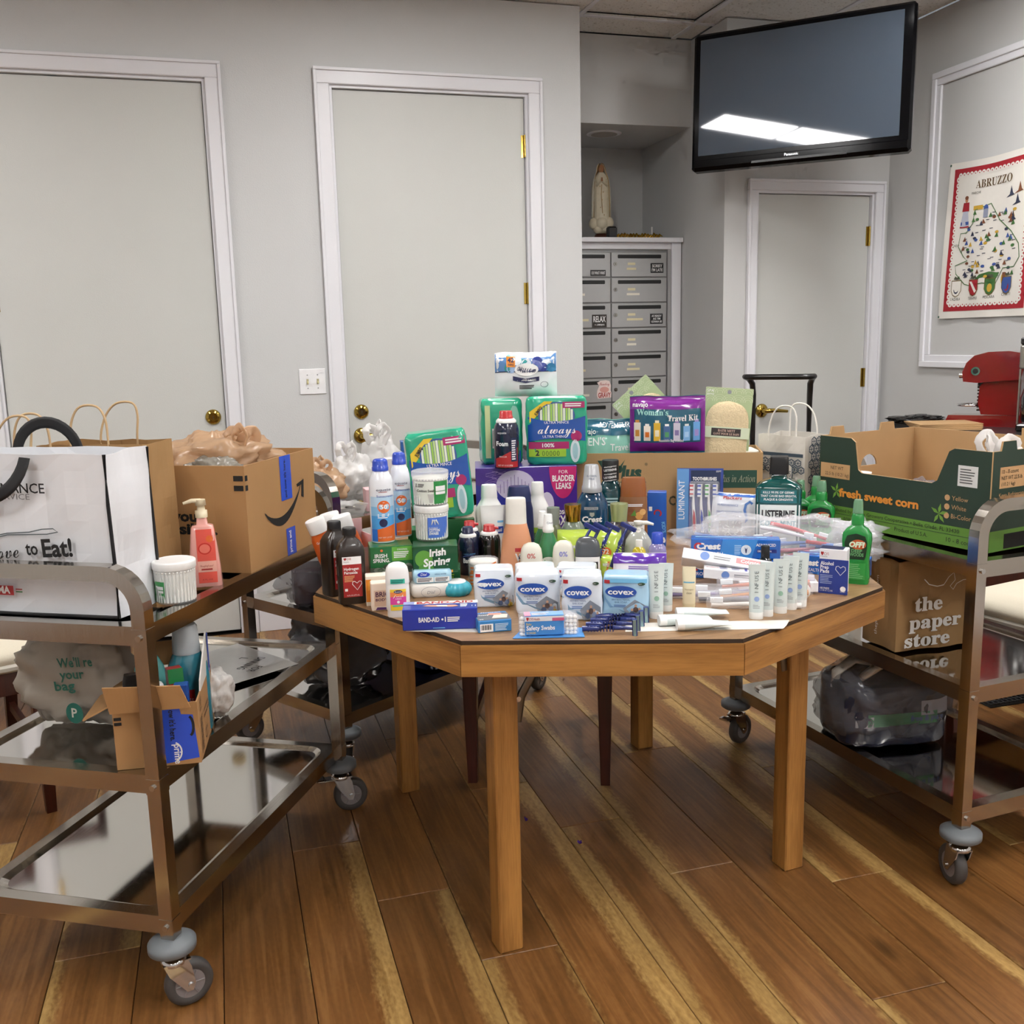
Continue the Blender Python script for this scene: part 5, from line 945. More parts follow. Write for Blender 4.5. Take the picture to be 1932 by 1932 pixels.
# cotton pads in film
t = mk('cotton_pad_pack', 'clear pack of white cotton rounds with orange stripes', 'cotton pads', (0.570, 2.188, 0.752), 0.082, 0.066, 0); m2 = MB()
for i in range(6): m2.lathe([(i*.0095, .03, .026), (i*.0095+.001, .0335, .029), (i*.0095+.008, .0335, .029), (i*.0095+.0092, .03, .026)], pm('#ece8df', .8, bump=.3, scale=300), 28, 3.)
m2.build('pads', t); f = superfront([(0, .036, .031), (.06, .036, .031)], 3); m2 = MB()
for i in range(4): m2.ring(f, [(-.032+.016*j/5, .005+i*.0085+.003*j/5) for j in range(6)], .0042, pm('#d9752a'), .0012, False)
for k in range(2): m2.ring(f, [(-.03+.06*i/14, .036+k*.008+.012*(i/14)**2) for i in range(15)], .0035, pm('#d9752a'), .0012, False)
m2.disc(f, .02, .046, .006, .003, GREEN, .001); m2.build('printed_stripes', t); MB().lathe([(0, .035, .03), (.002, .036, .031), (.058, .036, .031), (.062, .03, .025)], CLEARBAG, 30, 3.).build('film', t)
# deodorants in the middle
CRM = pm('#dcd8ca', .35, coat=.3)
for bb, col, lab in ((((0.671, 2.129, 0.752), 0.053, 0.101), '#b8403c', 'white deodorant stick marked 0% in red'), (((0.744, 2.111, 0.752), 0.052, 0.104), '#6a6cc0', 'white deodorant stick marked 0% in blue')):
    t, f, fc = deodorant(*bb, lab, CRM, CRM, 0, .42, 3.4, .55); m2 = MB().text(fc, '0%', 0, bb[2]*.66, .0115, pm(col), .019, e=.001, bold=.01); m2.build('lettering', t); m2 = MB().patch(f, -.009, .011, bb[2]*.2, bb[2]*.32, pm('#3a3220'), 4, 1, .001).text(f, 'POWER', .001, bb[2]*.24, .005, pm('#c9a94a'), .017, e=.0016, bold=.02); m2.build('label', t)
bb = (0.796, 2.090, 0.752), 0.059, 0.113; t, f, fc = deodorant(*bb, 'grey topped deodorant stick with black front label', WH, pm('#4c5054', .25, coat=.3), 0, .6, 4., .6); m2 = MB().patch(f, -.014, .024, bb[2]*.2, bb[2]*.5, BLACKP, 6, 1, .001); m2.build('label', t); m2 = MB().text(f, 'POWER', .005, bb[2]*.32, .006, WHT, .026, e=.0016, bold=.02); m2.build('lettering', t)
# mouthwash
SCO = pm('#2f7d4e', .15, coat=.8); CAPW = pm('#e9ebea', .3, coat=.3)
MWC = [(.72, .44, .44), (.75, .5, .5), (.78, .5, .5), (.8, .42, .42), (.985, .36, .36), (1, .32, .32)]
for i, bb in enumerate((((0.732, 2.184, 0.752), 0.056, 0.155), ((0.737, 2.240, 0.752), 0.054, 0.153))):
    t, f = bott('mouthwash_bottle', 'small green mouthwash bottle with white cap, %s one' % ('front', 'back')[i], 'mouthwash', *bb, [(0, .95, .95), (.02, 1, 1), (.3, 1, 1), (.45, .9, .9), (.6, .72, .72), (.7, .48, .55), (.73, .42, .5)], SCO, MWC, CAPW, .8, 2.3, group='green mouthwash bottles', capn=2.)
    if i == 0: m2 = MB().text(f, 'SCOPE', 0, bb[2]*.16, .008, WHT, .034, e=.001, bold=.05).disc(f, 0, bb[2]*.3, .016, .009, pm('#e4efe6'), .0008); m2.build('label', t); fc = superfront(sc_prof([(.8, .42, .42), (1, .36, .36)], bb[1], bb[1], bb[2])); m2 = MB().text(fc, 'Crest', .004, bb[2]*.86, .005, NAVY, .014, e=.001); m2.build('cap_lettering', t)
CRB = pm('#123f60', .12, coat=.8); bb = (0.912, 2.359, 0.752), 0.086, 0.243
t, f = bott('mouthwash_bottle', 'large dark blue mouthwash bottle with silver measuring cap', 'mouthwash', *bb, [(0, .95, .95), (.02, 1, 1), (.5, 1, 1), (.6, .93, .95), (.68, .68, .75), (.71, .6, .6)], CRB, [(.71, .6, .6), (.74, .62, .62), (.77, .6, .6), (.78, .56, .56), (.985, .42, .42), (1, .38, .38)], SILV, .62, 2.3, capn=2.)
k = bb[2]; m2 = MB().text(f, 'Crest', .0, k*.4, .014, WHT, .052, e=.001, bold=.04, sh=.1).text(f, 'PRO-HEALTH', 0, k*.34, .006, pm('#9cc4dc'), .046, e=.001).text(f, 'ADVANTAGE', 0, k*.27, .009, WHT, .05, e=.001).patch(f, -.02, .016, k*.53, k*.56, SILV, 5, 1, .001).text(f, 'ALCOHOL FREE', -.002, k*.537, .004, NAVY, .03, e=.0016).poly(f, [(-.006, k*.5), (.006, k*.5), (.006, k*.47), (0, k*.45), (-.006, k*.47)], SILV, .001); m2.build('lettering', t)
fc = superfront(sc_prof([(.78, .56, .56), (1, .42, .42)], bb[1], bb[1], bb[2])); m2 = MB().text(fc, 'ALCOHOL', 0, k*.88, .005, pm('#4a5a7a'), .026, e=.001).text(fc, 'FREE', 0, k*.85, .005, pm('#4a5a7a'), .014, e=.001); m2.build('cap_lettering', t)
LST = pm('#0c4048', .1, coat=.8); bb = (0.991, 2.425, 0.752), 0.063, 0.244
t, f = bott('mouthwash_bottle', 'dark teal mouthwash bottle with black and white striped cap', 'mouthwash', *bb, [(0, .95, .95), (.02, 1, 1), (.66, 1, 1), (.74, .8, .8), (.78, .6, .6)], LST, [(.78, .72, .72), (.985, .72, .72), (1, .68, .68)], BLACKP, .8, 3.5, capn=2.)
k = bb[2]; fc = superfront(sc_prof([(.7, .74, .74), (1, .74, .74)], bb[1], bb[1], bb[2])); m2 = MB()
for z, s_ in ((.94, 'ANTISEPTIC'), (.9, 'LISTERINE'), (.86, 'ANTISEPTIC'), (.82, 'LISTERINE'), (.79, 'ANTISEPTIC')): m2.text(fc, s_, 0, k*z-.003, .0055 if s_[0] == 'L' else .003, WHT, .034, e=.0008, bold=.02, rot=.12)
m2.build('cap_lettering', t); m2 = MB(); lines(m2, f, -.02, .022, k*.5, k*.6, 3, pm('#a9c9cc'), .001); m2.build('lettering', t)
bb = (1.390, 2.240, 0.752), 0.118, 0.251; t, f = bott('mouthwash_bottle', 'large clear teal mouthwash bottle with white label and black square cap', 'mouthwash', *bb, [(0, .95, .95), (.02, 1, 1), (.66, 1, 1), (.69, .98, .98), (.74, .72, .8), (.765, .45, .62), (.775, .34, .5), (.84, .33, .5)], pm('#0b4a48', .1, coat=.8), [(.82, .42, .65), (.98, .4, .64), (1, .37, .6)], BLACKP, .6, 7, capn=None, seg=48)
k = bb[2]; w = bb[1]; m2 = MB().patch(f, -w*.46, w*.46, k*.12, k*.51, pm('#e4ecea', .35), 8, 2, .0008).patch(f, -w*.46, w*.46, k*.53, k*.665, pm('#1b6a72', .3, coat=.4), 8, 1, .0008); m2.build('label', t)
m2 = MB().text(f, 'LISTERINE', 0, k*.38, k*.072, TXTD, w*.7, e=.0014, bold=.04).text(f, 'COOL MINT', 0, k*.29, k*.055, pm('#2a8a9a'), w*.76, e=.0014, bold=.01).text(f, 'ANTISEPTIC', 0, k*.255, k*.018, pm('#2a8a9a'), w*.3, e=.0014).text(f, 'KILLS 99.9% OF GERMS', 0, k*.63, k*.022, WHT, w*.66, e=.0014, bold=.02).text(f, 'THAT CAUSE BAD BREATH,', 0, k*.593, k*.022, WHT, w*.76, e=.0014, bold=.02).text(f, 'PLAQUE & GINGIVITIS', 0, k*.556, k*.022, WHT, w*.62, e=.0014, bold=.02); m2.build('lettering', t)
bb = (1.037, 2.377, 0.752), 0.076, 0.200; t, f = bott('body_wash', 'brown body wash bottle with copper flip cap', 'body wash', *bb, [(0, .95, .95), (.02, 1, 1), (.5, 1, 1), (.72, .97, .97), (.75, .95, .96)], pm('#8a5e3c', .2, coat=.6), [(.74, .9, .92), (.76, .92, .94), (.85, .9, .92), (.97, .82, .84), (1, .76, .8)], pm('#96582c', .25, coat=.5), .55, 2.6)
k, w = bb[2], bb[1]; m2 = MB().patch(f, -w*.22, w*.38, k*.2, k*.42, WHT, 5, 1, .001).disc(f, w*.2, k*.5, w*.14, w*.14, pm('#c9924e'), .001).disc(f, w*.32, k*.55, w*.11, w*.11, pm('#d8a868'), .0012).poly(f, [(-w*.3, k*.55), (-w*.05, k*.6), (w*.05, k*.55), (-w*.1, k*.5)], pm('#7d4a30'), .0012).poly(f, [(-w*.1, k*.5), (w*.1, k*.5), (w*.05, k*.58)], pm('#5a8a3a'), .0014); m2.build('label', t); m2 = MB().text(f, '𝒮𝓊𝒶𝓋ℯ', w*.08, k*.36, k*.045, TXTD, w*.5, e=.0016); lines(m2, f, -w*.15, w*.3, k*.22, k*.31, 3, TXTD, .0016); lines(m2, f, -w*.2, w*.35, k*.62, k*.66, 2, WHT, .0012); m2.build('lettering', t)
t, f, ft, fl_, frr = carton('toothpaste_box', 'upright blue children’s toothpaste box beside the brown body wash', 'box', (1.123, 2.414, 0.752), 0.050, 0.152, .035, pm('#1c5ab8', .3, coat=.4), -4)
m2 = MB().text(f, 'Crest', .028, .03, .02, WHT, .056, al='L', e=.001, bold=.05, rot=-1.5708+3.1416*0-.0).text(f, "KID'S", .04, .055, .009, SKY, .03, e=.0012, bold=.03, rot=-1.45).patch(f, .004, .013, .1, .112, WHT, e=.0006).ring(f, [(.028+.009*cos(a), .094+.009*sin(a)) for a in [-.9+i*.5 for i in range(10)]], .004, REDP, .0014, False); m2.build('lettering', t)
for m_ in []: pass
# hair-care bottles with metallic caps
def capped(bb, lab, body, cap, rz=0):
    return bott('lotion_bottle', lab, 'bottle', *bb, [(0, .95, .95), (.02, 1, 1), (.52, 1, 1), (.64, .9, .92), (.7, .72, .78), (.74, .6, .66)], body, [(.74, .58, .6), (.8, .6, .6), (.97, .68, .68), (1, .66, .66)], cap, .7, 2.6, rz, capn=2.)
capped(((0.765, 2.241, 0.752), 0.047, 0.160), 'olive bottle with grey translucent cap behind the green mouthwash', pm('#6a7050', .2, coat=.5), pm('#7c8078', .25, coat=.4))
capped(((0.821, 2.255, 0.752), 0.063, 0.162), 'grey green bottle with shiny gold cap', pm('#7f8a80', .2, coat=.5), pm('#b98a34', .15, 1.))
t, f = capped(((0.922, 2.201, 0.752), 0.066, 0.165), 'dark purple grey bottle with pale green cap beside the brown body wash', pm('#4a4650', .2, coat=.5), pm('#a9b07c', .2, .5)); m2 = MB().patch(f, -.018, .02, .02, .062, pm('#5c4f74'), 6, 1, .001); m2.build('label', t); m2 = MB(); lines(m2, f, -.012, .014, .03, .055, 4, GRY, .0014); m2.build('lettering', t)
# lime wipes pouches
def wipes(bb, lab, rz=0, rx=0, two=True):
    loc, w, h = bb; t = mk('wipes_pouch', lab, 'wipes', loc, w, h, rz, 'lime green wipes pouches', rx); m2 = MB(); f = pouch(m2, w, h, .03, pm('#b8d04c', .25, coat=.5), 3); m2.build('pouch', t)
    m2 = MB().poly(f, [(-w*.42, h*.75), (w*.05, h*.75), (-w*.1, h*.3), (-w*.4, h*.2)], pm('#e07a2a', .3, coat=.3), .001).disc(f, w*.25, h*.5, w*.09, w*.09, ORNG, .001); m2.build('label', t)
    m2 = MB().text(f, '72', w*.25, h*.48, w*.07, WHT, e=.0015, bold=.02).text(f, 'WIPES', -w*.15, h*.55, h*.12, WHT, w*.3, e=.0015, bold=.02); m2.build('lettering', t)
wipes(((0.829, 2.163, 0.752), 0.154, 0.112), 'lime green wipes pouch standing behind the upright razors', 2, -8); wipes(((0.857, 2.106, 0.752), 0.050, 0.059), 'small lime green pouch beside the purple pouch', -6, -10)
rz_up = [(1086,1096), (1107,1096), (1128,1096), (1155,1098)]
for i, (x, y, z) in enumerate(((0.772, 2.119, 0.752), (0.794, 2.116, 0.752), (0.821, 2.110, 0.752), (0.853, 2.086, 0.752))):
    razor('blue disposable razor propped upright in a row, %s from the left' % ('first', 'second', 'third', 'fourth')[i], (x, y-.004, .835-.045+.0*i), 6, -22 if i < 3 else -20, 150, 'razors propped upright')
# small bottles at the middle right
t, f = bott('hand_soap', 'clear hand soap pump bottle with green round label', 'hand soap', (0.952, 2.153, 0.752), 0.068, 0.108, [(0, .92, .92), (.02, 1, 1), (.55, 1, 1), (.75, .9, .9), (.9, .6, .62), (1, .34, .36)], pm('#d8dcd4', .1, coat=.8, trans=.3), None, None, .6, 2.5)
m2 = MB().disc(f, .004, .034, .02, .02, pm('#7ab83c', .3), .001, 24); m2.build('label', t); m2 = MB().lathe([(.092, .011, .011), (.105, .011, .011), (.106, .007, .007), (.118, .007, .007), (.119, .012, .012), (.127, .011, .011)], OFFW, 20).tube([(0, 0, .122), (.02, -.006, .124), (.036, -.012, .121)], [.006, .005, .003], OFFW, 8); m2.build('pump', t)
t, f = bott('travel_bottle', 'tiny yellow bottle with white cap before the hand soap', 'bottle', (0.929, 2.097, 0.752), 0.036, 0.093, [(0, .95, .95), (.02, 1, 1), (.6, 1, 1), (.75, .8, .8), (.82, .45, .45)], pm('#c9b52c', .12, coat=.8), [(.82, .45, .45), (.99, .45, .45), (1, .4, .4)], OFFW, .7, 2.2)
t, f = bott('travel_bottle', 'small violet bottle with bright blue cap', 'bottle', (0.970, 2.083, 0.752), 0.044, 0.110, [(0, .95, .95), (.02, 1, 1), (.55, 1, 1), (.68, .9, .9), (.76, .62, .62)], pm('#8d86b4', .12, coat=.8), [(.76, .62, .62), (.99, .6, .6), (1, .55, .55)], BLUEP, .8, 2.2); m2 = MB().patch(f, -.014, .015, .02, .04, pm('#3a4aa0'), 5, 1, .001).patch(f, -.014, .015, .036, .042, WHT, 5, 1, .0013); m2.build('label', t)
t = mk('purple_pouch', 'glossy purple topped pouch with white front behind the blue soap pack', 'pouch', (0.894, 2.017, 0.752), 0.121, 0.079, -4, rx=-14); 
bb = (0.894, 2.017, 0.752), 0.121, 0.079; m2 = MB(); f = pouch(m2, bb[1], bb[2], .03, pm('#e4e2ea', .25, coat=.5), 8); m2.build('pouch', t); m2 = MB(); w, h = bb[1], bb[2]; m2.patch(f, -w*.5, w*.5, h*.68, h*.985, pm('#5b2fa0', .2, coat=.6), 16, 5, .0012); m2.poly(f, [(-w*.1, h*.3), (w*.4, h*.35), (w*.4, h*.42), (-w*.1, h*.36)], pm('#6a48a8'), .001); m2.build('printed_band', t); lines(m3 := MB(), f, -w*.2, w*.35, h*.45, h*.62, 3, pm('#7a62b0'), .0012); m3.build('lettering', t)
# ================================================================ table: back row and right half
# ---- open cardboard carton with travel kits
KAR = CARD2; PGRN = pm('#24493c', .7); w, h, d = .535, .236, .2
vb = thing('open_carton', 'open brown carton printed in dark green at the back of the table', 'box', (1.262, 2.645, .752), radians(-25))
m2 = MB()
for a in ((-w/2, w/2, -d/2, -d/2+.004, 0, h), (-w/2, w/2, d/2-.004, d/2, 0, h), (-w/2, -w/2+.004, -d/2+.004, d/2-.004, 0, h), (w/2-.004, w/2, -d/2+.004, d/2-.004, 0, h), (-w/2+.004, w/2-.004, -d/2+.004, d/2-.004, 0, .004)): m2.box(*a, KAR)
m2.build('carton_walls', vb); f = fr((0, -d/2, 0), (1, 0, 0), (0, 0, 1))
m2 = MB().patch(f, .09, w/2-.016, .135, .186, PGRN, e=.0005).poly(f, [(-.2, .215), (-.172, .215), (-.155, .175), (-.12, .218), (-.15, .155), (-.165, .158)], PGRN, .0006).patch(f, -.155, -.06, .151, .153, PGRN, e=.0006); m2.build('printed_panel', vb)
m2 = MB().text(f, 'Plus', -.158, .165, .034, PGRN, .085, al='L', bold=.05, sh=.15).text(f, '®', -.06, .2, .008, PGRN).text(f, '100% CONSUMER FIBER PLUS', -.06, .085, .026, pm('#4a4630', .7), .36, al='L', bold=.03).text(f, '𝑉𝑖𝑠𝑖𝑜𝑛 𝑃𝑙𝑢𝑠 𝑖𝑛 𝐴𝑐𝑡𝑖𝑜𝑛', .172, .152, .02, pm('#a9a58c', .6), .15, e=.0009); m2.build('lettering', vb)
VM = Matrix.Translation(vb.location) @ Matrix.Rotation(radians(-25), 4, 'Z')
def inv(x, y, z): p = VM @ Vector((x, y, z)); return (p.x, p.y, p.z)
def kit(label, loc, rz, rx, w, h, top, main, title, icons, tcol):
    t = thing('travel_kit_pouch', label, 'travel kit', loc, radians(rz), 'travel kit pouches', radians(rx)); m2 = MB(); f = pouch(m2, w, h, .05, main, len(label), wr=.004); m2.build('pouch', t)
    m2 = MB().patch(f, -w*.5, w*.5, h*.78, h*.99, top, 18, 5, .0012)
    if icons == 'w': m2.patch(f, -w*.5, w*.5, 0.005, h*.2, top, 18, 4, .0012).patch(f, -w*.5, -w*.44, h*.2, h*.78, top, 2, 10, .0012).patch(f, w*.44, w*.5, h*.2, h*.78, top, 2, 10, .0012)
    m2.build('printed_band', t); m2 = MB()
    cols = [('#e8dfd2', '#c98a3a'), ('#e8dfd2', '#d9752a'), ('#e2b83a', '#f0e6c8'), ('#4a6a9a', '#5aa06a'), ('#d9d4e4', '#8a7ab0'), ('#7fb4e4', '#a8cdf0'), ('#6aa4dc', '#9a8ac8')] if icons == 'w' else [('#e4e0d8', '#c98a3a'), ('#b03028', '#e8e0d8'), ('#d8d8dc', '#4a5a5c'), ('#f0f0f0', '#dcdce4'), ('#b02c30', '#2a2426'), ('#8c2430', '#a83a40')]
    n = len(cols)
    for i, (c1, c2) in enumerate(cols):
        x = -w*.4+w*.8*i/(n-1)*.98; ww = w*.8/n*.78; hh = h*(.26 if i % 2 else .32); b0 = h*(.23 if icons == 'w' else .06); m2.patch(f, x-ww/2, x+ww/2, b0, b0+hh, pm(c1, .4), 3, 3, .0016).patch(f, x-ww*.3, x+ww*.3, b0+hh*.25, b0+hh*.6, pm(c2, .4), 2, 2, .002).patch(f, x-ww*.3, x+ww*.3, b0+hh, b0+hh*1.14, pm('#f0f0ee', .4) if i % 2 else pm(c2, .4), 2, 1, .0016)
    m2.build('product_picture', t); m2 = MB()
    for s_, u, v, hh, ww, c_ in title: m2.text(f, s_, u*w, v*h, hh*h, c_, ww*w, e=.002, bold=.01)
    m2.build('lettering', t)
MINT = pm('#8cc9b8', .22, coat=.6); TEALD = pm('#1f5f78', .22, coat=.6); PUR2 = pm('#7a1f8a', .2, coat=.6)
kit("mint green men's travel kit pouch in the brown carton", inv(-.16, -.03, .105), -22, -6, .2, .225, TEALD, MINT, [('ADVENTURE', .05, .88, .07, .5, WHT), ('navajo', -.36, .8, .07, .24, WHT), ("MEN'S", -.28, .65, .1, .36, WHT), ('Travel Kit', .2, .58, .09, .46, WHT)], 'm', 0)
kit("purple and teal women's travel kit pouch propped on the carton's edge", inv(-.0, -.055, .232), -24, 2, .215, .165, PUR2, TEALD, [('navajo', -.36, .82, .08, .2, WHT), ('𝐖𝐨𝐦𝐚𝐧’𝐬', -.2, .68, .1, .42, pm('#9cd8d0')), ('𝐓𝐫𝐚𝐯𝐞𝐥 𝐊𝐢𝐭', .2, .58, .1, .4, WHT), ('Resealable Bag Included', .05, .215, .045, .32, WHT)], 'w', 0)
LOOF = pm('#d9c6a0', .95, bump=.9, scale=220, var=.18); MCARD = pm('#aebf90', .5)
def mitt(label, loc, rz, ry, rx=-6):
    t = thing('bath_mitt', label, 'bath mitt', loc, radians(rz), 'bath mitts on printed cards', radians(rx), radians(ry)); w, h = .135, .2
    MB().box(-w/2, w/2, 0, .0015, 0, h, MCARD).build('backing_card', t); m2 = MB(); f = fr((0, 0, 0), (1, 0, 0), (0, 0, 1)); rg = random.Random(6)
    for i in range(5):
        for j in range(2):
            cx, cz = -w*.4+w*.2*i, h*.8+h*.12*j
            for a in range(3): m2.ring(f, [(max(-w/2, min(w/2, cx+(.008+.006*a)*cos(q))), min(h, cz+(.008+.006*a)*sin(q))) for q in [pi*k/8 for k in range(9)]], .0008, pm('#d8e0c4'), .0006, False)
    m2.disc(f, 0, h*.94, .006, .006, GRY, .001); m2.text(f, 'SPA', -w*.4, h*.93, .008, WHT, .02, e=.0012).text(f, 'savvy', -w*.4, h*.89, .007, WHT, .022, e=.0012); m2.build('printed_pattern', t)
    m2 = MB(); vs = []; n = 26; pts = [(-w*.42, .0), (-w*.44, h*.5), (-w*.4, h*.68)]; rgn = random.Random(1)
    o0 = len(m2.v); prof = lambda u, v: .016*max(0, 1-abs(u/(w*.46))**4)**.5*max(0, 1-max(0, (v-h*.45)/(h*.36))**3)**.5
    half = lambda v: w*.45 if v < h*.5 else w*.45*sqrt(max(0, 1-((v-h*.5)/(h*.31))**2.4))
    for j in range(31):
        v = h*.81*j/30; hw = max(.002, half(v))
        for i in range(31): u = -hw+2*hw*i/30; k = .0022*noise.noise(Vector((u*420, v*420, 0))); vs.append((u*(1+k*8), -(prof(u, v)+.002+k*.9), v+k*.6))
    m2.add(vs, [(j*31+i, j*31+i+1, (j+1)*31+i+1, (j+1)*31+i) for j in range(30) for i in range(30)], LOOF, True); m2.build('woven_mitt', t)
    fw = fr((0, -.019, 0), (1, 0, 0), (0, 0, 1)); m2 = MB().patch(fw, -w*.48, w*.48, h*.27, h*.43, pm('#cfd8bc', .5)).patch(fw, -w*.32, w*.3, h*.3, h*.41, pm('#2f2626', .5), e=.0006).text(fw, '𝐁𝐀𝐓𝐇 𝐌𝐈𝐓𝐓', 0, h*.36, h*.035, pm('#d9b8a8'), w*.36, e=.0012).text(fw, '𝐆𝐀𝐍𝐓 𝐏𝐎𝐔𝐑 𝐋𝐄 𝐁𝐀𝐈𝐍', 0, h*.315, h*.03, pm('#d9b8a8'), w*.54, e=.0012); m2.box(-w*.48, w*.48, -.0192, -.019, h*.27, h*.43, pm('#cfd8bc', .5)); m2.build('paper_band', t)
mitt('natural bath mitt on an upright green card at the right of the carton', inv(.165, -.02, .215), -28, 4); mitt('natural bath mitt on a tilted green card behind the purple pouch', inv(.02, .04, .262), -22, -42)
for i in range(4): tag(MB().box(-.05, .06, -.05, .06, 0, .006, pm('#e6e2d4', .7), .002).build('folded_cloth', loc=inv(.19+.004*i, .02-.0*i, .206+.0065*i)), 'folded white cloth in the carton beside the bath mitt, layer %s' % ('one', 'two', 'three', 'four')[i], 'cloth', 'folded cloths in the carton'); bpy.data.objects['folded_cloth' + ('.%03d' % i if i else '')].rotation_euler = (0, 0, radians(-25+3*i))
tag(MB().box(-.09, .085, -.05, .05, 0, .2, pm('#c9c2b4', .6)).build('filler_box', loc=inv(.17, .03, .0045)), 'plain pale box inside the carton under the folded cloths', 'box'); bpy.data.objects['filler_box'].rotation_euler = (0, 0, radians(-25))
tag(MB().box(-.06, .06, -.03, .03, 0, .2, pm('#8c5a34', .6)).build('brown_box', loc=inv(.05, .03, .0045)), 'small brown box inside the carton beneath the pouches', 'box'); bpy.data.objects['brown_box'].rotation_euler = (0, 0, radians(-25))
tag(MB().box(-.07, .07, -.04, .04, 0, .227, pm('#2a2320', .5)).build('dark_box', loc=inv(.03, -.048, .0045)), 'dark box inside the carton that the purple pouch stands on', 'box'); bpy.data.objects['dark_box'].rotation_euler = (0, 0, radians(-25))
tag(MB().box(-.09, .09, -.03, .03, 0, .1, pm('#6b4a2c', .6)).build('flat_box', loc=inv(-.16, -.02, .0045)), "flat box inside the carton under the men's pouch", 'box'); bpy.data.objects['flat_box'].rotation_euler = (0, 0, radians(-25))
# ---- purple pad carton with packs on top
PUB = pm('#4a2a90', .3, coat=.4); PBL = pm('#2a2f9a', .3, coat=.4)
t, f, ft, fl_, frr = carton('pad_carton', 'large purple pad carton with a pink corner badge', 'box', (.83, 2.68, .752), .285, .215, .16, PUB, 3)
w, h = .285, .215; m2 = MB().poly(f, [(0, 0), (w*.74, 0), (w*.72, h*.55), (w*.62, h*.68), (w*.42, h*.6), (0, h*.78)], PBL, .0005).disc(f, w*.39, h*.76, w*.19, h*.2, pm('#c8c0dc', .4), .0008, 28).disc(f, w*.86, h*.99, w*.135, h*.42, PINK, .0009, 20, pi, 2*pi).patch(f, w*.64, w*.76, h*.12, h*.5, pm('#b9a8dc', .4), e=.001)
for i in range(9): m2.patch(f, w*(.24+.035*i), w*(.245+.035*i), h*.66, h*(.9-.03*abs(i-4)), pm('#6a5a9a', .4), e=.0012)
m2.disc(f, w*.7, h*.5, w*.07, h*.16, pm('#d4cce6', .4), .0011, 20); m2.build('printed_panel', t)
m2 = MB().text(f, 'FOR', w*.865, h*.9, h*.045, WHT, e=.0014).text(f, 'BLADDER', w*.865, h*.8, h*.075, WHT, w*.22, e=.0014, bold=.03).text(f, 'LEAKS', w*.865, h*.7, h*.075, WHT, w*.15, e=.0014, bold=.03).text(f, '𝓪𝓵𝔀𝓪𝔂𝓼', w*.2, h*.3, h*.26, WHT, w*.44, al='L', e=.0016).text(f, 'discreet', w*.26, h*.16, h*.1, WHT, w*.3, al='L', e=.0016).text(f, 'Absorbs', w*.77, h*.36, h*.08, WHT, w*.21, al='L', e=.0014, bold=.02).text(f, '5X', w*.79, h*.22, h*.12, WHT, w*.1, al='L', e=.0014, bold=.03); m2.build('lettering', t)
m2 = MB()
for k in range(6): m2.ring(f, [(w*(.14+.03*k)+.02*sin(q*2+k), h*(.74+.03*q)) for q in range(8)], .0008, pm('#b9a0e0'), .0012, False)
m2.disc(fl_, .08, h*.99, .05, h*.45, PINK, .0009, 16, pi, 2*pi).text(fl_, 'BLADDER', .08, h*.8, .01, WHT, .06, e=.0014, bold=.03).text(fl_, 'LEAKS', .08, h*.72, .01, WHT, .04, e=.0014, bold=.03); m2.build('line_art', t)
AGR = pm('#2aa884', .22, coat=.6); ABL = pm('#1c52a8', .22, coat=.6)
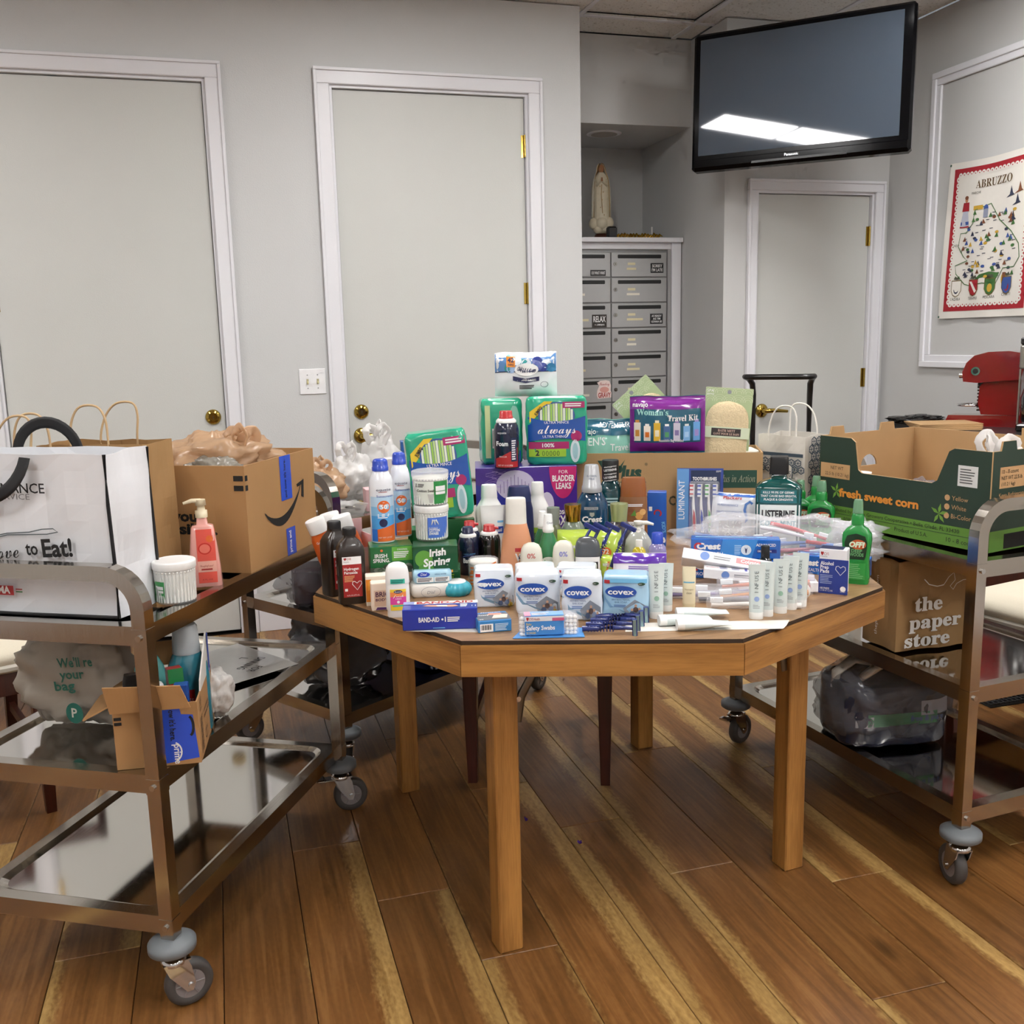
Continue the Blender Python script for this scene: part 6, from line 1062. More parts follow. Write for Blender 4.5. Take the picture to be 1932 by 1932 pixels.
def always(label, loc, w, h, d, rz, rx=0, ry=0, back=False):
    t = mk('pad_pack', label, 'pad pack', loc, w, h, rz, 'green pad packs', rx, ry); m2 = MB(); f = softpack(m2, w, h, d, AGR, seed=int(w*777+rz), amp=.12, n=6); m2.build('wrapper', t); m2 = MB()
    if back:
        m2.patch(f, -w*.42, -w*.3, h*.1, h*.9, pm('#c9d8a0', .3), 2, 6, .0008).patch(f, -w*.26, -w*.1, h*.25, h*.55, WHT, 2, 2, .0008).disc(f, w*.28, h*.6, w*.13, h*.3, pm('#8cc8b4', .3), .0008, 20).patch(f, w*.02, w*.42, h*.04, h*.2, ABL, 3, 2, .0008); m2.build('printed_panel', t)
        m2 = MB().text(f, 'RSVP!', w*.24, h*.1, h*.05, WHT, w*.2, e=.0014); [m2.patch(f, -w*(.25-.012*i), -w*(.245-.012*i), h*.28, h*.52, TXTD, 1, 1, .0012) for i in range(11)]; m2.build('lettering', t); return
    m2.disc(f, -w*.0, h*.72, w*.3, h*.2, pm('#3a5a9a', .3), .0006, 28)
    for i in range(13): x = -w*.25+w*.5*i/12; zz = .18*sqrt(max(0, 1-((x/(w*.29))**2))); m2.patch(f, x-w*.017, x+w*.017, h*(.72-zz), h*(.72+zz), pm(('#e8eee0', '#9cc85a', '#c4dc94')[i % 3], .4), 1, 4, .001)
    vs = []; n = 14
    for i in range(n+1): u = -w*.47+w*.94*i/n; q = (2*i/n-1)**2; vs += [f(u, h*(.39-.05*q), .0014), f(u, h*(.64+.07*q), .0014)]
    m2.add(vs, [(2*i, 2*i+2, 2*i+3, 2*i+1) for i in range(n)], ABL, True)
    m2.poly(f, [(-w*.44, h*.62), (-w*.44, h*.78), (-w*.2, h*.93), (-w*.06, h*.93)], YELL, .0018).patch(f, w*.1, w*.46, h*.83, h*.92, pm('#a82a68', .3), 4, 1, .0016).patch(f, -w*.46, w*.2, h*.235, h*.34, pm('#a82a68', .3), 6, 1, .0016).patch(f, -w*.46, w*.15, h*.12, h*.235, LIME, 6, 1, .0016).disc(f, w*.32, h*.42, w*.09, w*.09, pm('#a82a68', .3), .002, 18).disc(f, w*.3, h*.2, w*.08, h*.17, pm('#cfe0e4', .3), .002, 18).disc(f, w*.3, h*.2, w*.045, h*.12, pm('#9cc4cc', .3), .0024, 18); m2.build('printed_panel', t)
    m2 = MB().text(f, '𝓪𝓵𝔀𝓪𝔂𝓼', -w*.0, h*.46, h*.14, WHT, w*.62, e=.0022).text(f, 'ULTRA MINCE', 0, h*.605, h*.035, WHT, w*.4, e=.0022).text(f, 'ULTRA THIN', -w*.06, h*.4, h*.035, WHT, w*.34, e=.0022).text(f, 'JUMBO', -w*.28, h*.78, h*.04, TXTD, w*.17, e=.0024, bold=.03, rot=.9).text(f, '100%', -w*.14, h*.262, h*.055, WHT, w*.2, e=.0022, bold=.03).text(f, '2', -w*.32, h*.14, h*.075, TXTD, e=.0022, bold=.04); lines(m2, f, w*.14, w*.42, h*.845, h*.905, 2, WHT, .002)
    for i in range(5): m2.ring(f, [(-w*.22+w*.06*i+w*.018*cos(q), h*.17+h*.035*sin(q)) for q in [2*pi*k/10 for k in range(10)]], .0012, TXTD, .0022)
    m2.build('lettering', t)
PT = .752+.2155
always('green and blue pad pack facing front on the purple carton', (.917, 2.645, PT), .172, .192, .085, 0); always('green pad pack turned sideways on the purple carton', (.775, 2.73, PT), .12, .187, .09, 8, back=True)
always('green and blue pad pack leaning beside the spray cans', (.54, 2.46, .871), .158, .225, .075, 6, 0, -5)
t, f, ft, fl_, frr = carton('plain_box', 'plain green box under the leaning green pad pack, mostly hidden', 'box', (.54, 2.46, .752), .15, .116, .08, DGRN, 4)
t, f = foamcan('navy and red shaving foam can standing on the purple carton', (.757, 2.61, PT), .07, .158, BRBL, REDP, 0); m2 = MB(); a = .03
vs = [f(-a+2*a*i/10, .004, .0008) for i in range(11)]+[f(-a+2*a*i/10, .028+.03*i/10, .0008) for i in range(11)]; m2.add(vs, [(i, i+1, 12+i, 11+i) for i in range(10)], REDP, True); m2.patch(f, .012, .028, .02, .085, pm('#2a3050'), 3, 1, .0012); m2.build('label', t)
m2 = MB().text(f, 'equate', -.012, .097, .006, WHT, .024, e=.0012).text(f, 'Foam', -.012, .064, .012, WHT, .032, e=.0014, bold=.03).text(f, 'REGULAR', -.01, .032, .004, WHT, .02, e=.0014).text(f, 'NET WT 10 OZ (283g)', -.004, .008, .004, WHT, .04, e=.0014); lines(m2, f, .014, .026, .024, .08, 9, WHT, .0016); m2.build('lettering', t)
t = mk('wipes_pack', 'white and blue flushable wipes pack on top of the green packs', 'wipes', (.845, 2.7, PT+.19), 0, 0, -2, None, -3); m2 = MB(); w, h = .178, .125; f = pouch(m2, w, h, .055, pm('#e6eaee', .2, coat=.6), 2, wr=.004, seal=.03); m2.build('wrapper', t); m2 = MB(); rg = random.Random(8)
m2.patch(f, -w*.49, w*.49, h*.56, h*.97, pm('#5d8cc4', .25, coat=.5), 12, 4, .0008)
for i in range(12): m2.disc(f, -w*.42+w*.84*rg.random(), h*(.62+.26*rg.random()), w*.08, h*.1, pm(rg.choice(('#2a3a8a', '#3a9a9a', '#9cb8dc', '#dfe8f2', '#2f7aa8')), .3), .0012+.0001*i, 14)
m2.patch(f, -w*.49, w*.49, h*.545, h*.565, NAVY, 12, 1, .002).disc(f, w*.02, h*.6, w*.19, h*.14, WHT, .0026, 24).patch(f, -w*.3, -w*.16, h*.66, h*.9, pm('#e08a2c', .3), 2, 2, .003).poly(f, [(-w*.2, h*.46), (0, h*.4), (w*.22, h*.44), (w*.22, h*.34), (0, h*.3), (-w*.2, h*.36)], NAVY, .002); m2.build('printed_panel', t)
m2 = MB().text(f, '𝒲𝒾𝓁𝓁ℴ𝓌', w*.02, h*.54, h*.14, NAVY, w*.3, e=.0032, bold=.02).text(f, '42', -w*.23, h*.77, h*.1, NAVY, w*.1, e=.0036, bold=.03).text(f, 'WIPES', -w*.23, h*.69, h*.045, NAVY, w*.1, e=.0036).text(f, 'FLUSHABLE WIPES', w*.02, h*.345, h*.045, WHT, w*.3, e=.0028); lines(m2, f, -w*.1, w*.15, h*.16, h*.26, 3, TXTD, .0016); m2.ring(f, [(w*.3+w*.06*cos(q), h*.26+h*.06*sin(q)) for q in [2*pi*k/14 for k in range(14)]], .001, NAVY, .0016); m2.build('lettering', t)
# ---- toothbrush blister, floss picks
t = mk('toothbrush_blister', 'blue blister card of four toothbrushes leaning on the brown carton', 'toothbrush pack', (1.269, 2.449, 0.752), 0.140, 0.228, -2, rx=-7)
w, h = .128, .2; MB().box(-w/2, w/2, 0, .0015, 0, h, pm('#27408f', .35, coat=.3), .0005).build('backing_card', t); f = fr((0, 0, 0), (1, 0, 0), (0, 0, 1)); m2 = MB().patch(f, -w/2, -w*.24, .002, h-.002, pm('#5f94cc', .35), e=.0006).patch(f, -w*.2, w*.44, h*.7, h*.97, pm('#1c2c50', .35), e=.0006); m2.build('printed_panel', t); m2 = MB().text(f, 'LUMINANT', -w*.33, h*.28, .017, WHT, .11, al='L', e=.0012, rot=pi/2).text(f, 'TOOTHBRUSHES', w*.1, h*.83, .009, WHT, w*.52, e=.0012, bold=.03).text(f, 'SOFT', w*.4, h*.945, .005, WHT, .014, e=.0012); m2.build('lettering', t)
for i, c_ in enumerate(('#b8323c', '#2a4ab0', '#3fa04a', '#2a4ab0')):
    x = -w*.16+w*.165*i; cc = pm(c_, .35); b_ = MB().tube([(x+.008, -.008, h*.1), (x+.006, -.008, h*.3), (x+.003, -.008, h*.5), (x+.003, -.007, h*.78)], [.005, .0055, .0042, .0045], WHT, 8).tube([(x+.0075, -.0105, h*.12), (x+.006, -.0105, h*.3), (x+.0045, -.0105, h*.42)], [.0035, .004, .002], cc, 8).build('toothbrush', t); MB().box(x-.007, x+.002, -.013, -.006, h*.6, h*.78, pm('#e8ecf0', .7)).box(x-.0075, x+.0025, -.0135, -.0055, h*.63, h*.65, cc).box(x-.0075, x+.0025, -.0135, -.0055, h*.69, h*.71, cc).box(x-.0075, x+.0025, -.0135, -.0055, h*.74, h*.77, cc).build('bristles', b_)
MB().box(-w*.22, w*.42, -.018, -.001, h*.06, h*.82, WRAP, .004).build('clear_blister', t)
t = mk('floss_pick_bag', 'clear and white bag of floss picks in front of the toothbrush card', 'floss picks', (1.337, 2.389, 0.752), 0.129, 0.149, -6, rx=-10, ry=3); m2 = MB(); w, h = .122, .135; f = pouch(m2, w, h, .024, pm('#dfe4ee', .2, coat=.5), 12, wr=.003, seal=.02); m2.build('bag', t); m2 = MB().patch(f, -w*.48, w*.46, h*.93, h*.985, pm('#2f62b8', .3), 8, 1, .0012).ring(f, [(w*.3, h*.1), (w*.3, h*.5), (w*.24, h*.66), (w*.26, h*.78), (w*.34, h*.84), (w*.4, h*.8)], .007, pm('#5b86cc', .3), .0014, False).patch(f, -w*.3, w*.2, h*.1, h*.42, pm('#b4b6b4', .4), 6, 4, .0008); m2.build('printed_panel', t); m2 = MB().text(f, 'Plackers', -w*.05, h*.87, h*.06, REDP, w*.42, e=.0016, bold=.02, sh=.1).text(f, 'HI-PERFORMANCE', -w*.14, h*.72, h*.045, pm('#4a64a0'), w*.46, e=.0016).text(f, 'HAUTE PERFORMANCE', -w*.1, h*.58, h*.045, pm('#4a64a0'), w*.56, e=.0016); rg = random.Random(3)
for i in range(26): x, y_ = -w*.3+w*.5*rg.random(), h*(.1+.3*rg.random()); m2.tube([f(x, y_, .0015), f(x+w*.12*rg.uniform(-1, 1), y_+h*.1*rg.uniform(-.5, 1), .0015)], .0012, WHT, 5)
m2.build('picks_and_lettering', t)
# ---- insect repellent sprays
OFFG = pm('#1f8a3c', .25, coat=.4); OFFD = pm('#12321c', .35)
def off(bb, label, rz=0):
    loc, w, h = bb; t = mk('repellent_spray', label, 'insect repellent', loc, w, h, rz, 'green insect repellent sprays'); d = w*.5
    pr = sc_prof([(0, .86, .95), (.02, .92, 1), (.12, .93, 1), (.3, .86, 1), (.42, .95, 1), (.52, 1, 1), (.6, .96, 1), (.66, .7, .9), (.69, .42, .7), (.71, .38, .66)], w, d, h); MB().lathe(pr, OFFG, 40, 4.).build('bottle_body', t); f = superfront(pr, 4.)
    m2 = MB().lathe(sc_prof([(.71, .42, .78), (.8, .42, .78), (.83, .36, .66), (.84, .33, .6)], w, d, h), OFFG, 24, 2.6); m2.build('spray_collar', t); MB().lathe(sc_prof([(.84, .36, .68), (.97, .32, .6), (1, .27, .5)], w, d, h), pm('#7fb48c', .15, coat=.5, trans=.35), 24, 2.6).build('clear_cap', t)
    m2 = MB(); a = [(-.34, .34), (-.38, .5), (-.3, .58), (0, .61), (.3, .58), (.38, .5), (.34, .34), (.3, .3), (-.3, .3)]; c0 = f(0, h*.45, .0012); vs = [c0]+[f(w*x, h*y_, .0012) for x, y_ in a]; m2.add(vs, [(0, i+1, (i+1) % len(a)+1) for i in range(len(a))], OFFD); m2.disc(f, w*.08, h*.48, w*.26, h*.06, pm('#b8552a', .4), .0016, 20); m2.patch(f, -w*.34, w*.34, h*.06, h*.26, pm('#2f9a44', .35), 6, 2, .001); m2.build('label', t)
    m2 = MB().text(f, 'OFF!', w*.04, h*.45, h*.06, pm('#d8ecd0'), w*.52, e=.0022, bold=.05, sh=.2).text(f, 'DEEP', w*.04, h*.385, h*.038, pm('#6fae74'), w*.36, e=.002, bold=.03).text(f, 'WOODS', w*.04, h*.34, h*.038, pm('#6fae74'), w*.46, e=.002, bold=.03); lines(m2, f, -w*.3, w*.3, h*.07, h*.25, 8, pm('#8cc890'), .0016, 4, .3); m2.build('lettering', t)
off(((1.368, 1.873, 0.752), 0.065, 0.193), 'green insect repellent spray standing furthest forward at the right corner', -8); off(((1.524, 2.245, 0.752), 0.072, 0.178), 'green insect repellent spray in the back cluster with its label showing', -4); off(((1.566, 2.333, 0.752), 0.068, 0.177), 'green insect repellent spray at the very back of the cluster', 0); off(((1.503, 2.314, 0.752), 0.067, 0.172), 'green insect repellent spray just right of the large teal mouthwash', 10)
# ---- toothpaste cartons
CRS = pm('#1f62b8', .25, coat=.5)
def crest(label, loc, w, h, d, rz, z=None, full=True):
    t, f, ft, fl_, frr = carton('toothpaste_box', label, 'box', loc, w, h, d, CRS, rz, 'blue toothpaste boxes'); m2 = MB().poly(f, [(w*.36, h), (w*.75, h), (w*.68, 0), (w*.32, 0)], pm('#3a86d0', .25), .0005).disc(f, w*.62, h*.46, h*.26, h*.26, pm('#dbe4ec', .3), .0008, 20).patch(f, w*.74, w*.96, h*.32, h*.5, pm('#1a2a7a', .3), e=.0008); m2.build('printed_panel', t)
    m2 = MB().text(f, 'Crest', w*.2, h*.48, h*.3, WHT, w*.27, e=.0012, bold=.05, sh=.12).ring(f, [(w*.085+h*.19*cos(a), h*.6+h*.17*sin(a)) for a in [.8+i*.42 for i in range(10)]], h*.09, REDP, .0018, False).text(f, 'PRO-HEALTH', w*.2, h*.16, h*.17, WHT, w*.32, e=.0012).text(f, 'ADVANCED', w*.73, h*.66, h*.14, WHT, w*.22, al='L', e=.0012, bold=.02).text(f, 'DEEP CLEAN', w*.75, h*.37, h*.08, WHT, w*.15, al='L', e=.0014, bold=.02).poly(f, [(w*.605, h*.6), (w*.62, h*.5), (w*.635, h*.6), (w*.625, h*.3), (w*.615, h*.3)], pm('#2a3a6a'), .0014); lines(m2, f, w*.49, w*.57, h*.2, h*.72, 6, pm('#9cc4e8')); lines(m2, ft, w*.05, w*.9, d*.4, d*.7, 1, pm('#9cc4e8')); m2.build('lettering', t)
TPX = (1.148, 2.035)
crest('long blue toothpaste box lying on top of another', (1.146, 2.03, .752+.0475), .205, .046, .042, 2); crest('long blue toothpaste box underneath the matching one', (1.142, 2.022, .752), .205, .046, .042, 1); crest('blue toothpaste box half hidden behind the prep pad box', (1.37, 1.965, .752), .17, .045, .045, -10)
# ---- white toothpaste cartons and toothbrush packs heaped in front
COLG = pm('#e6e6ea', .4)
def slab(label, loc, rz, rx, ry, w, h, d, kind=0):
    t = thing('toothpaste_box', label, 'box', loc, radians(rz), 'white toothpaste cartons', radians(rx), radians(ry)); MB().box(-w/2, w/2, -d/2, d/2, 0, h, COLG, .001).build('carton_body', t); ft = fr((-w/2, -d/2, h), (1, 0, 0), (0, 1, 0)); f = fr((-w/2, -d/2, 0), (1, 0, 0), (0, 0, 1)); m2 = MB(); rg = random.Random(kind)
    for c0 in (.18, .32, .52, .66, .8):
        lines(m2, ft, w*c0, w*(c0+.1), d*.15, d*.85, 7, pm('#7a7fa8'), .0006, kind+int(c0*50), .4)
    m2.patch(ft, w*.47, w*.5, d*.1, d*.9, pm('#4a4fa0'), e=.0006).text(ft, 'ULTRA' if kind == 0 else 'Colgate', w*.1, d*.35, d*.2, REDP, w*.14, e=.0008, sh=.1).patch(f, w*.6, w*.9, h*.3, h*.8, REDP, e=.0006).text(f, 'Colgate', w*.75, h*.4, h*.3, WHT, w*.2, e=.0012, bold=.02).disc(f, w*.25, h*.5, h*.4, h*.4, pm('#6a8ac8'), .0006); lines(m2, f, w*.35, w*.55, h*.3, h*.7, 2, GRY); m2.build('lettering', t)
slab('white toothpaste carton tilted up against the blue ones', (1.075, 1.945, .795), -30, -38, 8, .2, .026, .045, 0)
slab('white toothpaste carton lying along the heap, middle one', (1.105, 1.905, .776), -27, 0, 4, .19, .022, .04, 1)
slab('white toothpaste carton with red lettering at the right of the heap', (1.16, 1.865, .757), -24, 0, 0, .17, .022, .036, 2)
def brushpack(label, loc, rz, ry, c1, c2):
    t = thing('toothbrush', label, 'toothbrush', loc, radians(rz), 'single wrapped toothbrushes', 0, radians(ry)); MB().tube([(-.095, 0, .005), (-.04, 0, .006), (.02, 0, .008), (.06, 0, .007), (.09, 0, .007)], [.006, .0075, .005, .004, .006], pm(c1, .35, coat=.3), 10).build('handle', t); MB().tube([(-.08, 0, .0095), (-.03, 0, .0115), (.01, 0, .0115)], [.003, .005, .002], pm(c2, .35), 8).build('grip', t)
    MB().box(.066, .092, -.0045, .0045, .012, .022, pm('#e8ecf0', .8)).build('bristles', t); MB().box(-.105, .1, -.012, .012, .0, .025, WRAP, .004).build('wrapper', t)
for i, (lab, loc, rz, ry, c1, c2) in enumerate((('red and white toothbrush in wrapper, nearest of the heap', (1.045, 1.765, .7535), 158, 0, '#e8e4e0', '#c2343c'), ('amber handled toothbrush in wrapper on the heap', (1.085, 1.8, .7635), 160, 3, '#c9823a', '#e0a860'), ('dark handled toothbrush in wrapper at the heap bottom', (1.04, 1.81, .7535), 154, 0, '#3a3c50', '#7a6a90'), ('pink handled toothbrush in wrapper on the heap', (1.1, 1.82, .7795), 156, 4, '#c88a7a', '#dcb0a0'), ('violet handled toothbrush in wrapper left on the heap', (1.0, 1.86, .7535), 150, 0, '#5a4a80', '#9a8ac0'), ('blue handled toothbrush in wrapper under the cartons', (1.06, 1.86, .7535), 152, 0, '#c4ccd8', '#3a62b0'))): brushpack(lab, loc, rz, ry, c1, c2)
# ---- white travel tubes
INF = pm('#cfdad9', .3, coat=.3); INFC = pm('#eceeec', .3)
def infuse(label, bb, dot, rz=0):
    loc, w, h = bb; w *= .9; t, f = tube_up('travel_tube', label, 'tube', loc, w, h, INF, INFC, rz, 'white travel tubes', d=.75, crimp=1.16, capf=.13); m2 = MB(); m2.disc(f, 0, h*.38, w*.18, w*.18, pm(dot), .0008, 16); lines(m2, f, -w*.25, w*.25, h*.2, h*.28, 3, GRY, .0008, 1, .3); m2.build('label', t)
    m2 = MB()
    for i, ch in enumerate('INFUSE'): m2.text(f, ch, w*.1, h*(.5+.068*i), w*.26, pm('#5a6468'), e=.001, rot=pi/2, al='L')
    m2.build('lettering', t)
G1, B1 = '#8fb4a0', '#8ea4d0'
infuse('white travel tube with green dot, standing furthest left', ((0.825, 1.776, 0.752), 0.032, 0.113), G1, 4); infuse('white travel tube with green dot, tucked behind the leftmost one', ((0.867, 1.818, 0.752), 0.029, 0.102), G1, -4)
infuse('white travel tube with blue dot, first of the right-hand row', ((1.010, 1.700, 0.752), 0.032, 0.112), B1, 4); infuse('white travel tube with blue dot, second of the right-hand row', ((1.040, 1.709, 0.752), 0.029, 0.112), B1, 0); infuse('white travel tube with green dot in the right-hand row', ((1.077, 1.719, 0.752), 0.031, 0.113), G1, 0); infuse('white travel tube with blue dot, fourth of the right-hand row', ((1.111, 1.736, 0.752), 0.031, 0.112), B1, -4); infuse('white travel tube with blue dot, last of the right-hand row', ((1.143, 1.750, 0.752), 0.032, 0.114), B1, -8)
def lying(label, loc, rz, dot=None):
    t = thing('travel_tube', label, 'tube', loc, radians(rz), 'white travel tubes', 0, radians(90)); w, h = .028, .105; D = .022; pr = [(.014, w*.5, D*.5), (h*.3, w*.5, D*.48), (h*.6, w*.51, D*.36), (h*.85, w*.54, D*.16), (h, w*.58, .0011)]
    MB().lathe([(z, b_, a) for z, a, b_ in pr], INF, 28, 2.2).build('tube_body', t); MB().lathe([(0, D*.47, w*.47), (.002, D*.49, w*.49), (.014, D*.49, w*.49)], INFC, 28, 2.2).build('cap', t)
x, y, z = (0.824, 1.680, 0.764); lying('white travel tube lying nearest the paper strip', (x, y, z), -14); x, y, z = (0.804, 1.719, 0.764); lying('white travel tube lying left of the others', (x, y, z), -10); x, y, z = (0.859, 1.755, 0.764); lying('white travel tube lying behind the other two', (x, y, z), -16)
t, f = tube_up('travel_tube', 'small cream tube labelled clean among the white tubes', 'tube', (0.924, 1.827, 0.752), 0.027, 0.087, pm('#e3d8b8', .35, coat=.2), pm('#d8cca8', .35), 0, d=.7, crimp=1.02); m2 = MB().patch(f, -.0115, .0115, .053, .056, pm('#6aa0b8'), 5, 1, .0006).text(f, 'Neutrogena', 0, .038, .0035, pm('#8a7a50'), .018, e=.0008).text(f, 'clean', 0, .03, .0045, pm('#6a5a34'), .011, e=.0008); m2.build('label', t)
t, f = bott('travel_bottle', 'tiny dark mouthwash bottle before the blue toothpaste boxes', 'bottle', (1.167, 1.930, 0.752), 0.033, 0.092, [(0, .95, .95), (.02, 1, 1), (.55, 1, 1), (.66, .8, .8), (.7, .55, .55)], pm('#101c24', .1, coat=.8), [(.7, .6, .6), (.98, .58, .58), (1, .52, .52)], BLACKP, .8, 2.4); m2 = MB().patch(f, -.011, .012, .018, .036, pm('#3a6a80'), 4, 1, .001).disc(f, 0, .026, .007, .006, pm('#c98a4a'), .0014); m2.build('label', t)
t, f = bott('travel_bottle', 'tiny bottle of purple liquid beside the prep pad box', 'bottle', (1.228, 1.842, 0.752), 0.021, 0.037, [(0, .95, .95), (.02, 1, 1), (.6, 1, 1), (.75, .9, .9)], pm('#4a2a58', .1, coat=.8), [(.75, .9, .9), (.98, .88, .88), (1, .8, .8)], pm('#c8c4d0', .2, coat=.5), 1., 3.)
t = thing('lip_balm_egg', 'small white egg-shaped lip balm behind the white tubes', 'lip balm', (1.181, 1.793, 0.752)); MB().lathe([(.017-.017*cos(pi*i/12), max(.0005, .0135*sin(pi*i/12)), max(.0005, .0135*sin(pi*i/12))) for i in range(7)], OFFW, 20).build('lower_shell', t); MB().lathe([(.0175-.017*cos(pi*i/12), max(.0005, .0137*sin(pi*i/12)), max(.0005, .0137*sin(pi*i/12))) for i in range(6, 13)], WH, 20).build('upper_shell', t)
t, f, ft, fl_, frr = carton('prep_pad_box', 'white and blue box of alcohol prep pads with a heart outline', 'box', (1.273, 1.820, 0.752), 0.058, 0.100, .035, pm('#e4e6ec', .4, coat=.2), -10); w, h = .062, .098
m2 = MB().patch(f, 0, w, 0, h*.79, pm('#253c8e', .3), e=.0005).patch(ft, .001, w*.8, .001, .034, NAVY, e=.0005); m2.build('printed_panel', t)
m2 = MB().text(f, '♥CVS', .003, h*.88, .006, LRED, .017, al='L').text(f, 'Health', .003, h*.83, .004, GRY, .014, al='L').text(f, 'Alcohol', .003, h*.655, .008, WHT, .028, al='L', e=.001, bold=.02).text(f, 'Prep', .003, h*.565, .008, WHT, .018, al='L', e=.001, bold=.02).text(f, 'Pads', .003, h*.475, .008, WHT, .019, al='L', e=.001, bold=.02).text(f, '100 PADS', .003, h*.1, .004, WHT, .02, al='L', e=.001, bold=.02).text(f, '1.1 IN X 1.2 IN', .003, h*.05, .004, WHT, .027, al='L', e=.001); lines(m2, f, .003, .03, h*.22, h*.44, 6, pm('#a9b8dc'), .001, 2, .35)
hx, hs, hz = w*.74, w*.17, h*.58; m2.ring(f, [(hx, hz-hs*1.3), (hx-hs, hz-.1*hs), (hx-hs*.9, hz+hs*.5), (hx-hs*.45, hz+hs*.65), (hx, hz+hs*.25), (hx+hs*.45, hz+hs*.65), (hx+hs*.9, hz+hs*.5), (hx+hs, hz-.1*hs)], .0012, WHT, .001); m2.disc(f, w*.84, h*.13, .006, .006, WHT, .001).text(f, 'DO NOT', w*.84, h*.05, .003, WHT, .011, e=.001); m2.build('lettering', t)
# ---- paper strip and bag heap
m2 = MB(); A = Vector((0.323, 1.871, 0.752)); B = Vector((1.053, 1.645, 0.752)); C_ = Vector((1.024, 1.617, 0.752)); 
ps = [(0.750, 1.760, 0.752), (1.064, 1.663, 0.752), (1.038, 1.633, 0.752), (1.021, 1.617, 0.752), (0.727, 1.707, 0.752)]; m2.prism([(p[0], p[1]) for p in ps][::-1], flat, .7522, .7528, pm('#dcd8d0', .7)); tag(m2.build('paper_strip'), 'torn white paper strip lying along the near edge of the table', 'paper')
m2 = MB(); ps = [(0.323, 1.866, 0.752), (0.459, 1.806, 0.752), (0.486, 1.929, 0.752), (0.351, 1.990, 0.752)]; m2.prism([(p[0], p[1]) for p in ps], flat, .7521, .7538, pm('#dcd8d0', .7)); tag(m2.build('paper_sheet'), 'white paper sheet under the long blue bandage box', 'paper')
t = thing('toothbrush_bag', 'large clear plastic bag heaped with wrapped toothbrushes', 'plastic bag', (1.31, 2.115, .752), radians(-30)); m2 = MB(); blob(m2, CLEARBAG, (.235, .085, .06), (0, 0, 0), 5, .32, 2.2, 2.2, 64, 36, .1, ridge=.25); m2.build('film', t)
rg = random.Random(21); first = None; cols = ('#c2343c', '#e6e4ea', '#3a62b0', '#c87a8a', '#b9c4d4', '#6a8ac8'); CN = ('red', 'white', 'dark blue', 'pink', 'grey', 'light blue')
for i in range(26):
    a = radians(-30); ci = rg.randrange(6); lx, ly, lz = rg.uniform(-.15, .15), rg.uniform(-.045, .04), .01+.075*rg.random()*(1-abs(i-13)/26.)
    x = 1.31+lx*cos(a)-ly*sin(a); y = 2.115+lx*sin(a)+ly*cos(a); tb_ = thing('toothbrush', '%s handled toothbrush among the many inside the large clear bag' % CN[ci], 'toothbrush', (x, y, .752+lz), a+rg.uniform(-.7, .7), 'toothbrushes heaped in the clear bag', 0, rg.uniform(-.25, .25))
    c1 = pm(cols[ci], .35); MB().tube([(-.07, 0, 0), (-.02, 0, .002), (.04, 0, .001), (.07, 0, 0)], [.005, .006, .004, .005], c1, 7).build('handle', tb_); MB().box(.05, .072, -.004, .004, .004, .012, pm('#eef0f2', .8)).build('bristles', tb_)
t = thing('clear_bag', 'empty clear plastic bag crumpled over the toothbrush heap by the repellent sprays', 'plastic bag', (1.5, 2.06, .752), radians(-30)); m2 = MB(); blob(m2, CLEARBAG, (.06, .05, .05), (0, 0, 0), 11, .4, 2.6, 2.2, 48, 30, .12, ridge=.3); m2.build('film', t); m2 = MB()
for i in range(5): m2.lathe([(.02+.01*i, .001, .001), (.028+.01*i, .018, .016), (.036+.01*i, .012, .01)], pm('#eef0f2', .6), 10, cx=-.04+.018*i, cy=-.02)
m2.build('cotton_contents', t)
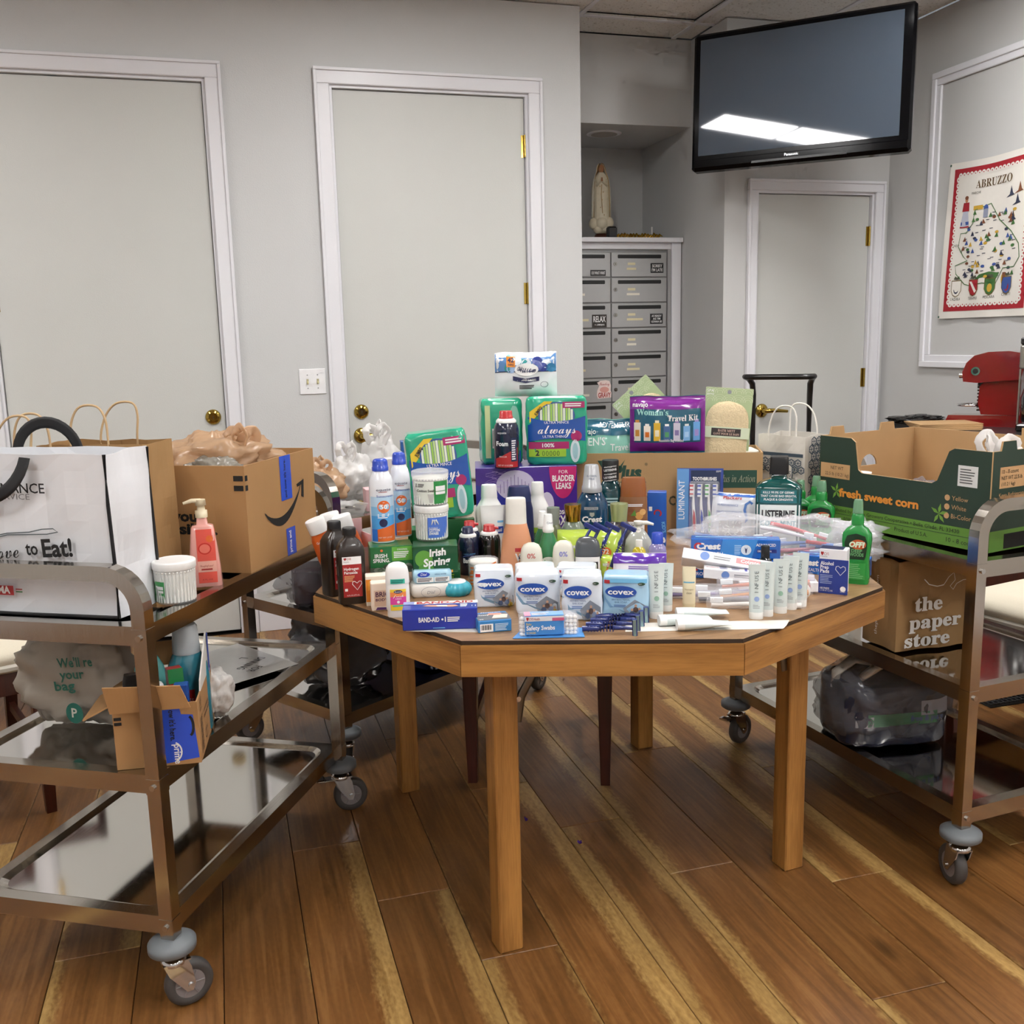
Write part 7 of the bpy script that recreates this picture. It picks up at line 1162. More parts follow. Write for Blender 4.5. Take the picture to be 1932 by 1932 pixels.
# ================================================================ things on the carts
def onL(x, y, z=.8): e, n = (cos(LC_A), sin(LC_A)), (-sin(LC_A), cos(LC_A)); return (LC[0]+e[0]*x+n[0]*y, LC[1]+e[1]*x+n[1]*y, z)
def onB(x, y, z=.8): e, n = (cos(BC_A), sin(BC_A)), (-sin(BC_A), cos(BC_A)); return (BC[0]+e[0]*x+n[0]*y, BC[1]+e[1]*x+n[1]*y, z)
def onR(x, y, z=.8): e, n = (cos(RC_A), sin(RC_A)), (-sin(RC_A), cos(RC_A)); return (RC[0]+e[0]*x+n[0]*y, RC[1]+e[1]*x+n[1]*y, z)
RZL = LC_A-pi/2
def shell(mb, w, d, h, m, seed=0, th=.0015, taper=1., crease=.004, nv=10, nu=8, inner=None):
    """open-topped paper or cloth bag, slightly rumpled walls; front is -y"""
    off = Vector((seed*3.3, seed, 0)); per = []
    corners = [(-w/2, -d/2), (w/2, -d/2), (w/2, d/2), (-w/2, d/2)]
    for k in range(4):
        a, b_ = corners[k], corners[(k+1) % 4]
        for i in range(nu): q = i/nu; per.append((a[0]+(b_[0]-a[0])*q, a[1]+(b_[1]-a[1])*q, 4*q*(1-q)))
    n = len(per); vs = []
    def pt(j, i, o):
        x, y, bow = per[i % n]; v = j/nv; k = 1+(taper-1)*v; z = h*v; d_ = crease*bow*noise.noise(Vector((x*14, y*14, z*9))+off)*2; L = math.hypot(x/w, y/d) or 1
        sx, sy = (x/w/L, y/d/L); return (x*k+sx*(d_-o), y*k+sy*(d_-o), z+(crease*.8*noise.noise(Vector((x*20, y*20, 5))+off) if j == nv else 0))
    A = [pt(j, i, 0) for j in range(nv+1) for i in range(n)]; B = [pt(j, i, th) for j in range(nv+1) for i in range(n)]
    mb.add(A, [(j*n+i, j*n+(i+1) % n, (j+1)*n+(i+1) % n, (j+1)*n+i) for j in range(nv) for i in range(n)], m); mb.add(B, [(j*n+i, (j+1)*n+i, (j+1)*n+(i+1) % n, j*n+(i+1) % n) for j in range(nv) for i in range(n)], inner or m)
    mb.add(A[-n:]+B[-n:], [(i, (i+1) % n, n+(i+1) % n, n+i) for i in range(n)], m); mb.add(A[:n], [tuple(range(n))[::-1]], m)
    return fr((0, -d/2-crease*.7, 0), (1, 0, 0), (0, 0, 1))
# ---- white shopping tote
TOTE = card_mat('white_tote', '#e6e8ec', .5, .01); BLKW = pm('#101014', .6)
w, d, h = .37, .14, .322
t = thing('shopping_tote', 'large white shopping tote with black trim and handles on the near cart', 'tote bag', onL(.128, .28), RZL); m2 = MB(); f = shell(m2, w, d, h, TOTE, 3, crease=.006); m2.build('bag_body', t)
m2 = MB()
for x, y in ((w/2, -d/2), (w/2, d/2), (-w/2, -d/2)): m2.tube([(x, y, .0), (x+.002, y, h*.3), (x-.001, y, h*.7), (x, y, h)], .0038, BLKW, 6)
m2.tube([(-w/2, -d/2-.002, .003), (0, -d/2-.005, .003), (w/2, -d/2-.002, .003)], .0035, BLKW, 6); m2.build('black_piping', t)
for y, s in ((-d/2-.006, -1), (d/2+.004, 1)):
    m2 = MB(); pts = [(-.05-.075*cos(pi*k/16), y, h-.02+.07*sin(pi*k/16)) for k in range(17)]
    if s < 0: pts = [(.07*cos(pi-pi*k/16)+(-.05), y-.006-.03*sin(pi*k/16), h-.005-.075*sin(pi*k/16)) for k in range(17)]
    m2.tube(pts, .013, BLKW, 8, fl=.12, up=(0, 1, 0)); m2.build('handle', t)
m2 = MB(); INKK = pm('#1a1a1c', .6); e = .006
m2.text(f, 'PERFORMANCE', -.045, h*.77, .019, INKK, .2, e=e, bold=.01).text(f, 'FOODSERVICE', -.05, h*.73, .011, GRY, .14, e=e).text(f, '𝓛𝓸𝓿𝓮', -.055, h*.36, .034, INKK, .075, e=e, rot=.1).text(f, 'to', .012, h*.39, .026, INKK, .028, e=e, bold=.02, rot=.03).text(f, 'Eat!', .07, h*.385, .034, INKK, .068, e=e, bold=.03, rot=.05)
m2.ring(f, [(-.12, h*.45), (-.09, h*.49), (-.04, h*.52), (.01, h*.53), (.04, h*.55), (.065, h*.555), (.075, h*.535), (.05, h*.52), (.01, h*.515), (-.04, h*.51), (-.09, h*.475)], .0022, pm('#5a6468'), e, True); m2.build('lettering', t)
m2 = MB().patch(f, -.12, -.04, h*.13, h*.19, REDP, 6, 1, e).text(f, 'ROMA', -.075, h*.142, .014, WHT, .055, e=e+.0008, bold=.04).patch(f, -.035, -.02, h*.15, h*.157, GREEN, 1, 1, e).patch(f, -.035, -.02, h*.166, h*.173, LRED, 1, 1, e); m2.build('brand_patch', t)
# ---- brown paper bags
def paperbag(label, loc, rz, w, d, h, seed, handles=True, m=KRAFT, hm=None):
    t = thing('paper_bag', label, 'paper bag', loc, rz, 'paper carrier bags'); m2 = MB(); f = shell(m2, w, d, h, m, seed, crease=.007, taper=.99); m2.build('bag_body', t)
    if handles:
        for y in (-d/2+.004, d/2-.004):
            k = random.Random(seed+int(y*1e3)); lean = k.uniform(-.02, .02); pts = [(-.045, y, h-.03), (-.046, y, h+.01), (-.04+lean*.5, y+.004, h+.055), (-.02+lean, y+.006, h+.082), (.02+lean, y+.006, h+.082), (.04+lean*.5, y+.004, h+.055), (.046, y, h+.01), (.045, y, h-.03)]
            MB().tube(smooth(pts, 4), .0026, hm or pm('#c2a47c', .7), 6).build('twisted_handle', t)
    return t, f
paperbag('brown paper carrier bag beside the parcel box, with twisted handles', onL(.35, .3), RZL+.03, .26, .12, .315, 7); paperbag('brown paper carrier bag tucked behind the white tote', onL(.235, .42), RZL, .13, .07, .3, 9)
# ---- parcel box with blue tape
BLT = pm('#2b52c8', .35, coat=.2); PINK_ = pm('#141414', .7)
t = thing('parcel_box', 'open brown parcel box with blue tape and a curved arrow print', 'box', onL(.633, .19), RZL); w, d, h = .345, .372, .25; m2 = MB()
for a in ((-w/2, w/2, -d/2, -d/2+.004, 0, h), (-w/2, w/2, d/2-.004, d/2, 0, h), (-w/2, -w/2+.004, -d/2+.004, d/2-.004, 0, h), (w/2-.004, w/2, -d/2+.004, d/2-.004, 0, h), (-w/2+.004, w/2-.004, -d/2+.004, d/2-.004, 0, .004)): m2.box(*a, CARD)
m2.build('carton_walls', t); f = fr((0, -d/2, 0), (1, 0, 0), (0, 0, 1)); f2 = fr((w/2, -d/2, 0), (0, 1, 0), (0, 0, 1))
MB().patch(f2, .175, .235, h*.56, h*1.0, BLT, 2, 4, .0008).build('blue_tape', t); MB().patch(f2, .19, .24, .0, h*.27, BLT, 2, 2, .0008).build('blue_tape', t)
sm = [(.085+.2*i/14, h*(.5-.19*sin(pi*min(1, i/14))**.8)+h*.16*(i/14)) for i in range(15)]; vs = []
for i, (u, v) in enumerate(sm): k = .003+.012*sin(pi*i/14); vs += [f2(u, v-k, .0008), f2(u, v+k*.5, .0008)]
m2 = MB(); m2.add(vs, [(2*i, 2*i+2, 2*i+3, 2*i+1) for i in range(14)], PINK_); m2.poly(f2, [(.262, h*.68), (.305, h*.71), (.3, h*.52), (.287, h*.54), (.29, h*.66), (.265, h*.65)], PINK_, .0008)
m2.text(f, 'Thank you,', .055, h*.48, .024, PINK_, .19, e=.0008, bold=.04, al='R').text(f, 'sensible.', .095, h*.36, .024, PINK_, .165, e=.0008, bold=.04, al='R')
for v in (.86, .77): m2.patch(f, w/2-.028, w/2-.004, h*v, h*(v+.05), PINK_, e=.0008).patch(f2, .0, .012, h*v, h*(v+.05), PINK_, e=.0008)
for i in range(1): m2.text(f2, "and now it's here.", .205, h*.58, .011, NAVY, h*.38, al='L', e=.0014, rot=pi/2, bold=.02).text(f2, 'prime and', .215, h*.02, .013, WHT, h*.22, al='L', e=.0014, rot=pi/2, bold=.02)
m2.build('printed_marks', t)
def plasticbag(name, label, loc, rz, r, m, seed, tuft=None, amp=.3, freq=2.4, ridge=.2, fine=.08, knot=True, n=2.3):
    t = thing(name, label, 'plastic bag', loc, rz); m2 = MB(); blob(m2, m, r, (0, 0, 0), seed, amp, freq, n, 56, 34, fine, ridge=ridge, tuft=.45 if knot else 0); m2.build('bag_body', t)
    if knot: m2 = MB(); crumple(m2, m, r[0]*.22 if tuft is None else tuft[3], (0, 0, r[2]*1.93) if tuft is None else tuft[:3], seed, n=5, ln=r[2]*.5 if tuft is None else tuft[4]); m2.build('knotted_top', t)
    return t
tag(MB().box(-.15, .15, -.16, .16, 0, .18, pm('#6a6258', .8)).build('filler_box', loc=onL(.635, .19, .8045)), 'box of goods inside the parcel box, under the tan bag', 'box'); bpy.data.objects['filler_box.001'].rotation_euler = (0, 0, RZL)
plasticbag('tan_plastic_bag', 'tan plastic grocery bag knotted on top of the parcel box', onL(.65, .2, .985), RZL+.2, (.14, .13, .062), TANBAG, 4, (.07, -.04, .09, .04, .05))
plasticbag('tan_plastic_bag', 'smaller tan bag with grey wrapped goods at the front of the parcel box', onL(.52, .13, .985), RZL, (.07, .045, .038), film_mat('mottled_film', '#8f8a80', .92, .2, .9, 30, .1), 6, knot=False)
# ---- lotion and swab tub on the cart
bb = (-0.055, 2.220, 0.800), 0.070, 0.152; t, f = bott('hand_lotion', 'pink grapefruit hand lotion bottle with cream pump', 'hand lotion', *bb, [(0, .96, .96), (.012, 1, 1), (.3, .93, .95), (.6, .82, .86), (.86, .68, .76), (.885, .6, .66), (.9, .34, .48), (1., .3, .42)], pm('#e6a69c', .2, coat=.6), None, None, .62, 6, -4)
k, w = bb[2], bb[1]; m2 = MB().patch(f, -w*.2, w*.36, k*.06, k*.84, pm('#e0584a', .3), 6, 8, .0008).disc(f, w*.04, k*.56, w*.2, k*.085, pm('#c92c22', .3), .0012, 22).disc(f, w*.04, k*.56, w*.16, k*.066, pm('#e87868', .3), .0014, 22).patch(f, -w*.2, w*.36, k*.22, k*.38, pm('#eab0a0', .3), 6, 2, .0012).disc(f, w*.2, k*.7, w*.11, k*.05, ORNG, .0012); m2.build('label', t); m2 = MB().text(f, '𝒢𝓇𝒶𝓅ℯ𝒻𝓇𝓊𝒾𝓉', w*.07, k*.3, k*.03, LRED, w*.4, e=.0018).text(f, '8 FL OZ', w*.07, k*.1, k*.02, LRED, w*.3, e=.0014); lines(m2, f, -w*.1, w*.25, k*.24, k*.28, 1, LRED, .0018); m2.build('lettering', t)
IVR = pm('#dccfb0', .35, coat=.2); m2 = MB().lathe([(k*1., .013, .013), (k*1.1, .013, .013), (k*1.105, .009, .009), (k*1.17, .008, .008), (k*1.175, .0115, .0115), (k*1.26, .0105, .0105)], IVR, 20).tube([(0, 0, k*1.235), (-.018, -.004, k*1.25), (-.036, -.008, k*1.22)], [.006, .005, .003], IVR, 8); m2.build('pump', t)
bb = (-0.114, 2.102, 0.800), 0.089, 0.090; tub(bb[0], bb[1]*.96, bb[2]*.98, 'clear cotton swab tub with green label standing on the near cart', 'side', 0)
# ---- middle shelf of the near cart
t = thing('small_parcel_box', 'small open parcel box with torn blue tape on the middle shelf', 'box', (-.152, 2.075, .501), radians(-6)); w, d, h = .16, .235, .128; m2 = MB()
for a in ((-w/2, w/2, -d/2, -d/2+.003, 0, h), (-w/2, w/2, d/2-.003, d/2, 0, h), (-w/2, -w/2+.003, -d/2+.003, d/2-.003, 0, h), (w/2-.003, w/2, -d/2+.003, d/2-.003, 0, h), (-w/2+.003, w/2-.003, -d/2+.003, d/2-.003, 0, .003)): m2.box(*a, CARD)
m2.build('carton_walls', t); f = fr((0, -d/2, 0), (1, 0, 0), (0, 0, 1)); f2 = fr((w/2, -d/2, 0), (0, 1, 0), (0, 0, 1))
m2 = MB().prism([(-w*.48, h), (w*.45, h), (w*.36, h+.05), (-w*.52, h+.058)], fr((0, -d/2-.0, 0), (1, 0, 0), (0, -.25, 1)), -.003, 0, CARD); m2.text(fr((0, -d/2, 0), (1, 0, 0), (0, -.25, 1)), '2', .01, h+.016, .018, PINK_, e=.001, rot=.3); m2.build('flap', t)
MB().prism([(.02, 0), (d*.8, 0), (d*.55, .055), (.0, .06)], fr((-w/2, -d/2, h), (0, 1, 0), (-.9, 0, -.35)), 0, .003, CARD).build('flap', t)
FLW = pm('#d4d2cc', .6); m2 = MB().prism([(.06, h), (.2, h), (.225, h+.075), (.2, h+.085), (.12, h+.045), (.07, h+.02)], f2, -.003, 0, FLW).patch(f2, .195, .215, h*.95, h+.08, BLT, 1, 3, .001); m2.build('flap', t)
MB().prism([(-w*.45, h), (w*.3, h), (w*.3, h+.055), (-w*.45, h+.05)], fr((0, d/2, 0), (1, 0, 0), (0, .15, 1)), -.003, 0, CARD).build('flap', t)
m2 = MB().poly(f, [(.005, .004), (w*.48, .012), (w*.44, h*.8), (w*.3, h*.82), (w*.28, h*.98), (.012, h)], BLT, .0008); m2.build('blue_tape', t)
m2 = MB().text(f, "ow it's here.", .025, h*.9, .011, PINK_, h*.5, al='L', e=.0014, rot=-pi/2, bold=.02).text(f, 'prime', .03, h*.34, .013, WHT, h*.32, al='L', e=.0014, rot=-pi/2, bold=.02)
m2.ring(f, [(.028+.016*cos(a), h*.22+.02*sin(a)) for a in [-1.2+i*.3 for i in range(9)]], .003, WHT, .0014, False); m2.ring(f, [(.062+.008*cos(a), h*.62+.02*sin(a)) for a in [-1.4+i*.35 for i in range(9)]], .005, PINK_, .0014, False)
for v in (.8, .72): m2.patch(f, -w/2+.002, -w/2+.016, h*v, h*(v+.05), PINK_, e=.001)
m2.text(f2, '↑↑', .04, h*.8, .02, PINK_, .026, e=.001, bold=.02).patch(f2, .026, .054, h*.76, h*.775, PINK_, e=.001).text(f2, 'I could never', .075, h*.6, .0085, PINK_, .075, al='L', e=.001, bold=.01).text(f2, 'keep you waiting.', .075, h*.5, .0085, PINK_, .095, al='L', e=.001, bold=.01).text(f2, 'prime', .08, h*.24, .012, PINK_, .034, al='L', e=.001); m2.ring(f2, [(.095+.016*cos(a), h*.2+.008*sin(a)) for a in [pi+i*pi/8 for i in range(9)]], .002, PINK_, .001, False); m2.ring(f2, [(.022, h*.08), (.052, h*.08), (.052, h*.66), (.022, h*.66)], .0016, PINK_, .001)
for i in range(16): m2.patch(f2, .026, .048, h*(.11+.033*i), h*(.11+.033*i+(.01 if i % 3 else .02)), PINK_, e=.001)
m2.build('printed_marks', t)
TQ = pm('#5fa8a4', .2, coat=.5)
t, f = bott('body_wash', 'turquoise bottle standing in the small parcel box', 'bottle', (-.18, 2.1, .505), .068, .205, [(0, .95, .95), (.02, 1, 1), (.6, 1, 1), (.78, .86, .86), (.9, .5, .5), (1, .3, .3)], TQ, None, None, .8, 2.3)
t, f = bott('mouthwash_bottle', 'teal mouthwash bottle with pale cap in the small parcel box', 'mouthwash', (-.105, 2.13, .505), .088, .235, [(0, .95, .95), (.02, 1, 1), (.5, 1, 1), (.64, .9, .9), (.74, .66, .7)], pm('#2f7f92', .12, coat=.8), [(.74, .66, .66), (.82, .64, .64), (.98, .58, .58), (1, .5, .5)], pm('#a9b0b4', .3), .8, 2.3, capn=2.); m2 = MB().patch(f, -.03, .01, .06, .1, REDP, 6, 1, .001).text(f, 'Colgate', -.01, .075, .01, WHT, .034, e=.0016); m2.build('label', t)
t, f, ft, fl_, frr = carton('toothpaste_box', 'red and green toothpaste box sticking out of the small parcel box', 'box', (-.125, 2.03, .505), .03, .17, .03, pm('#b02a2c', .3), 10, rx=-5); m2 = MB().patch(f, 0, .03, .14, .17, GREEN, e=.0006).text(f, 'C', .015, .125, .016, WHT, e=.001, bold=.04); m2.build('printed_panel', t)
t, f, ft, fl_, frr = carton('toothpaste_box', 'blue toothpaste box standing in the small parcel box', 'box', (-.115, 1.985, .505), .028, .15, .03, pm('#1f4a9a', .3), -6, rx=-4); m2 = MB().text(f, 'PRO', .014, .1, .006, WHT, .018, e=.001); m2.build('lettering', t)
t, f = bott('deodorant_stick', 'green and white capped stick in the small parcel box', 'deodorant', (-.165, 2.03, .505), .032, .145, [(0, .95, .95), (.02, 1, 1), (.8, 1, 1)], GREEN, [(.8, 1, 1), (.96, 1, 1), (1, .8, .8)], WH, 1., 2.)
t, f = bott('razor_case', 'black case standing in the back of the small parcel box', 'case', (-.21, 2.06, .505), .04, .16, [(0, .95, .95), (.05, 1, 1), (.9, 1, 1), (1, .8, .8)], BLACKP, None, None, .6, 5)
pb = plasticbag('grocery_bag', 'greyish plastic grocery bag with a round green P logo on the middle shelf', onL(.24, .34, .5), RZL, (.13, .085, .11), GREYBAG, 15, knot=False, amp=.25, freq=2.2, ridge=.16, fine=.06); bb_ = [v.co for v in pb.children[0].data.vertices]
def snap(u, v, e=0.):      # nearest front surface point of the bag at (u, v)
    c_ = min((p for p in bb_ if p.y < 0), key=lambda p: (p.x-u)**2+(p.z-v)**2); return Vector((u, c_.y-.003-e, v))
GL = pm('#1f6a5c', .5); cx_, cz_ = .045, .055; yb = min(snap(cx_+a, cz_+b_).y for a in (-.02, 0, .02) for b_ in (-.02, 0, .02))-.001
fz = fr((0, yb, 0), (1, 0, 0), (0, 0, 1)); m2 = MB().disc(fz, cx_, cz_, .021, .023, GL, 0, 24).text(fz, 'P', cx_, cz_-.009, .02, pm('#d8d4c8'), e=.0008, bold=.02)
yb2 = min(snap(.03+a, .14+b_).y for a in (-.03, 0, .05) for b_ in (-.02, 0, .02))-.001; fz2 = fr((0, yb2, 0), (1, 0, 0), (0, 0, 1)); m2.text(fz2, "We'll re", .06, .16, .02, GL, .085, rot=.1, bold=.02).text(fz2, 'your', .05, .133, .02, GL, .06, rot=.1, bold=.02).text(fz2, 'bag', .03, .106, .02, GL, .05, rot=.1, bold=.02); m2.build('printed_marks', pb)
plasticbag('white_plastic_bag', 'small crumpled white bag behind the small parcel box', onL(.32, .07, .5), RZL, (.05, .045, .055), pm('#c9c6c2', .5, bump=.5, scale=30), 17, knot=False)
t = thing('laminated_sign', 'laminated white sheet reading DINNING FOR lying on the middle shelf', 'sign', onL(.66, .2, .5015), RZL-.5); MB().box(-.14, .14, -.1, .1, 0, .0012, pm('#cfcdc8', .15, coat=.8)).build('sheet', t); f = fr((0, 0, .0012), (1, 0, 0), (0, 1, 0)); m2 = MB().text(f, 'DINNING', .03, .02, .022, TXTD, .1, e=.0006, rot=-1.2).text(f, 'FOR', .075, -.0, .022, TXTD, .045, e=.0006, rot=-1.2).text(f, 'L', -.02, .03, .022, TXTD, e=.0006, rot=-1.2); m2.build('lettering', t)
# ---- back cart
plasticbag('tan_plastic_bag', 'tan plastic grocery bag with a clear food tray on the back cart', onB(.12, .25), BC_A, (.1, .1, .07), TANBAG, 23, (.03, -.02, .125, .03, .035)); plasticbag('white_plastic_bag', 'white plastic bag bunched up behind the spray cans', onB(.31, .27), BC_A, (.075, .07, .08), WHITEBAG, 25, (-.01, 0, .145, .035, .045)); plasticbag('white_plastic_bag', 'white and tan knotted bag behind the leaning green pack', onB(.47, .3), BC_A, (.065, .065, .105), WHITEBAG, 27, (-.02, -.01, .19, .04, .06))
t = thing('food_tray', 'clear plastic tray of small grey packets on the back cart', 'tray', onB(.1, .08), BC_A-.1); m2 = MB().lathe([(0, .06, .04), (.03, .07, .05), (.032, .074, .054)], TUBW, 32, 6, cap=False); m2.build('tray', t); m2 = MB(); rg = random.Random(9)
for i in range(22): m2.box(*(lambda a, b_, c_: (a-.008, a+.008, b_-.005, b_+.005, c_, c_+.006))(rg.uniform(-.045, .045), rg.uniform(-.028, .028), rg.uniform(.002, .022)), rg.choice((pm('#8a8784', .3, .5), pm('#b8b4ae', .3), pm('#5a5654', .3))), .001)
o = m2.build('packets', t); o['kind'] = 'stuff'
t, f, ft, fl_, frr = carton('pink_box', 'pale pink box on the back cart behind the spray cans', 'box', onB(.24, .06), .1, .07, .06, pm('#d9b4b8', .5), 10); t, f, ft, fl_, frr = carton('red_box', 'white and red box on the back cart beside the white bag', 'box', onB(.36, .1), .09, .15, .05, pm('#d8d4d4', .4), 6); m2 = MB().patch(f, 0, .09, .05, .1, REDP, e=.0006); m2.build('printed_band', t)
t, f, ft, fl_, frr = carton('blue_box', 'blue and white snack box on the back cart behind the purple carton', 'box', onB(.64, .3), .12, .17, .06, pm('#2a5aa0', .3, coat=.3), 4); m2 = MB().patch(f, .02, .1, .06, .12, WHT, e=.0006).patch(f, .0, .12, 0, .04, pm('#b0602c', .3), e=.0006); m2.build('printed_panel', t)
plasticbag('clear_bag', 'smoky clear plastic bag of dark goods on the back cart middle shelf', onB(.1, .25, .5), BC_A, (.1, .1, .1), SMOKEBAG, 31, knot=False); tag(MB().box(-.06, .06, -.06, .06, 0, .12, pm('#4a3038', .5), .01).build('dark_goods', loc=onB(.1, .25, .502)), 'dark red goods inside the smoky bag on the back cart', 'package')
plasticbag('trash_bag', 'dark grey plastic bag slumped on the bottom shelf of the back cart', onB(.19, .25, .2), BC_A, (.16, .16, .13), BLACKBAG, 33, amp=.2, ridge=.12, fine=.06, knot=False)
t = thing('storage_bin', 'dark blue storage bin on the bottom shelf of the back cart', 'bin', onB(.6, .25, .2), BC_A); BN = pm('#14204e', .35); m2 = MB().lathe([(0, .15, .17), (.02, .16, .18), (.19, .18, .2), (.192, .192, .212), (.205, .192, .212), (.205, .178, .198), (.02, .155, .175)], BN, 40, 10); m2.build('bin_body', t); MB().box(-.1, .1, -.216, -.205, .165, .18, BN, .003).build('handle_lip', t)
# ---- corn carton on the right cart
CGR = card_mat('green_print', '#24382c', .6, .01); CLM = pm('#5f8a34', .6); TAN = pm('#c2986a', .6)
CA = radians(-78.4); t = thing('corn_carton', 'dark green open produce carton lettered fresh sweet corn', 'produce box', (1.826, 2.133, .8), CA); L, D, H = .53, .375, .238; HF = .148; th = .005
f = fr((0, -D/2, 0), (1, 0, 0), (0, 0, 1)); fb = fr((0, D/2, 0), (1, 0, 0), (0, 0, 1)); fl2 = fr((-L/2, 0, 0), (0, 1, 0), (0, 0, 1)); fr2 = fr((L/2, 0, 0), (0, 1, 0), (0, 0, 1))
fp = [(-L/2, 0), (L/2, 0), (L/2, H), (.165, H), (.15, H-.008), (.12, HF+.008), (.105, HF), (-.115, HF), (-.128, HF+.008), (-.14, H-.01), (-.155, H), (-L/2, H)]
m2 = MB().prism(fp, f, -th, 0, CARD2); m2.build('front_wall', t); m2 = MB().prism(fp, f, .0, .0006, CGR); m2.build('front_print', t)
m2 = MB().prism([(-L/2, 0), (L/2, 0), (L/2, H), (.16, H), (.16, H+.02), (.08, H+.02), (.08, H), (-L/2, H)], fb, 0, th, CARD2); m2.build('back_wall', t)
hole = [(.03*cos(pi*i/10), .14+.03*sin(pi*i/10)) for i in range(11)]
ep = [(-D/2+th, 0), (D/2-th, 0), (D/2-th, H), (.1, H), (.095, H+.022), (.045, H+.022), (.04, H), (-.1, H), (-.105, H+.022), (-.15, H+.022), (-.155, H), (-D/2+th, H)]
for ff, nm, s in ((fl2, 'far_wall', 1), (fr2, 'near_wall', -1)):
    m2 = MB()
    if s > 0:      # split around the hand hole
        e0, e1 = 0, th; lo = [(-D/2+th, 0), (D/2-th, 0), (D/2-th, .14), (.032, .14), (-.032, .14), (-D/2+th, .14)]; m2.prism(lo, ff, e0, e1, CARD2)
        m2.prism([(-D/2+th, .14), (-.032, .14)]+[(.032*cos(pi-pi*i/10), .14+.032*sin(pi-pi*i/10)) for i in range(1, 6)]+[(0, H), (-.1, H), (-.105, H+.022), (-.15, H+.022), (-.155, H), (-D/2+th, H)], ff, e0, e1, CARD2); m2.prism([(.032, .14), (D/2-th, .14), (D/2-th, H), (.1, H), (.095, H+.022), (.045, H+.022), (.04, H), (0, H)]+[(.032*cos(pi-pi*i/10), .14+.032*sin(pi-pi*i/10)) for i in range(5, 10)], ff, e0, e1, CARD2)
    else: m2.prism(ep, ff, -th, 0, CARD2)
    m2.build(nm, t)
m2 = MB().prism(ep, fr2, 0, .0006, CGR); m2.build('near_print', t); MB().box(-L/2+th, L/2-th, -D/2+th, D/2-th, .001, .005, CARD2).build('base', t)
m2 = MB().patch(f, -L/2, L/2, 0, .05, CLM, e=.001).patch(f, -L/2, L/2, .028, .0292, pm('#24382c', .6), e=.0014).patch(f, -L/2+.006, -.155, .125, .165, TAN, e=.0012).patch(fr2, -D/2+th, D/2-th, 0, .05, CLM, e=.001).patch(fr2, -D/2+.03, -D/2+.13, .15, .2, TAN, e=.0012).patch(fr2, -.13, -.04, .004, .04, pm('#12100c', .9), e=.0015)
for i in range(3): m2.disc(f, .152, .118-.022*i, .0075, .0075, TAN, .0014, 18)
for cx, cz, sc in ((-.2, .09, 1.), (.13, .075, 1.1)):
    for a in (.3, 1.4, 2.6, 4.2, 5.4): m2.poly(f, [(cx, cz), (cx+.012*sc*cos(a-.35), cz+.012*sc*sin(a-.35)), (cx+.024*sc*cos(a), cz+.024*sc*sin(a)), (cx+.012*sc*cos(a+.35), cz+.012*sc*sin(a+.35))], pm('#6f9a3c', .6), .0014)
m2.build('printed_panels', t)
BK2 = pm('#20261a', .6); m2 = MB().text(f, 'fresh sweet corn', -.06, .078, .021, pm('#d88a34', .6), .26, e=.0016, bold=.04, rot=0).text(f, 'NET WT', -.2, .149, .009, pm('#3a2a1a'), .045, e=.0018).text(f, '22.5 lb (10.21 kg)', -.2, .132, .009, pm('#3a2a1a'), .084, e=.0018).text(f, 'Distributed by Florida Growers Cooperative • Belle Glade, FL 33430', -.02, .035, .0095, BK2, .42, e=.0018).text(f, 'FOR OUR GROWERS', -.11, .012, .01, BK2, .12, e=.0018).text(f, 'Product of U.S.A.', .05, .012, .01, BK2, .1, e=.0018).text(f, '10 - 8 count', .195, .01, .011, BK2, .08, e=.0018)
for i, s_ in enumerate(('Yellow', 'White', 'Bi-Color')): m2.text(f, s_, .165, .113-.022*i, .011, TAN, None, al='L', e=.0016)
m2.text(fr2, '10 - 8 count', -D/2+.036, .185, .009, BK2, .06, al='L', e=.0018).text(fr2, 'NET WT 22.5 lb', -D/2+.036, .17, .009, BK2, .075, al='L', e=.0018).text(fr2, '(10.21 kg)', -D/2+.036, .156, .008, BK2, .05, al='L', e=.0018).text(fr2, 'Keep Refrigerated', -D/2+.03, .13, .009, TAN, .1, al='L', e=.0018); m2.build('lettering', t)
m2 = MB().patch(f, .178, .232, .15, .2, pm('#d4d4d2', .5), 1, 1, .0016); lines(m2, f, .184, .226, .156, .194, 6, pm('#5a5a5a'), .002, 1, .4); m2.build('date_sticker', t)
CM = Matrix.Translation((t.location.x, t.location.y, 0)) @ Matrix.Rotation(CA, 4, 'Z')
def inc(x, y, z): p = CM @ Vector((x, y, z)); return (p.x, p.y, p.z)
plasticbag('white_plastic_bag', 'knotted white plastic bag in the corn carton', inc(.14, .06, .807), CA, (.105, .11, .105), WHITEBAG, 41, (-.03, -.02, .19, .04, .06)); plasticbag('clear_bag', 'clear bag of pale pink goods in the corn carton', inc(-.0, -.07, .807), CA, (.08, .075, .06), SMOKEBAG, 43, knot=False, amp=.35); tag(MB().box(-.05, .05, -.045, .045, 0, .085, pm('#d8b8b8', .5), .01).build('pink_goods', loc=inc(.0, -.07, .808)), 'pale pink goods inside the clear bag in the corn carton', 'package'); plasticbag('clear_bag', 'crumpled silvery bag lying across the corn carton', inc(.0, .06, .807), CA, (.055, .06, .07), SMOKEBAG, 45, knot=False)
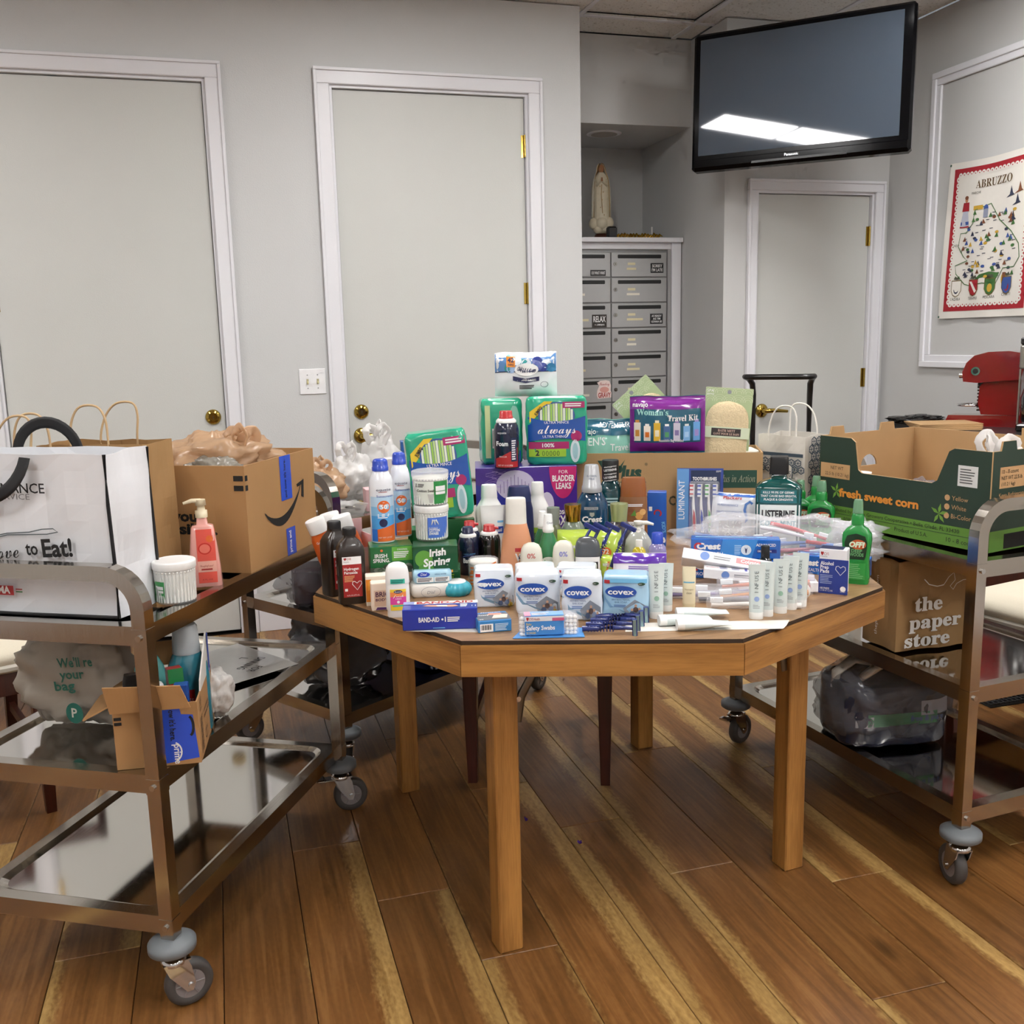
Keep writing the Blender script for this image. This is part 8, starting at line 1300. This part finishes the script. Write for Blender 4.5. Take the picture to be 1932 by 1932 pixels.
t, f, ft, fl_, frr = carton('pink_box', 'pink edged white box in the corn carton', 'box', inc(-.1, .03, .8065), .1, .09, .06, pm('#d9a0a4', .4), 0); m2 = MB().patch(f, .008, .092, .01, .075, pm('#ece8e6', .4), e=.0006); m2.build('printed_panel', t); t = thing('white_cup', 'ribbed white cup in the far corner of the corn carton', 'cup', inc(-.19, -.11, .8065)); MB().lathe([(0, .022, .022), (.05, .026, .026), (.13, .03, .03)], WH, 32, rip=(24, .01)).build('cup_wall', t)
# ---- white patterned carrier bag at the far end of the right cart
t, f = paperbag('white paper carrier bag with navy pattern and hexagon logo behind the repellent sprays', (1.622, 2.544, .8), radians(-65), .16, .12, .225, 17, True, WPAPER, pm('#e0dcd4', .7)); NV = pm('#3a4a58', .6); e = .006; f2 = fr((.08+.005, -.06, 0), (0, 1, 0), (0, 0, 1)); m2 = MB()
for v in (.165, .045): m2.patch(f, -.08, .08, v, v+.01, NV, 4, 1, e)
def flower(mm, ff, u, v, r, ee, n=6):
    mm.ring(ff, [(u+r*cos(pi/3*k+pi/6), v+r*sin(pi/3*k+pi/6)) for k in range(6)], r*.32, NV, ee); mm.disc(ff, u, v, r*.3, r*.3, NV, ee, 6)
    for k in range(6): mm.disc(ff, u+r*.55*cos(pi/3*k), v+r*.55*sin(pi/3*k), r*.16, r*.16, NV, ee, 5)
for i in range(7):
    for j in range(2): flower(m2, f, -.068+.022*i+(.011 if j else 0), .148-.02*j, .0105, e); flower(m2, f, -.068+.022*i+(.011 if j else 0), .08-.02*j, .0105, e)
for i in range(4):
    for j in range(10): flower(m2, f2, 0.018+.026*i+(.012 if j % 2 else 0), .012+.022*j, .0125, .004)
m2.build('printed_pattern', t); m2 = MB(); hx = [(.01+.042*cos(pi/3*k+pi/2), .112+.05*sin(pi/3*k+pi/2)) for k in range(6)]; m2.poly(f, hx, pm('#d9d4cb', .7), e+.001); m2.ring(f, hx, .003, NV, e+.0015); m2.text(f, 'STAPLES', .01, .108, .016, NV, .066, e=e+.002).text(f, 'COMPANY', .01, .093, .009, NV, .052, e=e+.002).text(f, '✿', .01, .135, .014, NV, e=e+.002); m2.build('logo', t)
# ---- middle and bottom shelves of the right cart
t, f = paperbag('brown paper bag with large white lettering on the middle shelf', (1.757, 2.12, .5), radians(0), .262, .135, .24, 21, False); e = .0065; WT = pm('#e6e2dc', .6); m2 = MB().text(f, '𝐭𝐡𝐞', -.085, .107, .036, WT, .085, al='L', e=e, bold=.02).text(f, '𝐩𝐚𝐩𝐞𝐫', -.1, .06, .034, WT, .16, al='L', e=e, bold=.02).text(f, '𝐬𝐭𝐨𝐫𝐞', -.112, .013, .034, WT, .14, al='L', e=e, bold=.02); m2.build('lettering', t); m2 = MB().ring(f, [(-.06, .19), (-.045, .175), (-.02, .168), (.0, .17)], .0025, WT, e, False).ring(f, [(.0, .17), (.015, .19), (.03, .2), (.035, .18), (.02, .165), (.03, .155), (.04, .17), (.06, .178), (.09, .178), (.128, .186)], .0016, WT, e, False); m2.build('drawn_line', t)
f3 = fr((-.131-.006, .0675, 0), (0, -1, 0), (0, 0, 1)); m2 = MB().text(f3, 'thepaperstore.com', .07, .03, .012, WT, .16, al='L', e=.002, rot=pi/2); m2.build('side_lettering', t)
p = (1.714, 2.081, 0.200); t = plasticbag('diaper_bag', 'smoky plastic bag of dark diapers with knotted white handles on the bottom shelf', (p[0]+.01, p[1]+.14, .2), radians(-8), (.185, .14, .108), SMOKEBAG, 51, knot=False, amp=.14, ridge=.1, fine=.04)
dp = thing('diaper_pack', 'dark blue diaper pack with a green band inside the smoky bag', 'diaper pack', (p[0]+.01, p[1]+.14, .203), radians(-8)); m2 = MB(); f = softpack(m2, .31, .175, .22, pm('#1e2436', .25, coat=.4), 5, .2, 4); m2.build('wrapper', dp); m2 = MB().patch(f, -.1, .1, .065, .1, pm('#2f8a50', .3), 8, 2, .001).patch(f, -.13, -.085, .062, .094, pm('#d0cdd0', .4), 2, 1, .001).patch(f, .05, .14, .09, .13, pm('#c9cad2', .3), 3, 2, .001); m2.build('printed_panel', dp); m2 = MB().text(f, '6-12', -.107, .07, .016, TXTD, .036, e=.0016, bold=.02).text(f, 'free & pure', .07, .075, .016, pm('#3a5a9a'), .1, e=.0016, bold=.02); m2.build('lettering', dp)
WC_ = pm('#c9c2b6', .7); m2 = MB().tube(smooth([(-.1, -.06, .19), (-.05, -.08, .235), (.0, -.1, .235), (.04, -.125, .215), (.08, -.14, .19), (.1, -.15, .175)], 1), [.018, .022, .03, .034, .028, .012], WC_, 14, fl=.55).tube([(-.02, -.03, .215), (-.09, -.0, .225), (-.14, .0, .19), (-.15, -.01, .15)], [.02, .026, .018, .01], WC_, 12, fl=.4).tube([(-.02, -.03, .22), (-.04, .03, .235), (-.08, .06, .225)], [.02, .024, .012], WC_, 12, fl=.4); m2.build('knotted_handles', t)
# ---- counter clutter and floor things
m2 = MB(); blob(m2, BLACKFILM, (.13, .07, .018), (0, 0, 0), 61, .4, 3, 2.2, 48, 20, .15); tag(m2.build('black_plastic', loc=(3.0, 3.72, .9055)), 'crumpled black plastic on the counter behind the corn carton', 'plastic bag')
for i in range(4): o = MB().box(-.13, .13, -.09, .09, 0, .006, CARD2, .001).build('flat_cardboard', loc=(2.97-.004*i, 3.52+.006*i, .9055+.0065*i) if False else onR(.4, .12, .0) if False else (2.93, 3.45+.004*i, .906+.0065*i)); o.rotation_euler = (0, 0, radians(-30+4*i)); tag(o, 'flattened brown cardboard on the counter, sheet %s from the bottom' % ('first', 'second', 'third', 'fourth')[i], 'cardboard', 'flattened cardboard sheets')
t = thing('rubber_mat', 'black rubber floor mat with a raised grid by the counter', 'mat', (2.645, 3.12, 0), 0); RB = pm('#141414', .7); MB().box(-.12, .12, -.45, .45, 0, .008, RB, .002).build('base', t); m2 = MB()
for i in range(12): m2.box(-.12+.02*i+.002, -.12+.02*i+.008, -.45, .45, .008, .014, RB)
for j in range(44): m2.box(-.12, .12, -.45+.0204*j+.002, -.45+.0204*j+.008, .008, .0145, RB)
m2.build('grid', t)
for i, (x, y, z) in enumerate(((0.733, 2.423, 0.002), (0.830, 2.258, 0.002))):
    m2 = MB(); rg = random.Random(i); [m2.tube([(0, 0, .003), (rg.uniform(-.006, .006), rg.uniform(-.006, .006), .003+.009*rg.random())], [.003, .0015], pm('#5a3a9a', .15, .6), 6) for k in range(6)]; tag(m2.build('foil_scrap', loc=(x, y, .001)), 'tiny purple foil scrap on the floor, %s' % ('nearer the table leg', 'further to the right')[i], 'scrap', 'purple foil scraps')
